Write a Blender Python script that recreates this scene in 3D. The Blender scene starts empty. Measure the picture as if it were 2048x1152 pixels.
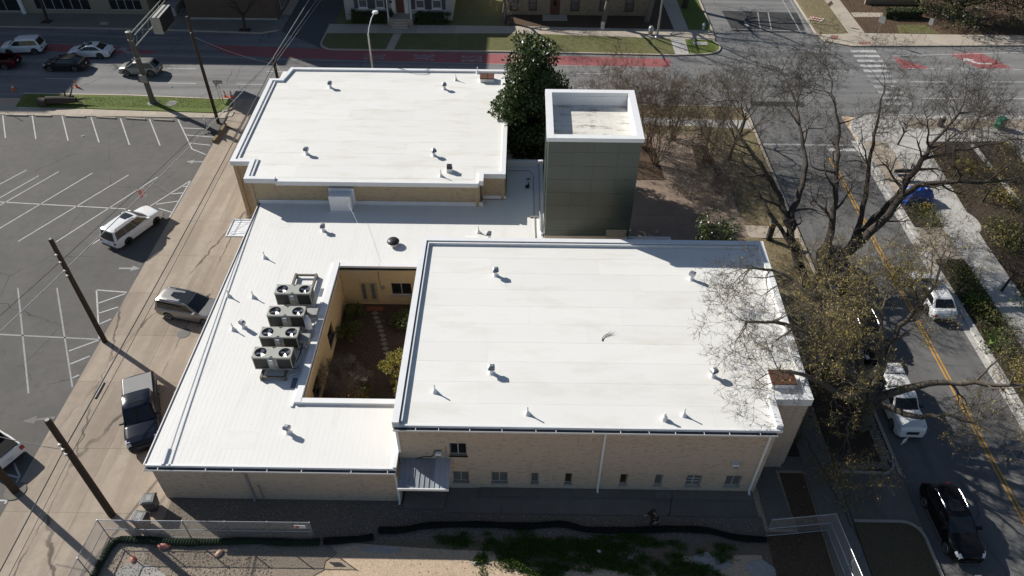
import bpy, bmesh, math, random
import numpy as np
from mathutils import Vector, Matrix

sc = bpy.context.scene
COL = sc.collection
R = math.radians

# ------------------------------------------------------------------ camera
CAM_LOC = (0.0, 0.0, 38.0)
PITCH, ROLL, YAW = R(42.845), R(0.357), R(-0.5915)
_f0 = Vector((math.sin(YAW), math.cos(YAW), 0)); _r0 = Vector((math.cos(YAW), -math.sin(YAW), 0))
_fw = _f0 * math.cos(PITCH) + Vector((0, 0, -math.sin(PITCH)))
_dn = _fw.cross(_r0)
_rt = _r0 * math.cos(ROLL) - _dn * math.sin(ROLL)
_dd = _dn * math.cos(ROLL) + _r0 * math.sin(ROLL)
cam = bpy.data.cameras.new('camera'); cam_o = bpy.data.objects.new('camera', cam); COL.objects.link(cam_o)
cam.sensor_width = 36; cam.lens = 1496.15 / 2048 * 36; cam.clip_end = 1500; cam.clip_start = 0.5
m = Matrix((_rt, -_dd, -_fw)).transposed().to_4x4(); m.translation = CAM_LOC
cam_o.matrix_world = m
sc.camera = cam_o

# ------------------------------------------------------------------ sky, sun, exposure
SUN_EL = R(31.0)
SUN_DIR = Vector((0.835, -0.55, -math.tan(SUN_EL))).normalized()      # the way the light travels
w = bpy.data.worlds.new('World'); sc.world = w; w.use_nodes = True
nt = w.node_tree; bg = nt.nodes['Background']
sky = nt.nodes.new('ShaderNodeTexSky'); sky.sky_type = 'NISHITA'; sky.sun_disc = False
sky.sun_elevation = SUN_EL
sky.sun_rotation = math.atan2(-SUN_DIR.x, -SUN_DIR.y)
sky.air_density = 1.0; sky.dust_density = 0.6; sky.ozone_density = 1.2
nt.links.new(sky.outputs[0], bg.inputs[0]); bg.inputs[1].default_value = 0.062
sun = bpy.data.lights.new('sun', 'SUN'); sun.energy = 5.0; sun.angle = R(0.53); sun.color = (1.0, 0.955, 0.88)
sun_o = bpy.data.objects.new('sun', sun); COL.objects.link(sun_o)
sun_o.rotation_euler = SUN_DIR.to_track_quat('-Z', 'Y').to_euler(); sun_o.location = (-60, 60, 60)
sc.view_settings.view_transform = 'Standard'; sc.view_settings.look = 'None'
sc.view_settings.exposure = 0.35; sc.view_settings.gamma = 1
sc.render.engine = 'CYCLES'
sc.cycles.max_bounces = 6; sc.cycles.diffuse_bounces = 3; sc.cycles.glossy_bounces = 3
sc.cycles.transparent_max_bounces = 8

# ------------------------------------------------------------------ mesh helpers
class MB:
    def __init__(s): s.v = []; s.f = []
    def add(s, vs, fs):
        o = len(s.v); s.v.extend([tuple(v) for v in vs]); s.f.extend([tuple(i + o for i in f) for f in fs]); return s
    def box(s, x0, x1, y0, y1, z0, z1):
        return s.add([(x0,y0,z0),(x1,y0,z0),(x1,y1,z0),(x0,y1,z0),(x0,y0,z1),(x1,y0,z1),(x1,y1,z1),(x0,y1,z1)],
              [(3,2,1,0),(4,5,6,7),(0,1,5,4),(1,2,6,5),(2,3,7,6),(3,0,4,7)])
    def beam(s, p0, p1, w, h, up=(0,0,1)):
        p0 = Vector(p0); p1 = Vector(p1); d = (p1 - p0).normalized(); u = Vector(up)
        if abs(d.dot(u)) > .97: u = Vector((0,1,0))
        sd = d.cross(u).normalized() * (w/2); u2 = sd.cross(d).normalized() * (h/2)
        q = []
        for p in (p0, p1): q += [p-sd-u2, p+sd-u2, p+sd+u2, p-sd+u2]
        return s.add(q, [(3,2,1,0),(4,5,6,7),(0,1,5,4),(1,2,6,5),(2,3,7,6),(3,0,4,7)])
    def tube(s, p0, p1, r0, r1=None, n=8, cap=True):
        r1 = r0 if r1 is None else r1
        p0 = Vector(p0); p1 = Vector(p1); d = (p1 - p0)
        if d.length < 1e-6: return s
        d.normalize(); a = d.orthogonal().normalized(); b = d.cross(a)
        vs = []
        for p, r in ((p0, r0), (p1, r1)):
            for i in range(n):
                t = 2*math.pi*i/n; vs.append(p + a*(r*math.cos(t)) + b*(r*math.sin(t)))
        fs = [(i, (i+1) % n, n+(i+1) % n, n+i) for i in range(n)]
        if cap: fs += [tuple(range(n-1, -1, -1)), tuple(range(n, 2*n))]
        return s.add(vs, fs)
    def path(s, pts, r, n=8, cap=True):
        pts = [Vector(p) for p in pts]; rs = r if isinstance(r, (list, tuple)) else [r]*len(pts)
        vs = []; ref = None
        for i, p in enumerate(pts):
            d = (pts[min(i+1, len(pts)-1)] - pts[max(i-1, 0)]).normalized()
            if ref is None: ref = d.orthogonal().normalized()
            a = (ref - d*ref.dot(d)).normalized(); ref = a; b = d.cross(a)
            for k in range(n):
                t = 2*math.pi*k/n; vs.append(p + a*(rs[i]*math.cos(t)) + b*(rs[i]*math.sin(t)))
        fs = []
        for i in range(len(pts)-1):
            for k in range(n):
                fs.append((i*n+k, i*n+(k+1) % n, (i+1)*n+(k+1) % n, (i+1)*n+k))
        if cap: fs += [tuple(range(n-1, -1, -1)), tuple((len(pts)-1)*n+k for k in range(n))]
        return s.add(vs, fs)
    def prism(s, poly, z0, z1):
        n = len(poly); ar = sum(poly[i][0]*poly[(i+1) % n][1] - poly[(i+1) % n][0]*poly[i][1] for i in range(n))
        if ar < 0: poly = poly[::-1]
        vs = [(x, y, z0) for x, y in poly] + [(x, y, z1) for x, y in poly]
        return s.add(vs, [tuple(range(n-1, -1, -1)), tuple(range(n, 2*n))] + [(i, (i+1) % n, n+(i+1) % n, n+i) for i in range(n)])
    def flat(s, poly, z):
        n = len(poly); ar = sum(poly[i][0]*poly[(i+1) % n][1] - poly[(i+1) % n][0]*poly[i][1] for i in range(n))
        if ar < 0: poly = poly[::-1]
        return s.add([(x, y, z) for x, y in poly], [tuple(range(n))])
    def lathe(s, c, prof, n=12):
        vs = []; fs = []; c = Vector(c)
        for r, z in prof:
            for k in range(n):
                t = 2*math.pi*k/n; vs.append(c + Vector((r*math.cos(t), r*math.sin(t), z)))
        for i in range(len(prof)-1):
            for k in range(n): fs.append((i*n+k, i*n+(k+1) % n, (i+1)*n+(k+1) % n, (i+1)*n+k))
        fs += [tuple(range(n-1, -1, -1)), tuple((len(prof)-1)*n+k for k in range(n))]
        return s.add(vs, fs)
    def mesh(s, name, mat, smooth=0):
        me = bpy.data.meshes.new(name); me.from_pydata(s.v, [], s.f)
        if mat: me.materials.append(mat)
        if smooth:
            me.polygons.foreach_set('use_smooth', [True]*len(me.polygons))
            me.set_sharp_from_angle(angle=R(smooth))
        me.update(); return me
    def build(s, name, mat, parent=None, smooth=0, world=True, loc=None, rz=0, **kw):
        return link(name, s.mesh(name, mat, smooth), parent, world, loc, rz, **kw)

def link(name, me, parent=None, world=True, loc=None, rz=0, **kw):
    o = bpy.data.objects.new(name, me); COL.objects.link(o)
    if loc is not None: o.location = loc
    if rz: o.rotation_euler = (0, 0, rz)
    if parent is not None:
        o.parent = parent
        if world:
            p = parent; off = Vector()
            while p is not None: off += p.location; p = p.parent
            o.location = Vector(o.location) - off
    for k, v in kw.items(): o[k] = v
    return o

def thing(name, label, cat, loc=(0,0,0), rz=0, group=None, **kw):
    o = bpy.data.objects.new(name, None); COL.objects.link(o); o.empty_display_size = .3
    o.location = loc; o.rotation_euler = (0, 0, rz); o['label'] = label; o['category'] = cat
    if group: o['group'] = group
    for k, v in kw.items(): o[k] = v
    return o

def copy_tree(o, parent=None):
    c = o.copy(); COL.objects.link(c); c.parent = parent
    for ch in [x for x in o.children]: copy_tree(ch, c)
    return c
def dup(o, loc, rz=0, label=None):
    c = copy_tree(o); c.location = loc; c.rotation_euler = (0, 0, rz)
    if label: c['label'] = label
    return c

def text_mesh(txt, size, mat, name):
    cu = bpy.data.curves.new(name, 'FONT'); cu.body = txt; cu.size = size; cu.align_x = 'CENTER'; cu.align_y = 'CENTER'
    cu.resolution_u = 3
    o = bpy.data.objects.new(name + '_src', cu); COL.objects.link(o)
    dg = bpy.context.evaluated_depsgraph_get(); me = bpy.data.meshes.new_from_object(o.evaluated_get(dg))
    bpy.data.objects.remove(o); bpy.data.curves.remove(cu)
    me.name = name; me.materials.clear(); me.materials.append(mat); return me

# ------------------------------------------------------------------ materials
def _nm(name):
    m = bpy.data.materials.new(name); m.use_nodes = True
    nt = m.node_tree; return m, nt, nt.nodes['Principled BSDF']
def N(nt, t, **kw):
    n = nt.nodes.new(t)
    for k, v in kw.items(): setattr(n, k, v)
    return n
def mixc(nt, fac, a, b, mode='MIX'):
    n = N(nt, 'ShaderNodeMix', data_type='RGBA', blend_type=mode)
    for i, v in ((0, fac), (6, a), (7, b)):
        if hasattr(v, 'is_linked') or hasattr(v, 'links'): nt.links.new(v, n.inputs[i])
        elif i == 0: n.inputs[0].default_value = v
        else: n.inputs[i].default_value = (*v, 1) if len(v) == 3 else v
    return n.outputs[2]
def ramp(nt, src, a, b, lo=0., hi=1.):
    n = N(nt, 'ShaderNodeMapRange'); nt.links.new(src, n.inputs[0])
    n.inputs[1].default_value = a; n.inputs[2].default_value = b; n.inputs[3].default_value = lo; n.inputs[4].default_value = hi
    return n.outputs[0]
def noise(nt, vec, scale, detail=4, rough=.6, stretch=None):
    if stretch:
        mp = N(nt, 'ShaderNodeMapping'); nt.links.new(vec, mp.inputs[0]); mp.inputs[3].default_value = stretch; vec = mp.outputs[0]
    n = N(nt, 'ShaderNodeTexNoise'); n.inputs['Scale'].default_value = scale; n.inputs['Detail'].default_value = detail
    n.inputs['Roughness'].default_value = rough; nt.links.new(vec, n.inputs['Vector']); return n.outputs['Fac']
def bump(nt, b, h, strength=.3, dist=.02):
    n = N(nt, 'ShaderNodeBump'); n.inputs['Strength'].default_value = strength; n.inputs['Distance'].default_value = dist
    nt.links.new(h, n.inputs['Height']); nt.links.new(n.outputs[0], b.inputs['Normal'])
def wpos(nt): return N(nt, 'ShaderNodeNewGeometry').outputs['Position']
def math_(nt, op, a, b=None):
    n = N(nt, 'ShaderNodeMath', operation=op)
    for i, v in enumerate((a, b)):
        if v is None: continue
        if hasattr(v, 'links'): nt.links.new(v, n.inputs[i])
        else: n.inputs[i].default_value = v
    return n.outputs[0]

def M_noise(name, c1, c2, scale=1., rough=.85, fine=None, fine_amt=.25, bmp=.25, metal=0, spec=.3, islands=0., stretch=None, objrand=0.):
    m, nt, b = _nm(name); p = wpos(nt)
    f = ramp(nt, noise(nt, p, scale, 5, .65, stretch), .3, .7)
    c = mixc(nt, f, c1, c2)
    if fine:
        fn = noise(nt, p, fine, 3, .7)
        c = mixc(nt, fine_amt, c, mixc(nt, ramp(nt, fn, .3, .7), (0,0,0), tuple(min(1, 2*(x+y)/2) for x, y in zip(c1, c2))))
        if bmp: bump(nt, b, fn, bmp, .03)
    if islands:
        r_ = N(nt, 'ShaderNodeNewGeometry').outputs['Random Per Island']
        c = mixc(nt, 1.0, c, mixc(nt, r_, (1-islands,)*3, (1+islands,)*3), 'MULTIPLY')
    if objrand:
        r_ = N(nt, 'ShaderNodeObjectInfo').outputs['Random']
        c = mixc(nt, 1.0, c, mixc(nt, r_, (1-objrand,)*3, (1+objrand*.6,)*3), 'MULTIPLY')
    nt.links.new(c, b.inputs['Base Color']); b.inputs['Roughness'].default_value = rough
    b.inputs['Metallic'].default_value = metal; b.inputs['Specular IOR Level'].default_value = spec
    return m

def M_plain(name, c, rough=.5, metal=0, spec=.5, coat=0, var=.06):
    m, nt, b = _nm(name); p = N(nt, 'ShaderNodeTexCoord').outputs['Object']
    f = noise(nt, p, 2.5, 3)
    c_ = mixc(nt, ramp(nt, f, .3, .7), tuple(x*(1-var) for x in c), tuple(min(1, x*(1+var)) for x in c))
    nt.links.new(c_, b.inputs['Base Color']); b.inputs['Roughness'].default_value = rough
    b.inputs['Metallic'].default_value = metal; b.inputs['Specular IOR Level'].default_value = spec
    b.inputs['Coat Weight'].default_value = coat; b.inputs['Coat Roughness'].default_value = .06
    return m

def M_ground(name, c1, c2, c3, s1=.25, s2=2.2, grit=45, gritamt=.3, crack=None, crackcol=(.02,.02,.02), streak=None, bmp=.3, rough=.9, crackw=.012, objrand=0., spec=.25):
    """patches at two sizes, grit, optional crack lines and tyre streaks"""
    m, nt, b = _nm(name); p = wpos(nt)
    c = mixc(nt, ramp(nt, noise(nt, p, s1, 5, .6), .35, .65), c1, c2)
    c = mixc(nt, ramp(nt, noise(nt, p, s2, 6, .7), .45, .75, 0, .75), c, c3)
    g = noise(nt, p, grit, 2, .8)
    c = mixc(nt, gritamt, c, mixc(nt, ramp(nt, g, .3, .7), (0,0,0), tuple(min(1, 1.9*x) for x in c1)))
    if streak:
        st = noise(nt, p, 1, 3, .5, streak[0])
        c = mixc(nt, ramp(nt, st, .42, .62, 0, streak[2]), c, streak[1])
    if crack:
        wv = N(nt, 'ShaderNodeVectorMath', operation='ADD')
        nn = N(nt, 'ShaderNodeTexNoise'); nn.inputs['Scale'].default_value = 1.3; nt.links.new(p, nn.inputs['Vector'])
        sc2 = N(nt, 'ShaderNodeVectorMath', operation='SCALE'); nt.links.new(nn.outputs['Color'], sc2.inputs[0]); sc2.inputs['Scale'].default_value = .45
        nt.links.new(p, wv.inputs[0]); nt.links.new(sc2.outputs[0], wv.inputs[1])
        mp = N(nt, 'ShaderNodeMapping'); mp.inputs[3].default_value = crack[1]; nt.links.new(wv.outputs[0], mp.inputs[0])
        vo = N(nt, 'ShaderNodeTexVoronoi', feature='DISTANCE_TO_EDGE'); vo.inputs['Scale'].default_value = crack[0]
        nt.links.new(mp.outputs[0], vo.inputs['Vector'])
        msk = ramp(nt, noise(nt, p, .18, 2), .42, .56)
        ck = math_(nt, 'MULTIPLY', ramp(nt, vo.outputs['Distance'], crackw*.4, crackw, 1, 0), msk)
        c = mixc(nt, math_(nt, 'MULTIPLY', ck, .75), c, crackcol)
    if objrand:
        r_ = N(nt, 'ShaderNodeObjectInfo').outputs['Random']
        c = mixc(nt, 1.0, c, mixc(nt, r_, (1-objrand,)*3, (1+objrand,)*3), 'MULTIPLY')
    nt.links.new(c, b.inputs['Base Color']); b.inputs['Roughness'].default_value = rough
    b.inputs['Specular IOR Level'].default_value = spec
    if bmp: bump(nt, b, g, bmp, .02)
    return m

def M_brick(name, c1, c2, mortar, w=.24, h=.085, stain=(.25,.2,.15), bmp=.5, dark=.5):
    m, nt, b = _nm(name); p = wpos(nt)
    sp = N(nt, 'ShaderNodeSeparateXYZ'); nt.links.new(p, sp.inputs[0])
    cb = N(nt, 'ShaderNodeCombineXYZ'); nt.links.new(math_(nt, 'ADD', sp.outputs[0], sp.outputs[1]), cb.inputs[0]); nt.links.new(sp.outputs[2], cb.inputs[1])
    br = N(nt, 'ShaderNodeTexBrick'); nt.links.new(cb.outputs[0], br.inputs['Vector'])
    br.inputs['Color1'].default_value = (*c1, 1); br.inputs['Color2'].default_value = (*c2, 1); br.inputs['Mortar'].default_value = (*mortar, 1)
    br.inputs['Scale'].default_value = 1; br.inputs['Mortar Size'].default_value = .012; br.inputs['Brick Width'].default_value = w; br.inputs['Row Height'].default_value = h
    br.inputs['Mortar Smooth'].default_value = .2; br.inputs['Bias'].default_value = -.2
    # odd dark bricks
    wn = N(nt, 'ShaderNodeTexWhiteNoise', noise_dimensions='2D')
    fl = N(nt, 'ShaderNodeVectorMath', operation='SNAP'); nt.links.new(cb.outputs[0], fl.inputs[0]); fl.inputs[1].default_value = (w, h, 1)
    nt.links.new(fl.outputs[0], wn.inputs['Vector'])
    c = mixc(nt, ramp(nt, wn.outputs['Value'], .86, .90, 0, dark), br.outputs['Color'], tuple(x*.35 for x in c1))
    st = noise(nt, p, 1.1, 5, .7, (1.8, 1.8, .16))
    c = mixc(nt, ramp(nt, st, .55, .74, 0, .6), c, stain)
    nt.links.new(c, b.inputs['Base Color']); b.inputs['Roughness'].default_value = .9; b.inputs['Specular IOR Level'].default_value = .2
    bump(nt, b, math_(nt, 'SUBTRACT', 1., br.outputs['Fac']), bmp, .01)
    return m

def M_roof(name, base=(.80,.80,.775), dirt=(.50,.46,.40), stretch=(.5, 2.2, 1), amt=.5, strong=0.):
    m, nt, b = _nm(name); p = wpos(nt)
    c = mixc(nt, ramp(nt, noise(nt, p, .55, 6, .7, stretch), .5, .8, 0, amt), base, dirt)
    c = mixc(nt, ramp(nt, noise(nt, p, .12, 3), .4, .7, 0, .35), c, tuple(x*.93 for x in base))
    sp = noise(nt, p, 2.8, 3, .75, (1, 2.5, 1))
    c = mixc(nt, ramp(nt, sp, .68, .78, 0, .5), c, tuple(x*.8 for x in dirt))
    if strong:
        s2 = noise(nt, p, .8, 6, .8, (.9, 2.2, 1)); c = mixc(nt, ramp(nt, s2, .53, .68, 0, strong), c, (.12, .095, .06))
    r_ = N(nt, 'ShaderNodeObjectInfo').outputs['Random']
    c = mixc(nt, 1.0, c, mixc(nt, r_, (.965,)*3, (1.02,)*3), 'MULTIPLY')
    nt.links.new(c, b.inputs['Base Color']); b.inputs['Roughness'].default_value = .6; b.inputs['Specular IOR Level'].default_value = .3
    bump(nt, b, noise(nt, p, 1.1, 4, .6), .12, .05)
    return m

def M_leaf(name, c1, c2, rough=.45, spec=.5, trans=.0):
    m, nt, b = _nm(name)
    r_ = N(nt, 'ShaderNodeNewGeometry').outputs['Random Per Island']
    c = mixc(nt, r_, c1, c2); nt.links.new(c, b.inputs['Base Color'])
    b.inputs['Roughness'].default_value = rough; b.inputs['Specular IOR Level'].default_value = spec
    return m

LOT = M_ground('lot_asphalt', (.112,.107,.101), (.145,.138,.130), (.088,.085,.081), .22, 1.4, 60, .25, crack=(.13,(1,1,1)), crackcol=(.05,.048,.045), crackw=.005)
ROAD = M_ground('street_asphalt', (.20,.197,.193), (.235,.231,.226), (.17,.168,.165), .12, .9, 60, .2, crack=(.12,(1,.6,1)), crackcol=(.07,.07,.07), crackw=.005, streak=((.05,.95,1),(.13,.128,.126),.7))
ROAD2 = M_ground('side_street_asphalt', (.145,.142,.138), (.17,.166,.161), (.118,.115,.113), .2, 1.2, 60, .22, crack=(.14,(1,.6,1)), crackcol=(.06,.06,.06), crackw=.005, streak=((.9,.05,1),(.095,.095,.095),.5))
PATCH = M_ground('asphalt_patch', (.05,.05,.05), (.06,.06,.06), (.04,.04,.04), .3, 2, 60, .2)
ALLEY = M_ground('alley_concrete', (.345,.285,.225), (.40,.34,.275), (.26,.215,.17), .35, 1.6, 40, .22, crack=(.17,(1.0,.22,1)), crackcol=(.07,.055,.045), crackw=.010, streak=((1.3,.12,1),(.25,.205,.165),.6), objrand=.06)
WALK = M_ground('sidewalk_concrete', (.41,.355,.285), (.46,.405,.335), (.32,.275,.225), .4, 2.4, 40, .2, objrand=.08)
WALKG = M_ground('grey_concrete', (.42,.405,.38), (.48,.465,.44), (.33,.32,.30), .4, 2.4, 40, .2, objrand=.07)
PLAZA = M_ground('plaza_concrete', (.255,.195,.15), (.29,.225,.175), (.19,.145,.112), .3, 2, 40, .2, objrand=.08)
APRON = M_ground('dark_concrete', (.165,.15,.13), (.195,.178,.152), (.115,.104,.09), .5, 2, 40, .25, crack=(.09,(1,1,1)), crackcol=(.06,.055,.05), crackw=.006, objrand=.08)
DIRT = M_ground('bare_dirt', (.47,.36,.255), (.53,.41,.295), (.34,.265,.19), .35, 1.8, 16, .35, bmp=.6)
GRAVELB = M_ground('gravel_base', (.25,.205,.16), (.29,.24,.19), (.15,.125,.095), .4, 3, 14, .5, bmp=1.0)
SOIL = M_ground('garden_soil', (.055,.04,.03), (.075,.055,.04), (.04,.03,.022), .6, 3, 20, .5, bmp=.8)
MULCH = M_ground('bark_mulch', (.095,.062,.04), (.12,.08,.052), (.06,.04,.028), .6, 4, 18, .6, bmp=.9)
LAWN = M_ground('lawn_soil', (.12,.13,.045), (.19,.165,.085), (.17,.135,.085), .55, 2.6, 22, .55, bmp=1.0)
LAWNG = M_ground('green_lawn_soil', (.105,.15,.03), (.155,.185,.05), (.20,.175,.085), .6, 2.2, 22, .55, bmp=1.0)
DRYLAWN = M_ground('dry_lawn_soil', (.235,.185,.11), (.155,.155,.065), (.165,.125,.08), .5, 2.0, 22, .5, bmp=1.0)
ASH = M_ground('grey_caliche', (.34,.33,.31), (.40,.385,.36), (.25,.235,.21), .8, 3, 16, .4, bmp=.6)
PAINTW = M_ground('road_paint_white', (.47,.465,.455), (.54,.535,.525), (.22,.216,.21), .8, 2.4, 30, .3, bmp=0)
PAINTWF = M_ground('worn_white_paint', (.31,.305,.30), (.38,.375,.37), (.165,.162,.158), .8, 2.2, 30, .3, bmp=0)
PAINTY = M_ground('road_paint_yellow', (.50,.27,.055), (.56,.31,.07), (.22,.14,.06), .8, 2.4, 30, .25, bmp=0)
PAINTR = M_ground('red_lane_paint', (.30,.098,.10), (.34,.115,.118), (.21,.115,.115), .5, 1.6, 30, .3, bmp=0)
BRICK = M_brick('cream_brick', (.60,.495,.395), (.55,.45,.36), (.33,.27,.215), .22, .088, (.36,.29,.225), dark=.30)
BRICKY = M_brick('ochre_brick', (.54,.425,.285), (.48,.375,.25), (.31,.245,.165), .22, .088, (.36,.28,.19), dark=.30)
BRICKH = M_brick('house_brick', (.34,.28,.19), (.29,.24,.165), (.26,.22,.17))
STUCCO = M_brick('court_stucco', (.58,.44,.25), (.54,.41,.235), (.47,.36,.21), .30, .10, (.42,.32,.19), .25, .1)
ROOF = M_roof('roof_membrane', (.74,.732,.70), (.58,.535,.455), (.5,1.6,1), .6)
ROOFB = M_roof('roof_membrane_worn', (.735,.725,.69), (.55,.485,.38), (.5,2.0,1), .7)
ROOFR = M_roof('ribbed_roof', (.75,.745,.72), (.60,.57,.52), (2.2,.35,1), .45)
ROOFT = M_roof('tower_roof', (.66,.64,.585), (.36,.305,.22), (.5,2.4,1), .85, strong=1.0)
WTRIM = M_noise('white_trim', (.75,.755,.76), (.69,.695,.70), 1.2, .5, None, 0, 0, 0, .4)
GUTTER = M_plain('white_gutter', (.70,.70,.70), .45)
DARKGAP = M_plain('gutter_shade', (.04,.045,.06), .8)  # shade of the gutter interior put into the colour
GREENP = M_noise('green_cladding', (.033,.048,.039), (.043,.060,.048), .5, .30, 22, .15, .1, 0, .6, objrand=.12, stretch=(1,1,.3))
GREY = M_plain('grey_metal', (.30,.30,.29), .5, .3)
GALV = M_plain('galvanised', (.42,.43,.45), .4, .75)
STEEL = M_plain('bright_steel', (.6,.6,.62), .28, .9)
BLACKM = M_plain('black_metal', (.02,.02,.022), .45)
WHITEM = M_plain('white_metal', (.74,.75,.76), .4)
UNIT = M_plain('condenser_grey', (.34,.34,.31), .5)
GRILLE = M_plain('condenser_coil', (.028,.027,.025), .65)
RUST = M_noise('rusty_metal', (.13,.05,.025), (.085,.035,.02), 2, .75, 20, .2, .2)
WOOD = M_noise('creosote_wood', (.040,.028,.020), (.058,.040,.028), 1.5, .85, 20, .3, .4, stretch=(1,1,.1))
WOODL = M_noise('weathered_timber', (.24,.18,.10), (.16,.115,.065), 2, .85, 20, .3, .4)
BARK = M_noise('tree_bark', (.046,.038,.031), (.080,.066,.053), 4, .9, 26, .35, .5)
BARKM = M_noise('pale_brown_bark', (.085,.072,.057), (.135,.115,.092), 4, .9, 26, .35, .5)
GRAVELSHADE = M_ground('shaded_gravel_base', (.165,.14,.115), (.195,.165,.135), (.10,.085,.07), .4, 3, 14, .5, bmp=1.0)  # darker copy of the gravel base, building shade mixed into its colour
BARKG = M_noise('grey_bark', (.14,.12,.10), (.20,.175,.15), 4, .9, 26, .3, .4)
BARKT = M_noise('tan_bark', (.13,.085,.055), (.18,.125,.085), 4, .85, 26, .25, .3)
GLASS = M_plain('window_glass', (.018,.02,.022), .08, 0, .8)
GLASSG = M_plain('grey_blind_glass', (.14,.145,.14), .25, 0, .6)
CARGLASS = M_plain('car_glass', (.010,.011,.012), .05, 0, .8)
RUBBER = M_plain('tyre_rubber', (.018,.018,.018), .8)
RIM = M_plain('alloy_rim', (.38,.38,.39), .35, .8)
RIMB = M_plain('black_rim', (.025,.025,.025), .4, .3)
LAMPW = M_plain('headlamp', (.62,.63,.65), .12, .2)
LAMPR = M_plain('tail_lamp', (.30,.012,.012), .15)
PLATE = M_plain('number_plate', (.55,.57,.60), .5)
ORANGE = M_plain('cone_orange', (.72,.14,.05), .6)
SIGNW = M_plain('sign_white', (.70,.70,.68), .5)
SIGNK = M_plain('sign_black', (.02,.02,.02), .5)
SIGNB = M_plain('sign_blue', (.035,.14,.30), .5)
SIGNR = M_plain('sign_red', (.52,.10,.09), .5)
SIGNG = M_plain('sign_green', (.02,.22,.13), .5)
TARP = M_plain('blue_tarp', (.012,.085,.42), .35, 0, .5, 0, .25)
BEDY = M_leaf('bed_olive_leaves', (.10,.105,.03), (.17,.155,.055), .6, .2)
WEED = M_leaf('weed_leaves', (.055,.105,.018), (.11,.16,.035), .6, .2)
GRASSL = M_leaf('grass_blades', (.15,.20,.04), (.21,.23,.07), .6, .2)
GRASSD = M_leaf('dry_grass_blades', (.27,.22,.12), (.18,.175,.07), .7, .2)
MAGN = M_leaf('magnolia_leaves', (.026,.048,.013), (.085,.115,.032), .38, .4)
BUD = M_leaf('spring_buds', (.20,.14,.045), (.30,.22,.06), .7, .2)
BUDB = M_leaf('dry_tassels', (.17,.135,.045), (.38,.30,.09), .7, .2)
OAKL = M_leaf('live_oak_leaves', (.030,.036,.012), (.075,.08,.028), .5, .4)
SHRUBL = M_leaf('shrub_leaves', (.045,.065,.016), (.10,.11,.03), .5, .3)
SHRUBY = M_leaf('yellow_shrub_leaves', (.20,.19,.035), (.30,.26,.055), .5, .3)
HEDGEL = M_leaf('hedge_leaves', (.022,.05,.012), (.05,.085,.022), .5, .3)
STONEC = M_leaf('loose_stones', (.20,.165,.13), (.42,.37,.31), .9, .2)
LITTER = M_leaf('leaf_litter', (.10,.065,.035), (.24,.17,.09), .9, .1)
# ================================================================== THE SETTING
rng = random.Random(7)
def struct(name, mb, mat, smooth=0, **kw):
    return mb.build(name, mat, None, smooth, kind='structure', **kw)
def stripe(parent, name, mat, p0, p1, w, z=.006):
    a = Vector((*p0, 0)); b = Vector((*p1, 0)); d = (b-a).normalized(); s = Vector((-d.y, d.x, 0))*(w/2)
    return MB().flat([(a-s)[:2], (b-s)[:2], (b+s)[:2], (a+s)[:2]], z).build(name, mat, parent)
def slabs(parent, name, mat, xs, ys, z0, z1, gap=.012, jitter=.0, bev=True):
    cache = {}
    for i in range(len(xs)-1):
        for j in range(len(ys)-1):
            w_, h_ = xs[i+1]-xs[i]-gap, ys[j+1]-ys[j]-gap
            key = (round(w_, 2), round(h_, 2))
            if key not in cache:
                cache[key] = MB().box(-w_/2, w_/2, -h_/2, h_/2, z0, z1).mesh(name, mat)
            link(name, cache[key], parent, True, ((xs[i]+xs[i+1])/2, (ys[j]+ys[j+1])/2, rng.uniform(-jitter, jitter)))
def lin(a, b, n): return [a+(b-a)*i/n for i in range(n+1)]
def arc(cx, cy, r, a0, a1, n=8): return [(cx+r*math.cos(R(a0+(a1-a0)*i/n)), cy+r*math.sin(R(a0+(a1-a0)*i/n))) for i in range(n+1)]
def kerb(name, pts, w=.16, z0=-.1, z1=.135, mat=None):
    mb = MB()
    P = [Vector((x, y)) for x, y in pts]; L = []; Rr = []
    for i, p in enumerate(P):
        d = (P[min(i+1, len(P)-1)] - P[max(i-1, 0)]).normalized(); n = Vector((-d.y, d.x))
        L.append(p+n*w/2); Rr.append(p-n*w/2)
    for i in range(len(P)-1):
        q = [Rr[i], Rr[i+1], L[i+1], L[i]]
        mb.add([(a.x, a.y, z0) for a in q]+[(a.x, a.y, z1) for a in q], [(3,2,1,0),(4,5,6,7),(0,1,5,4),(1,2,6,5),(2,3,7,6),(3,0,4,7)])
    return struct(name, mb, mat or WALK)

struct('ground', MB().flat([(-400,-150),(400,-150),(400,500),(-400,500)], -.03), DIRT)
# ---- parking lot
lot = struct('parking_lot', MB().prism([(-120,0),(-28.8,0),(-28.8,65.2),(-120,65.2)], -.2, 0.0), LOT)
for a, b in (((-51.13,65.1),(-48.71,60.93)),((-48.2,65.1),(-45.75,60.8)),((-45.23,65.09),(-42.6,60.6)),((-42.3,64.96),(-39.56,60.34)),
             ((-39.3,64.75),(-36.54,59.97)),((-36.42,64.71),(-33.66,59.95)),((-33.59,64.68),(-30.48,59.41)),
             ((-44.9,50.3),(-42.6,54.8)),((-48.2,48.3),(-44.11,55.66)),((-45.1,47.8),(-41.11,55.48)),((-43.1,45.5),(-38.03,55.31)),((-39.86,45.65),(-34.71,55.07)),((-36.82,45.65),(-32.03,54.82)),((-33.83,45.4),(-31.0,50.69)),
             ((-37.16,40.25),(-31.5,30.34)),((-34.27,40.31),(-28.9,30.9)),((-40.1,40.2),(-34.3,30.2))):
    stripe(lot, 'stall_line', PAINTWF if a[1] < 41 else PAINTW, a, b, .11)
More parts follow.
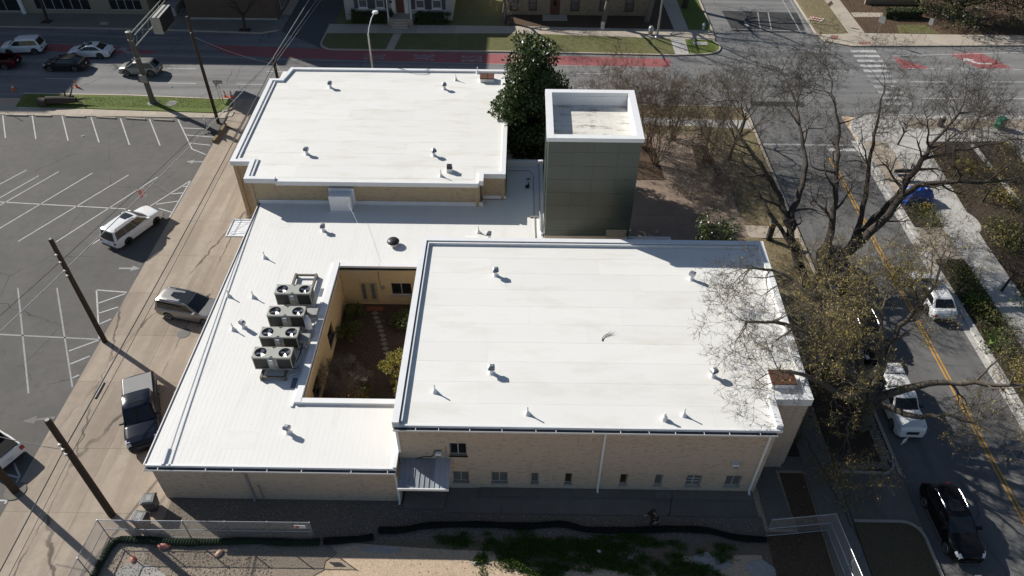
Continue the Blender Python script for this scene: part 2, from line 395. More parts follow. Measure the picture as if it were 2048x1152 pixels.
for a, b in (((-30.48,59.41),(-28.9,58.5)),((-32.57,63.1),(-30.1,62.97)),((-31.85,61.84),(-29.0,61.5)),((-31.1,60.44),(-29.0,60.1)),
             ((-31.0,50.69),(-28.95,54.3)),((-28.93,54.3),(-28.93,49.0)),((-29.3,53.4),(-28.95,53.5)),((-29.9,52.3),(-28.95,52.5)),((-30.7,50.8),(-28.95,51.3)),((-30.24,50.22),(-28.95,49.7)),
             ((-31.25,40.15),(-28.9,39.95)),((-31.25,40.15),(-28.95,35.2)),((-30.57,38.72),(-28.95,39.8)),((-30.1,37.7),(-28.93,38.39)),((-29.55,36.65),(-28.93,37.17)),
             ((-30.55,34.06),(-28.94,35.12)),((-29.93,32.9),(-28.93,33.63)),((-29.25,31.69),(-28.93,31.95)),
             ((-31.5,27.0),(-29.0,24.2)),((-31.0,24.6),(-29.0,24.1)),((-31.8,22.6),(-29.0,22.6)),((-29.0,24.2),(-28.95,22.4))):
    stripe(lot, 'hatch_line', PAINTW, a, b, .11)
stripe(lot, 'aisle_line', PAINTW, (-52,51.4), (-33.0,50.1), .11); stripe(lot, 'aisle_line', PAINTWF, (-42,35.8), (-28.95,35.17), .12)
def arrow(parent, x, y, ang, L=1.6, mat=None, curved=False):
    c, s = math.cos(R(ang)), math.sin(R(ang))
    pl = [(-L/2,-.09),(.1*L,-.09),(.1*L,-.32),(L/2,0),(.1*L,.32),(.1*L,.09),(-L/2,.09)]
    return MB().flat([(x+u*c-v*s, y+u*s+v*c) for u, v in pl], .007).build('painted_arrow', mat or PAINTWF, parent)
arrow(lot, -29.5, 57.3, 180); arrow(lot, -29.75, 42.6, 0); arrow(lot, -29.85, 28.3, 190, 1.9, M_ground('faint_paint', (.19,.185,.18), (.23,.225,.22), (.13,.126,.12), .8, 2.2, 30, .3, bmp=0))
# ---- alley
alley = struct('alley', MB().prism([(-28.8,0),(-19.6,0),(-19.6,68.9),(-28.8,68.9)], -.2, -.002), ALLEY)
slabs(alley, 'concrete_slab', ALLEY, [-28.8,-24.6,-19.7], [4,10,16,21.9,26.2,31.4,35.6,39.9,44.2,48.6,54.6,60.6,64.6,68.9], -.15, .006, .014, .002)
# ---- cross street
street = struct('cross_street', MB().prism([(-200,68.6),(-19,68.6),(22.8,68.3),(34,66.6),(200,66.6),(200,85.4),(-200,85.4)], -.2, 0.0), ROAD)
for a, b in (((-38.4,75.36),(-35.2,75.32)),((-37.2,72.09),(-34.2,72.03)),((-50.57,72.77),(-47.08,72.74)),((-27.5,74.9),(-24.5,74.85)),((-58.5,75.8),(-55.2,75.8)),((-30,72),(-27,72)),
             ((41.5,74.2),(45.5,74.2)),((50.5,74.4),(54.5,74.4)),((41.5,70.6),(45.5,70.6)),((50.5,70.8),(54.5,70.8)),((-6,72),(-3,72)),((6,72),(9,72)),((6,75.2),(9,75.2)),((16,72),(19,72))):
    stripe(street, 'lane_dash', PAINTW, a, b, .12)
for a, b in (((-75,80.0),(-29,78.0)),((-29,77.8),(17,76.85))): stripe(street, 'lane_line', PAINTWF, a, b, .12)
stripe(street, 'lane_line', PAINTWF, (-75,84.4), (-40,82.9), .12)
for pl in ([(-75,82.7),(-59.8,81.2),(-49.24,80.87),(-46.65,78.77),(-59,79.3),(-75,80.1)], [(-49.2,80.9),(-46.6,80.7),(-40.64,79.3),(-41.5,78.7),(-46.6,78.8)],
           [(-35.95,81.3),(-22.3,80.5),(16.7,78.94),(16.4,76.95),(-2.8,77.3),(-21.7,78.0),(-32.5,78.6)],
           [(41.94,80.16),(45.09,77.33),(41.94,77.25)], [(48.6,81.07),(52.14,81.5),(54.1,77.66),(50.5,77.46)]):
    MB().flat(pl, .005).build('red_bus_lane', PAINTR, street)
for k in range(9):
    x0 = 42.6+k*1.9; stripe(street, 'lane_dash', PAINTW, (x0,77.25), (x0+.9,77.27), .12, .008)
stripe(street, 'lane_line', PAINTW, (41.9,80.3), (60,81.8), .12, .008)
for k in range(11):
    y = 81.4-k*1.2; stripe(street, 'crosswalk_bar', PAINTWF if k > 4 else PAINTW, (37.6-.03*k, y), (40.5-.05*k, y), .55, .007)
for txt, xc, yc in (('BUS',-5.3,78.45),('LANE',-10.7,78.6),('ONLY',-16.2,78.7)):
    me = text_mesh(txt, 1.0, PAINTWF, 'lane_lettering')
    co = np.zeros(len(me.vertices)*3); me.vertices.foreach_get('co', co); co = co.reshape(-1, 3)
    ex = co.max(0)-co.min(0)
    u = co[:, 0]/ex[0]*1.45; v = co[:, 1]/ex[1]*2.4
    new = np.stack([xc - v, yc + u, np.full(len(u), .012)], 1); me.vertices.foreach_set('co', new.ravel()); me.flip_normals(); me.update()
    link('lane_lettering', me, street)
for x, y, sx in ((50.6,79.0,-1),(-44.5,79.4,-1)):
    body = [(1.5,-.55),(.2,-.5),(-.3,-.1),(-.55,.35),(-1.05,.2),(-.75,1.05),(.25,.55),(-.15,.42),(.1,0),(.5,-.22),(1.5,-.27)]
    MB().flat([(x+u*1.15, y+v*.95) for u, v in body], .011).build('painted_arrow', PAINTW if x > 0 else PAINTWF, street)
MB().flat([(23.5,68.6),(29,68.6),(29,69.6),(23.5,69.6)], .004).build('asphalt_patch', PATCH, street)
# ---- side streets
side = struct('side_street', MB().prism([(22.7,-40),(32.0,-40),(32.0,67.2),(22.7,68.4)], -.2, -.004), ROAD2)
for dx in (0, .24):
    stripe(side, 'centre_line', PAINTY, (28.42+dx,-20), (28.55+dx,59.2), .12)
stripe(side, 'stop_line', PAINTW, (28.9,60.6), (31.6,60.6), .5); stripe(side, 'lane_line', PAINTWF, (23,61.4), (33,61.4), .3)
struct('street_gutter', MB().box(31.55, 32.0, -30, 62.2, -.1, .004), WALKG)
nside = struct('side_street_far', MB().prism([(22.7,85.0),(35.1,85.0),(35.1,200),(22.7,200)], -.2, -.004), ROAD)
MB().flat([(25.2,86.4),(33.8,85.9),(34.3,92.0),(25.0,92.4)], .003).build('asphalt_patch', PATCH, nside)
for a, b in (((25.2,87.0),(33.9,86.6)),((28.6,87),(29.4,92.0)),((29.9,87),(30.7,92.0)),((33.2,86),(33.5,97)),((34.2,86),(34.5,97))):
    stripe(nside, 'lane_line', PAINTWF, a, b, .14, .006)
arrow(nside, 27.2, 88.6, -90, 2.4)
# driveway north between the buildings
drive = struct('driveway', MB().prism([(-28.3,85.0),(-22.4,80.4),(-22.4,200),(-28.3,200)], -.2, .003), M_ground('drive_asphalt', (.10,.10,.10), (.115,.115,.115), (.08,.08,.08), .2, 1.2, 60, .2))
# ---- north blocks
def block(name, poly, mat, z=.12): return struct(name, MB().prism(poly, -.2, z), mat)
nw = block('north_sidewalk', [(-200,88.0),(-43.9,85.1),(-30.5,84.4),(-28.3,85.4),(-28.3,89.5),(-200,94)], M_ground('old_walk', (.20,.18,.155), (.23,.21,.18), (.16,.145,.125), .4, 2.4, 40, .2, objrand=.08), .12)
kerb('kerb_stone', [(-200,87.95),(-43.9,85.05),(-30.5,84.35),(-28.7,85.2)])
ncurve = arc(-21.2,82.0,1.6,180,270,8)
verge = block('north_verge', [(-22.8,84.4)]+ncurve+[(0,80.3),(17.4,79.85),(17.4,83.9),(0,84.9)], LAWN)
kerb('kerb_stone', [(-22.9,84.6)]+arc(-21.2,82.0,1.75,180,268,8)+[(0,80.18),(17.4,79.75)], .2)
nsw = block('north_footpath', [(-23,84.4),(0,84.92),(17.4,83.92),(22.7,84.2),(22.7,86.3),(0,86.9),(-23,87.0)], WALK, .118)
xs = lin(-23, 22.6, 30)
for i in range(30):
    a, b = xs[i]+.01, xs[i+1]-.01
    lo = lambda x: 84.42+.5*min(1, (x+23)/23) if x < 0 else 84.92-.058*x
    hi = lambda x: 87.0-.1*(x+23)/23 if x < 0 else 86.9-.026*x
    MB().prism([(a,lo(a)+.02),(b,lo(b)+.02),(b,hi(b)-.02),(a,hi(a)-.02)], .0, .126).build('paving_slab', WALK, nsw)
block('front_path', [(-15.3,80.3),(-14.4,80.3),(-14.0,84.5),(-14.95,84.5)], WALK, .13); block('front_path', [(17.4,79.8),(18.95,79.9),(19.1,84.1),(17.4,84.0)], WALKG, .122)
block('house_lawn', [(-22.4,86.9),(-2,86.8),(-2,100),(-22.4,100)], LAWN, .10)
block('house_lawn', [(-2,86.85),(20.6,86.2),(20.6,110),(-2,110)], MULCH, .10)
block('corner_path', [(18.2,86.2),(19.9,86.2),(19.6,110),(17.4,110)], WALK, .125)
corner = block('corner_lawn', [(19.1,80.05),(20.8,80.3)]+arc(20.9,82.1,1.75,-75,20,6)+[(22.4,83.9),(19.1,83.9)], LAWNG, .12)
kerb('kerb_stone', [(17.4,79.75),(20.8,80.1)]+arc(20.9,82.1,1.9,-75,40,8)+[(22.7,86),(22.75,110)], .2)
block('street_lawn', [(19.9,86.4),(22.5,86.3),(22.5,110),(19.7,110)], LAWNG, .12)
MB().box(19.9,21.5,82.3,83.1,.1,.16).build('utility_vault_lid', WALKG, corner)
block('east_lawn', [(35.2,85.6),(38.7,85.75),(38.9,110),(35.2,110)], DRYLAWN, .12); kerb('kerb_stone', [(35.1,110),(34.9,86),(35.4,83.8),(38,82.6),(60,83.3),(120,85)], .2)
ew = block('east_footpath', [(35.3,84.0),(38,82.7),(60,83.4),(120,85),(120,88),(60,85.7),(40.6,86.0),(35.2,85.6)], WALK, .118)
for i in range(14):
    a = 38.2+i*1.6; b = a+1.58; MB().prism([(a,82.85+.03*(a-38)),(b,82.85+.03*(b-38)),(b,85.85),(a,85.85)], 0, .125).build('paving_slab', WALK, ew)
MB().prism([(39.1,82.95),(40.5,83.0),(40.5,83.7),(39.1,83.65)], .1, .131).build('tactile_pad', M_plain('tactile_brick', (.27,.13,.10), .8), ew)
MB().prism([(36.1,84.2),(36.9,84.2),(37.3,85.2),(36.4,85.2)], .1, .131).build('tactile_pad', bpy.data.materials['tactile_brick'], ew)
ew2 = block('yard_path', [(38.8,85.8),(40.6,86.05),(40.9,110),(39,110)], WALK, .12)
for i in range(6): MB().box(38.85,40.7,86.1+i*1.9,86.1+i*1.9+1.88,.05,.126).build('paving_slab', WALK, ew2)
block('yard_path', [(40.9,90.6),(48,90.9),(48,92.0),(40.9,92.0)], WALK, .115)
block('mulch_yard', [(40.7,86.05),(60,85.75),(120,88),(120,140),(40.9,140)], MULCH, .10)
block('yard_lawn', [(44.8,86.1),(49.6,86.1),(48.6,88.6),(45.3,88.4)], LAWN, .112)
# ---- south kerb island beside the lot
isl = block('grass_island', [(-51.0,69.2),(-50.6,66.75),(-30.3,65.9)]+arc(-30.2,67.4,1.25,-70,70,6)+[(-31,68.5),(-40,69.05)], LAWNG, .12)
kerb('kerb_stone', [(-51.1,69.35),(-40,69.2),(-31,68.65)]+arc(-30.2,67.4,1.4,72,-65,8), .2)
sws = struct('lot_footpath', MB().prism([(-60,65.25),(-28.9,65.0),(-28.9,65.9),(-42,66.5),(-60,67.1)], -.2, .05), WALK)
for i in range(18):
    a = -51.5+i*1.28; MB().prism([(a,65.32),(a+1.27,65.3),(a+1.27,66.42-.02*(i-9)),(a,66.44-.02*(i-9))], 0, .058).build('paving_slab', WALK, sws)
block('grass_island', [(-120,69.3),(-56.5,69.3),(-55.8,66.9),(-120,66.9)], LAWNG, .12)
# ---- ground round the building
block('rear_verge', [(-19.2,63.0),(22.6,63.0),(22.6,68.2),(-19.2,68.5)], DRYLAWN, .09)
kerb('kerb_stone', [(-19.4,68.55),(0,68.5),(19,68.3)]+arc(20.9,66.5,1.8,85,0,6)+[(22.7,50),(22.7,25.2)], .2)
plz = block('plaza', [(7.6,45.5),(18.5,45.5),(18.5,58),(16.6,64.6),(7.6,64.6)], PLAZA, .06)
for (x0,x1,y0,y1) in ((9.4,13.0,46.5,50.0),(13.02,16.6,46.5,50.0),(16.62,19.6,46.5,50.0),(9.4,13.0,50.02,55.0),(13.02,18.4,50.02,55.0),(13.1,15.9,55.02,60.5),(13.1,15.9,60.52,64.6)):
    MB().box(x0+.01,x1-.01,y0+.01,y1-.01,.0,.072).build('paving_slab', PLAZA, plz)
block('mulch_bed', [(8.1,55.2),(12.9,55.2),(12.4,62),(8.1,62)], MULCH, .09); block('mulch_bed', [(16.0,55.2),(18.4,55.2),(17.4,61),(16.2,61)], MULCH, .09)
block('cross_path', [(9,64.9),(22.5,64.0),(22.5,65.6),(9,66.0)], WALKG, .10)
block('side_lawn', [(18.6,48.9),(22.5,48.9),(22.5,64),(17.4,64),(18.6,57)], DRYLAWN, .10)
block('link_path', [(18.6,47.2),(22.6,47.2),(22.6,48.8),(18.6,48.8)], WALK, .10)
block('side_lawn', [(16.2,33.5),(22.5,33.5),(22.5,47.1),(16.2,47.1)], DRYLAWN, .09)
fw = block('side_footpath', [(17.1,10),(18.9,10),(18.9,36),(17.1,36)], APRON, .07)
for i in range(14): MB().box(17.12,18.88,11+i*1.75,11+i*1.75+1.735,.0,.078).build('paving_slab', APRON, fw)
block('planting_bed', [(19.0,25.4),(22.0,25.3),(22.6,26.2),(22.6,33.4),(19.0,33.4)], SOIL, .10)
block('side_bed', [(16.2,26.4),(17.05,26.4),(17.05,33.4),(16.2,33.4)], SOIL, .08)
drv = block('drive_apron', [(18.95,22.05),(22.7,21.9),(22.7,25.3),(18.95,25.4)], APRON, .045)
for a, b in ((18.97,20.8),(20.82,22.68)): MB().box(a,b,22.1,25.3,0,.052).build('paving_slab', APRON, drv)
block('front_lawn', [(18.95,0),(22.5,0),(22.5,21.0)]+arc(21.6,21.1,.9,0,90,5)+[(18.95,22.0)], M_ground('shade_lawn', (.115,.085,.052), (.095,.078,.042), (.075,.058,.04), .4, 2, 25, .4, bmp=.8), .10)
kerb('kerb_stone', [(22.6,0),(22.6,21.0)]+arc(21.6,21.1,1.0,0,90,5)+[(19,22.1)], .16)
kerb('kerb_stone', [(19.0,25.35),(21.6,25.25)]+arc(21.6,26.2,1.0,-90,0,5), .16)
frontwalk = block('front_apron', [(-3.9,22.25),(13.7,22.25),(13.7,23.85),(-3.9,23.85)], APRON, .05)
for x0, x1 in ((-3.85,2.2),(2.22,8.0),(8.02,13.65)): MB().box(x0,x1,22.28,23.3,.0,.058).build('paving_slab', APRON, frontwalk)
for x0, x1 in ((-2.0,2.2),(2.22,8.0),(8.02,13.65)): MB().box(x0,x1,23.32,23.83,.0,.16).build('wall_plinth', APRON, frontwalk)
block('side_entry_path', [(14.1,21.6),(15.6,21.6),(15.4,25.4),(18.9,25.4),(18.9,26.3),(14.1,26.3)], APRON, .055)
block('dark_bed', [(13.9,18.5),(17.0,18.5),(17.0,25.2),(15.6,25.2),(15.7,21.4),(13.9,21.4)], MULCH, .02)
block('gravel_strip', [(-19.6,20.3),(13.9,20.7),(13.9,22.3),(-4.0,22.3),(-4.0,24),(-19.6,24)], GRAVELSHADE, .004)
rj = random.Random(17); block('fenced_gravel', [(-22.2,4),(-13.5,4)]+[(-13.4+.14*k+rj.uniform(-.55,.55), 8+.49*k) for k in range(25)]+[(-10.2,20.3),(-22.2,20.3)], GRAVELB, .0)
def blob(cx, cy, rx, ry, seed, n=30):
    r4 = random.Random(seed); ph = [r4.uniform(0,6.28) for _ in range(5)]
    return [(cx+rx*math.cos(a)*(1+sum(.16/(k+1)*math.sin((k+2)*a+ph[k]) for k in range(5))), cy+ry*math.sin(a)*(1+sum(.16/(k+1)*math.sin((k+2)*a+ph[k]) for k in range(5)))) for a in [2*math.pi*i/n for i in range(n)]]
for k, (cx, cy, rx, ry) in enumerate(((-19.6,18.0,1.3,1.0),(10.6,19.6,.9,.5),(13.2,19.1,.8,.6),(6.3,20.0,.6,.6),(12.0,18.3,.5,.35),(-7.2,20.0,.9,.25))): block('caliche_patch', blob(cx, cy, rx, ry, 40+k), ASH, .006)
for k, (cx, cy, rx, ry) in enumerate(((3.4,20.6,10.8,.8),(4.5,19.9,4.2,.9),(9.0,18.6,1.8,1.0),(12.5,20.5,2.2,.5),(15.2,19.6,1.6,1.6))): block('damp_shaded_soil', blob(cx, cy, rx, ry, 60+k), M_ground('damp_shaded_soil_%d' % k, (.16,.125,.09), (.20,.155,.11), (.11,.09,.065), .6, 3, 16, .4, bmp=.6), -.012+.002*k)  # damp ground, coloured darker to deepen the building's shade
# ---- east side walk with kerb, pavers and planting
PAV = M_ground('tan_pavers', (.36,.305,.245), (.42,.36,.295), (.29,.245,.195), .8, 3, 40, .2, objrand=.12)
struct('east_kerb', MB().box(32.0, 32.45, -30, 62.0, -.1, .14), WALKG)
block('corner_pavement', [(32.2,62)]+arc(35.4,63.8,3.1,200,95,10)+[(80,66.6),(80,63.2),(38,62.0)], WALKG, .124)
block('paver_band', [(38,64.4),(80,64.4),(80,66.3),(38,66.3)], PAV, .134)
kerb('kerb_stone', [(32.2,62)]+arc(35.4,63.8,3.2,200,95,10)+[(80,66.75)], .18, -.1, .15, WALKG)
ewalk = block('east_walk', [(34.85,-30),(37.0,-30),(37.2,44),(38.2,60.2),(38.6,63),(34.2,63),(34.85,56)], WALKG, .13)
for i in range(30):
    y = 10+i*1.72; MB().box(34.9,36.95+.02*i,y,y+1.70,.0,.137).build('paving_slab', WALKG, ewalk)
pv = block('paver_strip', [(32.45,52.2),(34.85,52.2),(34.85,62),(32.45,62)], PAV, .12); pv2 = block('paver_strip', [(32.45,44.8),(34.85,44.8),(34.85,48.8),(32.45,48.8)], PAV, .12)
pm = MB().box(-.29,.29,-.095,.095,.1,.132).mesh('paver', PAV)
for P_, y0, y1 in ((pv2,44.8,48.8),(pv,52.2,62)):
    ny = int((y1-y0)/.2)
    for j in range(ny):
        for i in range(4):
            link('paver', pm, P_, True, (32.45+.3+i*.6 - (.15 if j % 2 and i else 0), y0+.1+j*.2, rng.uniform(-.003,.003)))
block('planting_strip', [(32.45,48.8),(34.85,48.8),(34.85,52.2),(32.45,52.2)], SOIL, .11); block('planting_strip', [(32.45,-30),(34.85,-30),(34.85,44.8),(32.45,44.8)], SOIL, .11)
block('east_bed', [(37.1,-20),(60,-20),(60,62),(38.8,62),(38.0,57),(37.2,44)], SOIL, .12)
block('bed_edging', [(42.5,47),(42.9,47),(42.9,61.5),(42.5,61.5)], WALKG, .2); block('inner_path', [(46.2,40),(49.5,40),(49.5,63),(46.2,63)], WALKG, .16)
block('round_plaza', arc(35.9,49.6,2.15,-70,70,10)+[(35,51.8),(35,47.4)], WALKG, .142)
# ================================================================== THE BRICK BUILDING
B = thing('brick_building', 'cream brick building with bright white flat roofs, courtyard and dark green tower', 'building', (-3,40,0))
def wall_y(mb, x0, x1, y0, y1, z0, z1, holes=()):
    """wall slab in the XZ plane with rectangular openings (hx0,hx1,hz0,hz1)"""
    xs = sorted({x0, x1, *[h[0] for h in holes], *[h[1] for h in holes]}); zs = sorted({z0, z1, *[h[2] for h in holes], *[h[3] for h in holes]})
    for i in range(len(xs)-1):
        for j in range(len(zs)-1):
            cx, cz = (xs[i]+xs[i+1])/2, (zs[j]+zs[j+1])/2
            if any(h[0] < cx < h[1] and h[2] < cz < h[3] for h in holes): continue
            mb.box(xs[i], xs[i+1], y0, y1, zs[j], zs[j+1])
    return mb
def wall_x(mb, x0, x1, y0, y1, z0, z1, holes=()):
    ys = sorted({y0, y1, *[h[0] for h in holes], *[h[1] for h in holes]}); zs = sorted({z0, z1, *[h[2] for h in holes], *[h[3] for h in holes]})
    for i in range(len(ys)-1):
        for j in range(len(zs)-1):
            cy, cz = (ys[i]+ys[i+1])/2, (zs[j]+zs[j+1])/2
            if any(h[0] < cy < h[1] and h[2] < cz < h[3] for h in holes): continue
            mb.box(x0, x1, ys[i], ys[i+1], zs[j], zs[j+1])
    return mb
SILL = M_plain('concrete_sill', (.33,.32,.29), .8); FRAME = M_plain('alu_frame', (.48,.48,.46), .45, .3)
def window(h, yf, glass=None, mull=True, sill_mat=None, thick=.05):
    """a window in a wall whose face is at yf: frame bars, two panes, a sill"""
    x0, x1, z0, z1 = h; yb = yf+.14
    mb = MB(); t = thick
    mb.box(x0,x1,yb,yb+.06,z1-t,z1).box(x0,x1,yb,yb+.06,z0,z0+t).box(x0,x0+t,yb,yb+.06,z0+t,z1-t).box(x1-t,x1,yb,yb+.06,z0+t,z1-t)
    xm = (x0+x1)/2
    if mull: mb.box(xm-t*.6,xm+t*.6,yb,yb+.06,z0+t,z1-t)
    w_ = mb.build('window', FRAME, B)
    spans = ((x0+t, xm-t*.6), (xm+t*.6, x1-t)) if mull else ((x0+t, x1-t),)
    for a, b_ in spans: MB().box(a, b_, yb+.02, yb+.04, z0+t, z1-t).build('pane', glass or GLASS, w_)
    MB().box(x0-.04,x1+.04,yf-.05,yf+.10,z0-.09,z0-.005).build('sill', sill_mat or SILL, w_)
    return w_
FY = 23.85; ZH = 6.15; ZL = 3.40; ZR = 5.62
# --- tall front block
hi_holes = [(-3.62,-2.66,3.25,4.40)] + [(-3.55,-2.62,.62,1.72),(-1.36,-.42,.62,1.72),(.90,1.34,.62,1.70),(2.82,3.24,.62,1.70),(5.95,6.38,.60,1.70),(7.93,8.36,.58,1.70),(9.70,10.56,.56,1.70),(11.92,12.82,.60,1.70)]
door_hole = (-6.0,-4.15,0.02,2.15)
wall_y(MB(), -6.4, 13.75, FY, FY+.28, 0, 6.0, hi_holes+[door_hole]).build('front_wall', BRICK, B)
AMBER = M_plain('amber_glass', (.05,.035,.008), .15)
for i, h in enumerate(hi_holes):
    window(h, FY, (GLASS, GLASSG, GLASSG, GLASSG, AMBER, AMBER, GLASSG, GLASSG, GLASSG)[i], mull=i in (0,1,2,7,8), sill_mat=BLACKM if i == 0 else None)
for z in (.92, 1.2):
    MB().box(9.76,10.5,FY+.12,FY+.139,z,z+.03).build('window_bar', WHITEM, B)
d = MB().box(-6.0,-5.1,FY+.12,FY+.17,.02,2.15).build('entry_door', BLACKM, B); MB().box(-5.2,-5.16,FY+.06,FY+.12,.95,1.25).build('handle', STEEL, d)
d = MB().box(-5.08,-4.15,FY+.12,FY+.17,.02,2.15).build('entry_door', BLACKM, B); MB().box(-5.03,-4.99,FY+.06,FY+.12,.95,1.25).build('handle', STEEL, d)
MB().box(-6.3,-4.0,22.5,FY-.002,-.05,.14).build('entry_step', APRON, B)
wall_x(MB(), -6.4, -6.15, FY+.28, 38.75, 0, 6.05).build('side_wall', BRICK, B)
wall_y(MB(), -6.15, 16.1, 38.5, 38.75, 0, 6.05).build('back_wall', BRICK, B)
sdoor = (24.35,25.25,.05,2.1)
wall_x(MB(), 13.5, 13.75, FY+.28, 25.6, 0, 6.05).build('side_wall', BRICK, B)
wall_y(MB(), 13.5, 15.75, 25.6, 25.85, 0, 6.05, [(13.95,14.7,.05,2.1)]).build('side_wall', BRICK, B)
d = MB().box(13.95,14.7,25.72,25.78,.05,2.1).build('side_door', M_plain('brown_door', (.10,.085,.07), .6), B); MB().box(14.55,14.6,25.66,25.72,.95,1.1).build('handle', BLACKM, d)
wall_x(MB(), 15.75, 16.0, 25.85, 38.5, 0, 6.05).build('side_wall', BRICK, B)
HIP = [(-6.3,23.72),(13.85,23.72),(13.85,25.55),(15.85,25.55),(16.25,38.85),(-6.3,38.85)]
hr = MB().prism(HIP, 6.0, ZH-.006).build('front_roof', ROOF, B)
ys = [23.78,25.2,26.7,28.2,29.7,31.2,32.7,34.2,35.7,37.2,38.5]
for j in range(len(ys)-1):
    xr = 13.6 if ys[j] < 25.4 else 15.5+.03*(ys[j]-25)
    cuts = sorted([-5.95, xr] + [x for x in (rng.uniform(-3,1), rng.uniform(4,8), rng.uniform(10,13)) if rng.random() < .6])
    for a, b_ in zip(cuts, cuts[1:]): MB().box(a+.003,b_-.003,ys[j]+.004,ys[j+1]-.004,ZH-.01,ZH+rng.uniform(0,.003)).build('roof_sheet', ROOF, hr)
def coping(name, pts, w, z0, z1, mat=None, parent=None):
    mb = MB(); P = [Vector((x, y)) for x, y in pts]
    for i in range(len(P)-1):
        d_ = (P[i+1]-P[i]).normalized(); n = Vector((-d_.y, d_.x))*w/2; e = d_*(w/2)
        a, b_ = P[i]+(e if i else e*-1), P[i+1]+e
        q = [a-n, b_-n, b_+n, a+n]
        mb.add([(v.x, v.y, z0) for v in q]+[(v.x, v.y, z1) for v in q], [(3,2,1,0),(4,5,6,7),(0,1,5,4),(1,2,6,5),(2,3,7,6),(3,0,4,7)])
    return mb.build(name, mat or WTRIM, parent or B)
coping('coping', [(-6.28,23.85),(-6.28,38.8),(16.15,38.8)], .36, 5.9, 6.42); coping('coping', [(-5.98,23.9),(-5.98,38.5),(15.8,38.5)], .10, 6.1, 6.34, GUTTER)
coping('coping', [(16.12,38.55),(15.78,25.75)], .36, 5.9, 6.425); coping('coping', [(15.7,25.72),(13.75,25.72)], .36, 5.9, 6.43); coping('coping', [(13.72,25.5),(13.72,23.95)], .34, 5.9, 6.435)
def eave_gutter(x0, x1, y, z, posts, slack=0):
    g = MB().box(x0,x1,y-.24,y-.226,z-.14,z-.02).box(x0,x1,y-.226,y-.004,z-.14,z-.125).build('gutter', GUTTER, B)
    MB().box(x0+.01,x1-.01,y-.22,y-.006,z-.122,z-.10).build('gutter_shade_strip', DARKGAP, g)  # dark strip painted as the shadow inside the gutter
    for k in range(posts):
        x = x0+(x1-x0)*(k+.6+rng.uniform(-.25,.25))/posts
        MB().box(x-.015,x+.015,y-.235,y-.005,z-.03,z-.015).build('hanger', GUTTER, g)
MB().box(-6.45,13.9,23.64,23.75,6.0,6.2).build('fascia', WTRIM, B)
eave_gutter(-6.4,13.6,23.64,6.12,13)
def downspout(x, y, z0, z1, mat=None, kick=True):
    mb = MB().box(x-.06,x+.06,y-.09,y-.005,z0+.12,z1)
    if kick: mb.beam((x,y-.05,z0+.14),(x,y-.26,z0+.04),.1,.07)
    return mb.build('downspout', mat or WHITEM, B)
downspout(4.75, FY, 0.1, 6.0); downspout(13.45, FY, 0.1, 6.0); downspout(-6.3, FY, 3.5, 6.0, None, False)
# wall lamps, meter box and its cable
l = MB().box(11.97,12.28,23.62,FY-.003,2.82,3.05).build('wall_lamp', WHITEM, B); MB().box(11.99,12.26,23.6,23.64,2.80,2.9).build('lens', GLASSG, l)
l = MB().box(-4.36,-4.05,23.63,FY-.003,3.42,3.72).build('wall_lamp', WHITEM, B); MB().box(-4.34,-4.07,23.61,23.64,3.40,3.5).build('lens', GLASSG, l)
MB().path([(-5.5,23.82,2.95),(-5.1,23.82,3.12),(-4.65,23.82,3.15),(-4.5,23.81,3.3),(-4.42,23.8,3.72),(-4.05,23.8,3.78)], .022, 6).build('cable', BLACKM, B)
MB().path([(-3.78,23.8,4.1),(-3.8,23.7,2.9)], .02, 6).build('conduit', GREY, B)
# entrance awning of ribbed metal
aw = MB().box(-6.32,-3.56,22.0,22.06,2.62,2.80).build('awning', WHITEM, B)
AWD = M_plain('awning_metal', (.30,.33,.37), .45, .4); AWL = M_plain('awning_metal_pale', (.50,.54,.60), .4, .4)
for k in range(10):
    x = -6.3+k*.274; MB().add([(x,22.06,2.70),(x+.262,22.06,2.70),(x+.262,FY-.01,2.92),(x,FY-.01,2.92),(x,22.06,2.74),(x+.262,22.06,2.74),(x+.262,FY-.01,2.96),(x,FY-.01,2.96)],
        [(3,2,1,0),(4,5,6,7),(0,1,5,4),(1,2,6,5),(2,3,7,6),(3,0,4,7)]).build('awning_panel', AWL if k > 6 else AWD, aw)
    MB().beam((x-.006,22.06,2.755),(x-.006,FY-.01,2.975),.025,.05).build('rib', AWL if k > 6 else AWD, aw)
# --- low wing
wall_y(MB(), -19.9, -6.45, 22.95, 23.2, 0, 3.25).build('front_wall', BRICK, B)
wall_x(MB(), -6.7, -6.45, 23.2, 23.84, 0, 3.25).build('side_wall', BRICK, B)
wall_x(MB(), -19.9, -19.65, 23.2, 46.7, 0, 3.25).build('side_wall', BRICK, B)
LOW = [(-19.98,-12.5,22.86,46.7),(-12.5,-6.42,22.86,27.45),(-12.5,-6.42,39.15,46.7),(-6.42,1.9,38.98,46.7),(-2.9,1.9,46.7,47.4),(-1.0,1.9,47.4,52.2),(1.9,8.0,38.98,42.2)]
mb = MB()
for x0, x1, y0, y1 in LOW: mb.box(x0,x1,y0,y1,3.24,ZL)
lr = mb.build('low_roof', ROOFR, B)
mb = MB(); x = -19.8
while x < 1.85:
    for x0, x1, y0, y1 in LOW[:6]:
        if x0+.02 < x < x1-.02: mb.box(x-.014,x+.014,y0+.06,y1-.06,ZL-.001,ZL+.003)
    x += .30
mb.build('roof_ribs', ROOFR, lr, kind='stuff')
PATCHM = M_roof('roof_patch', (.71,.705,.68), (.5,.46,.4)); PATCHM2 = M_roof('roof_patch_white', (.84,.84,.83), (.6,.57,.53))
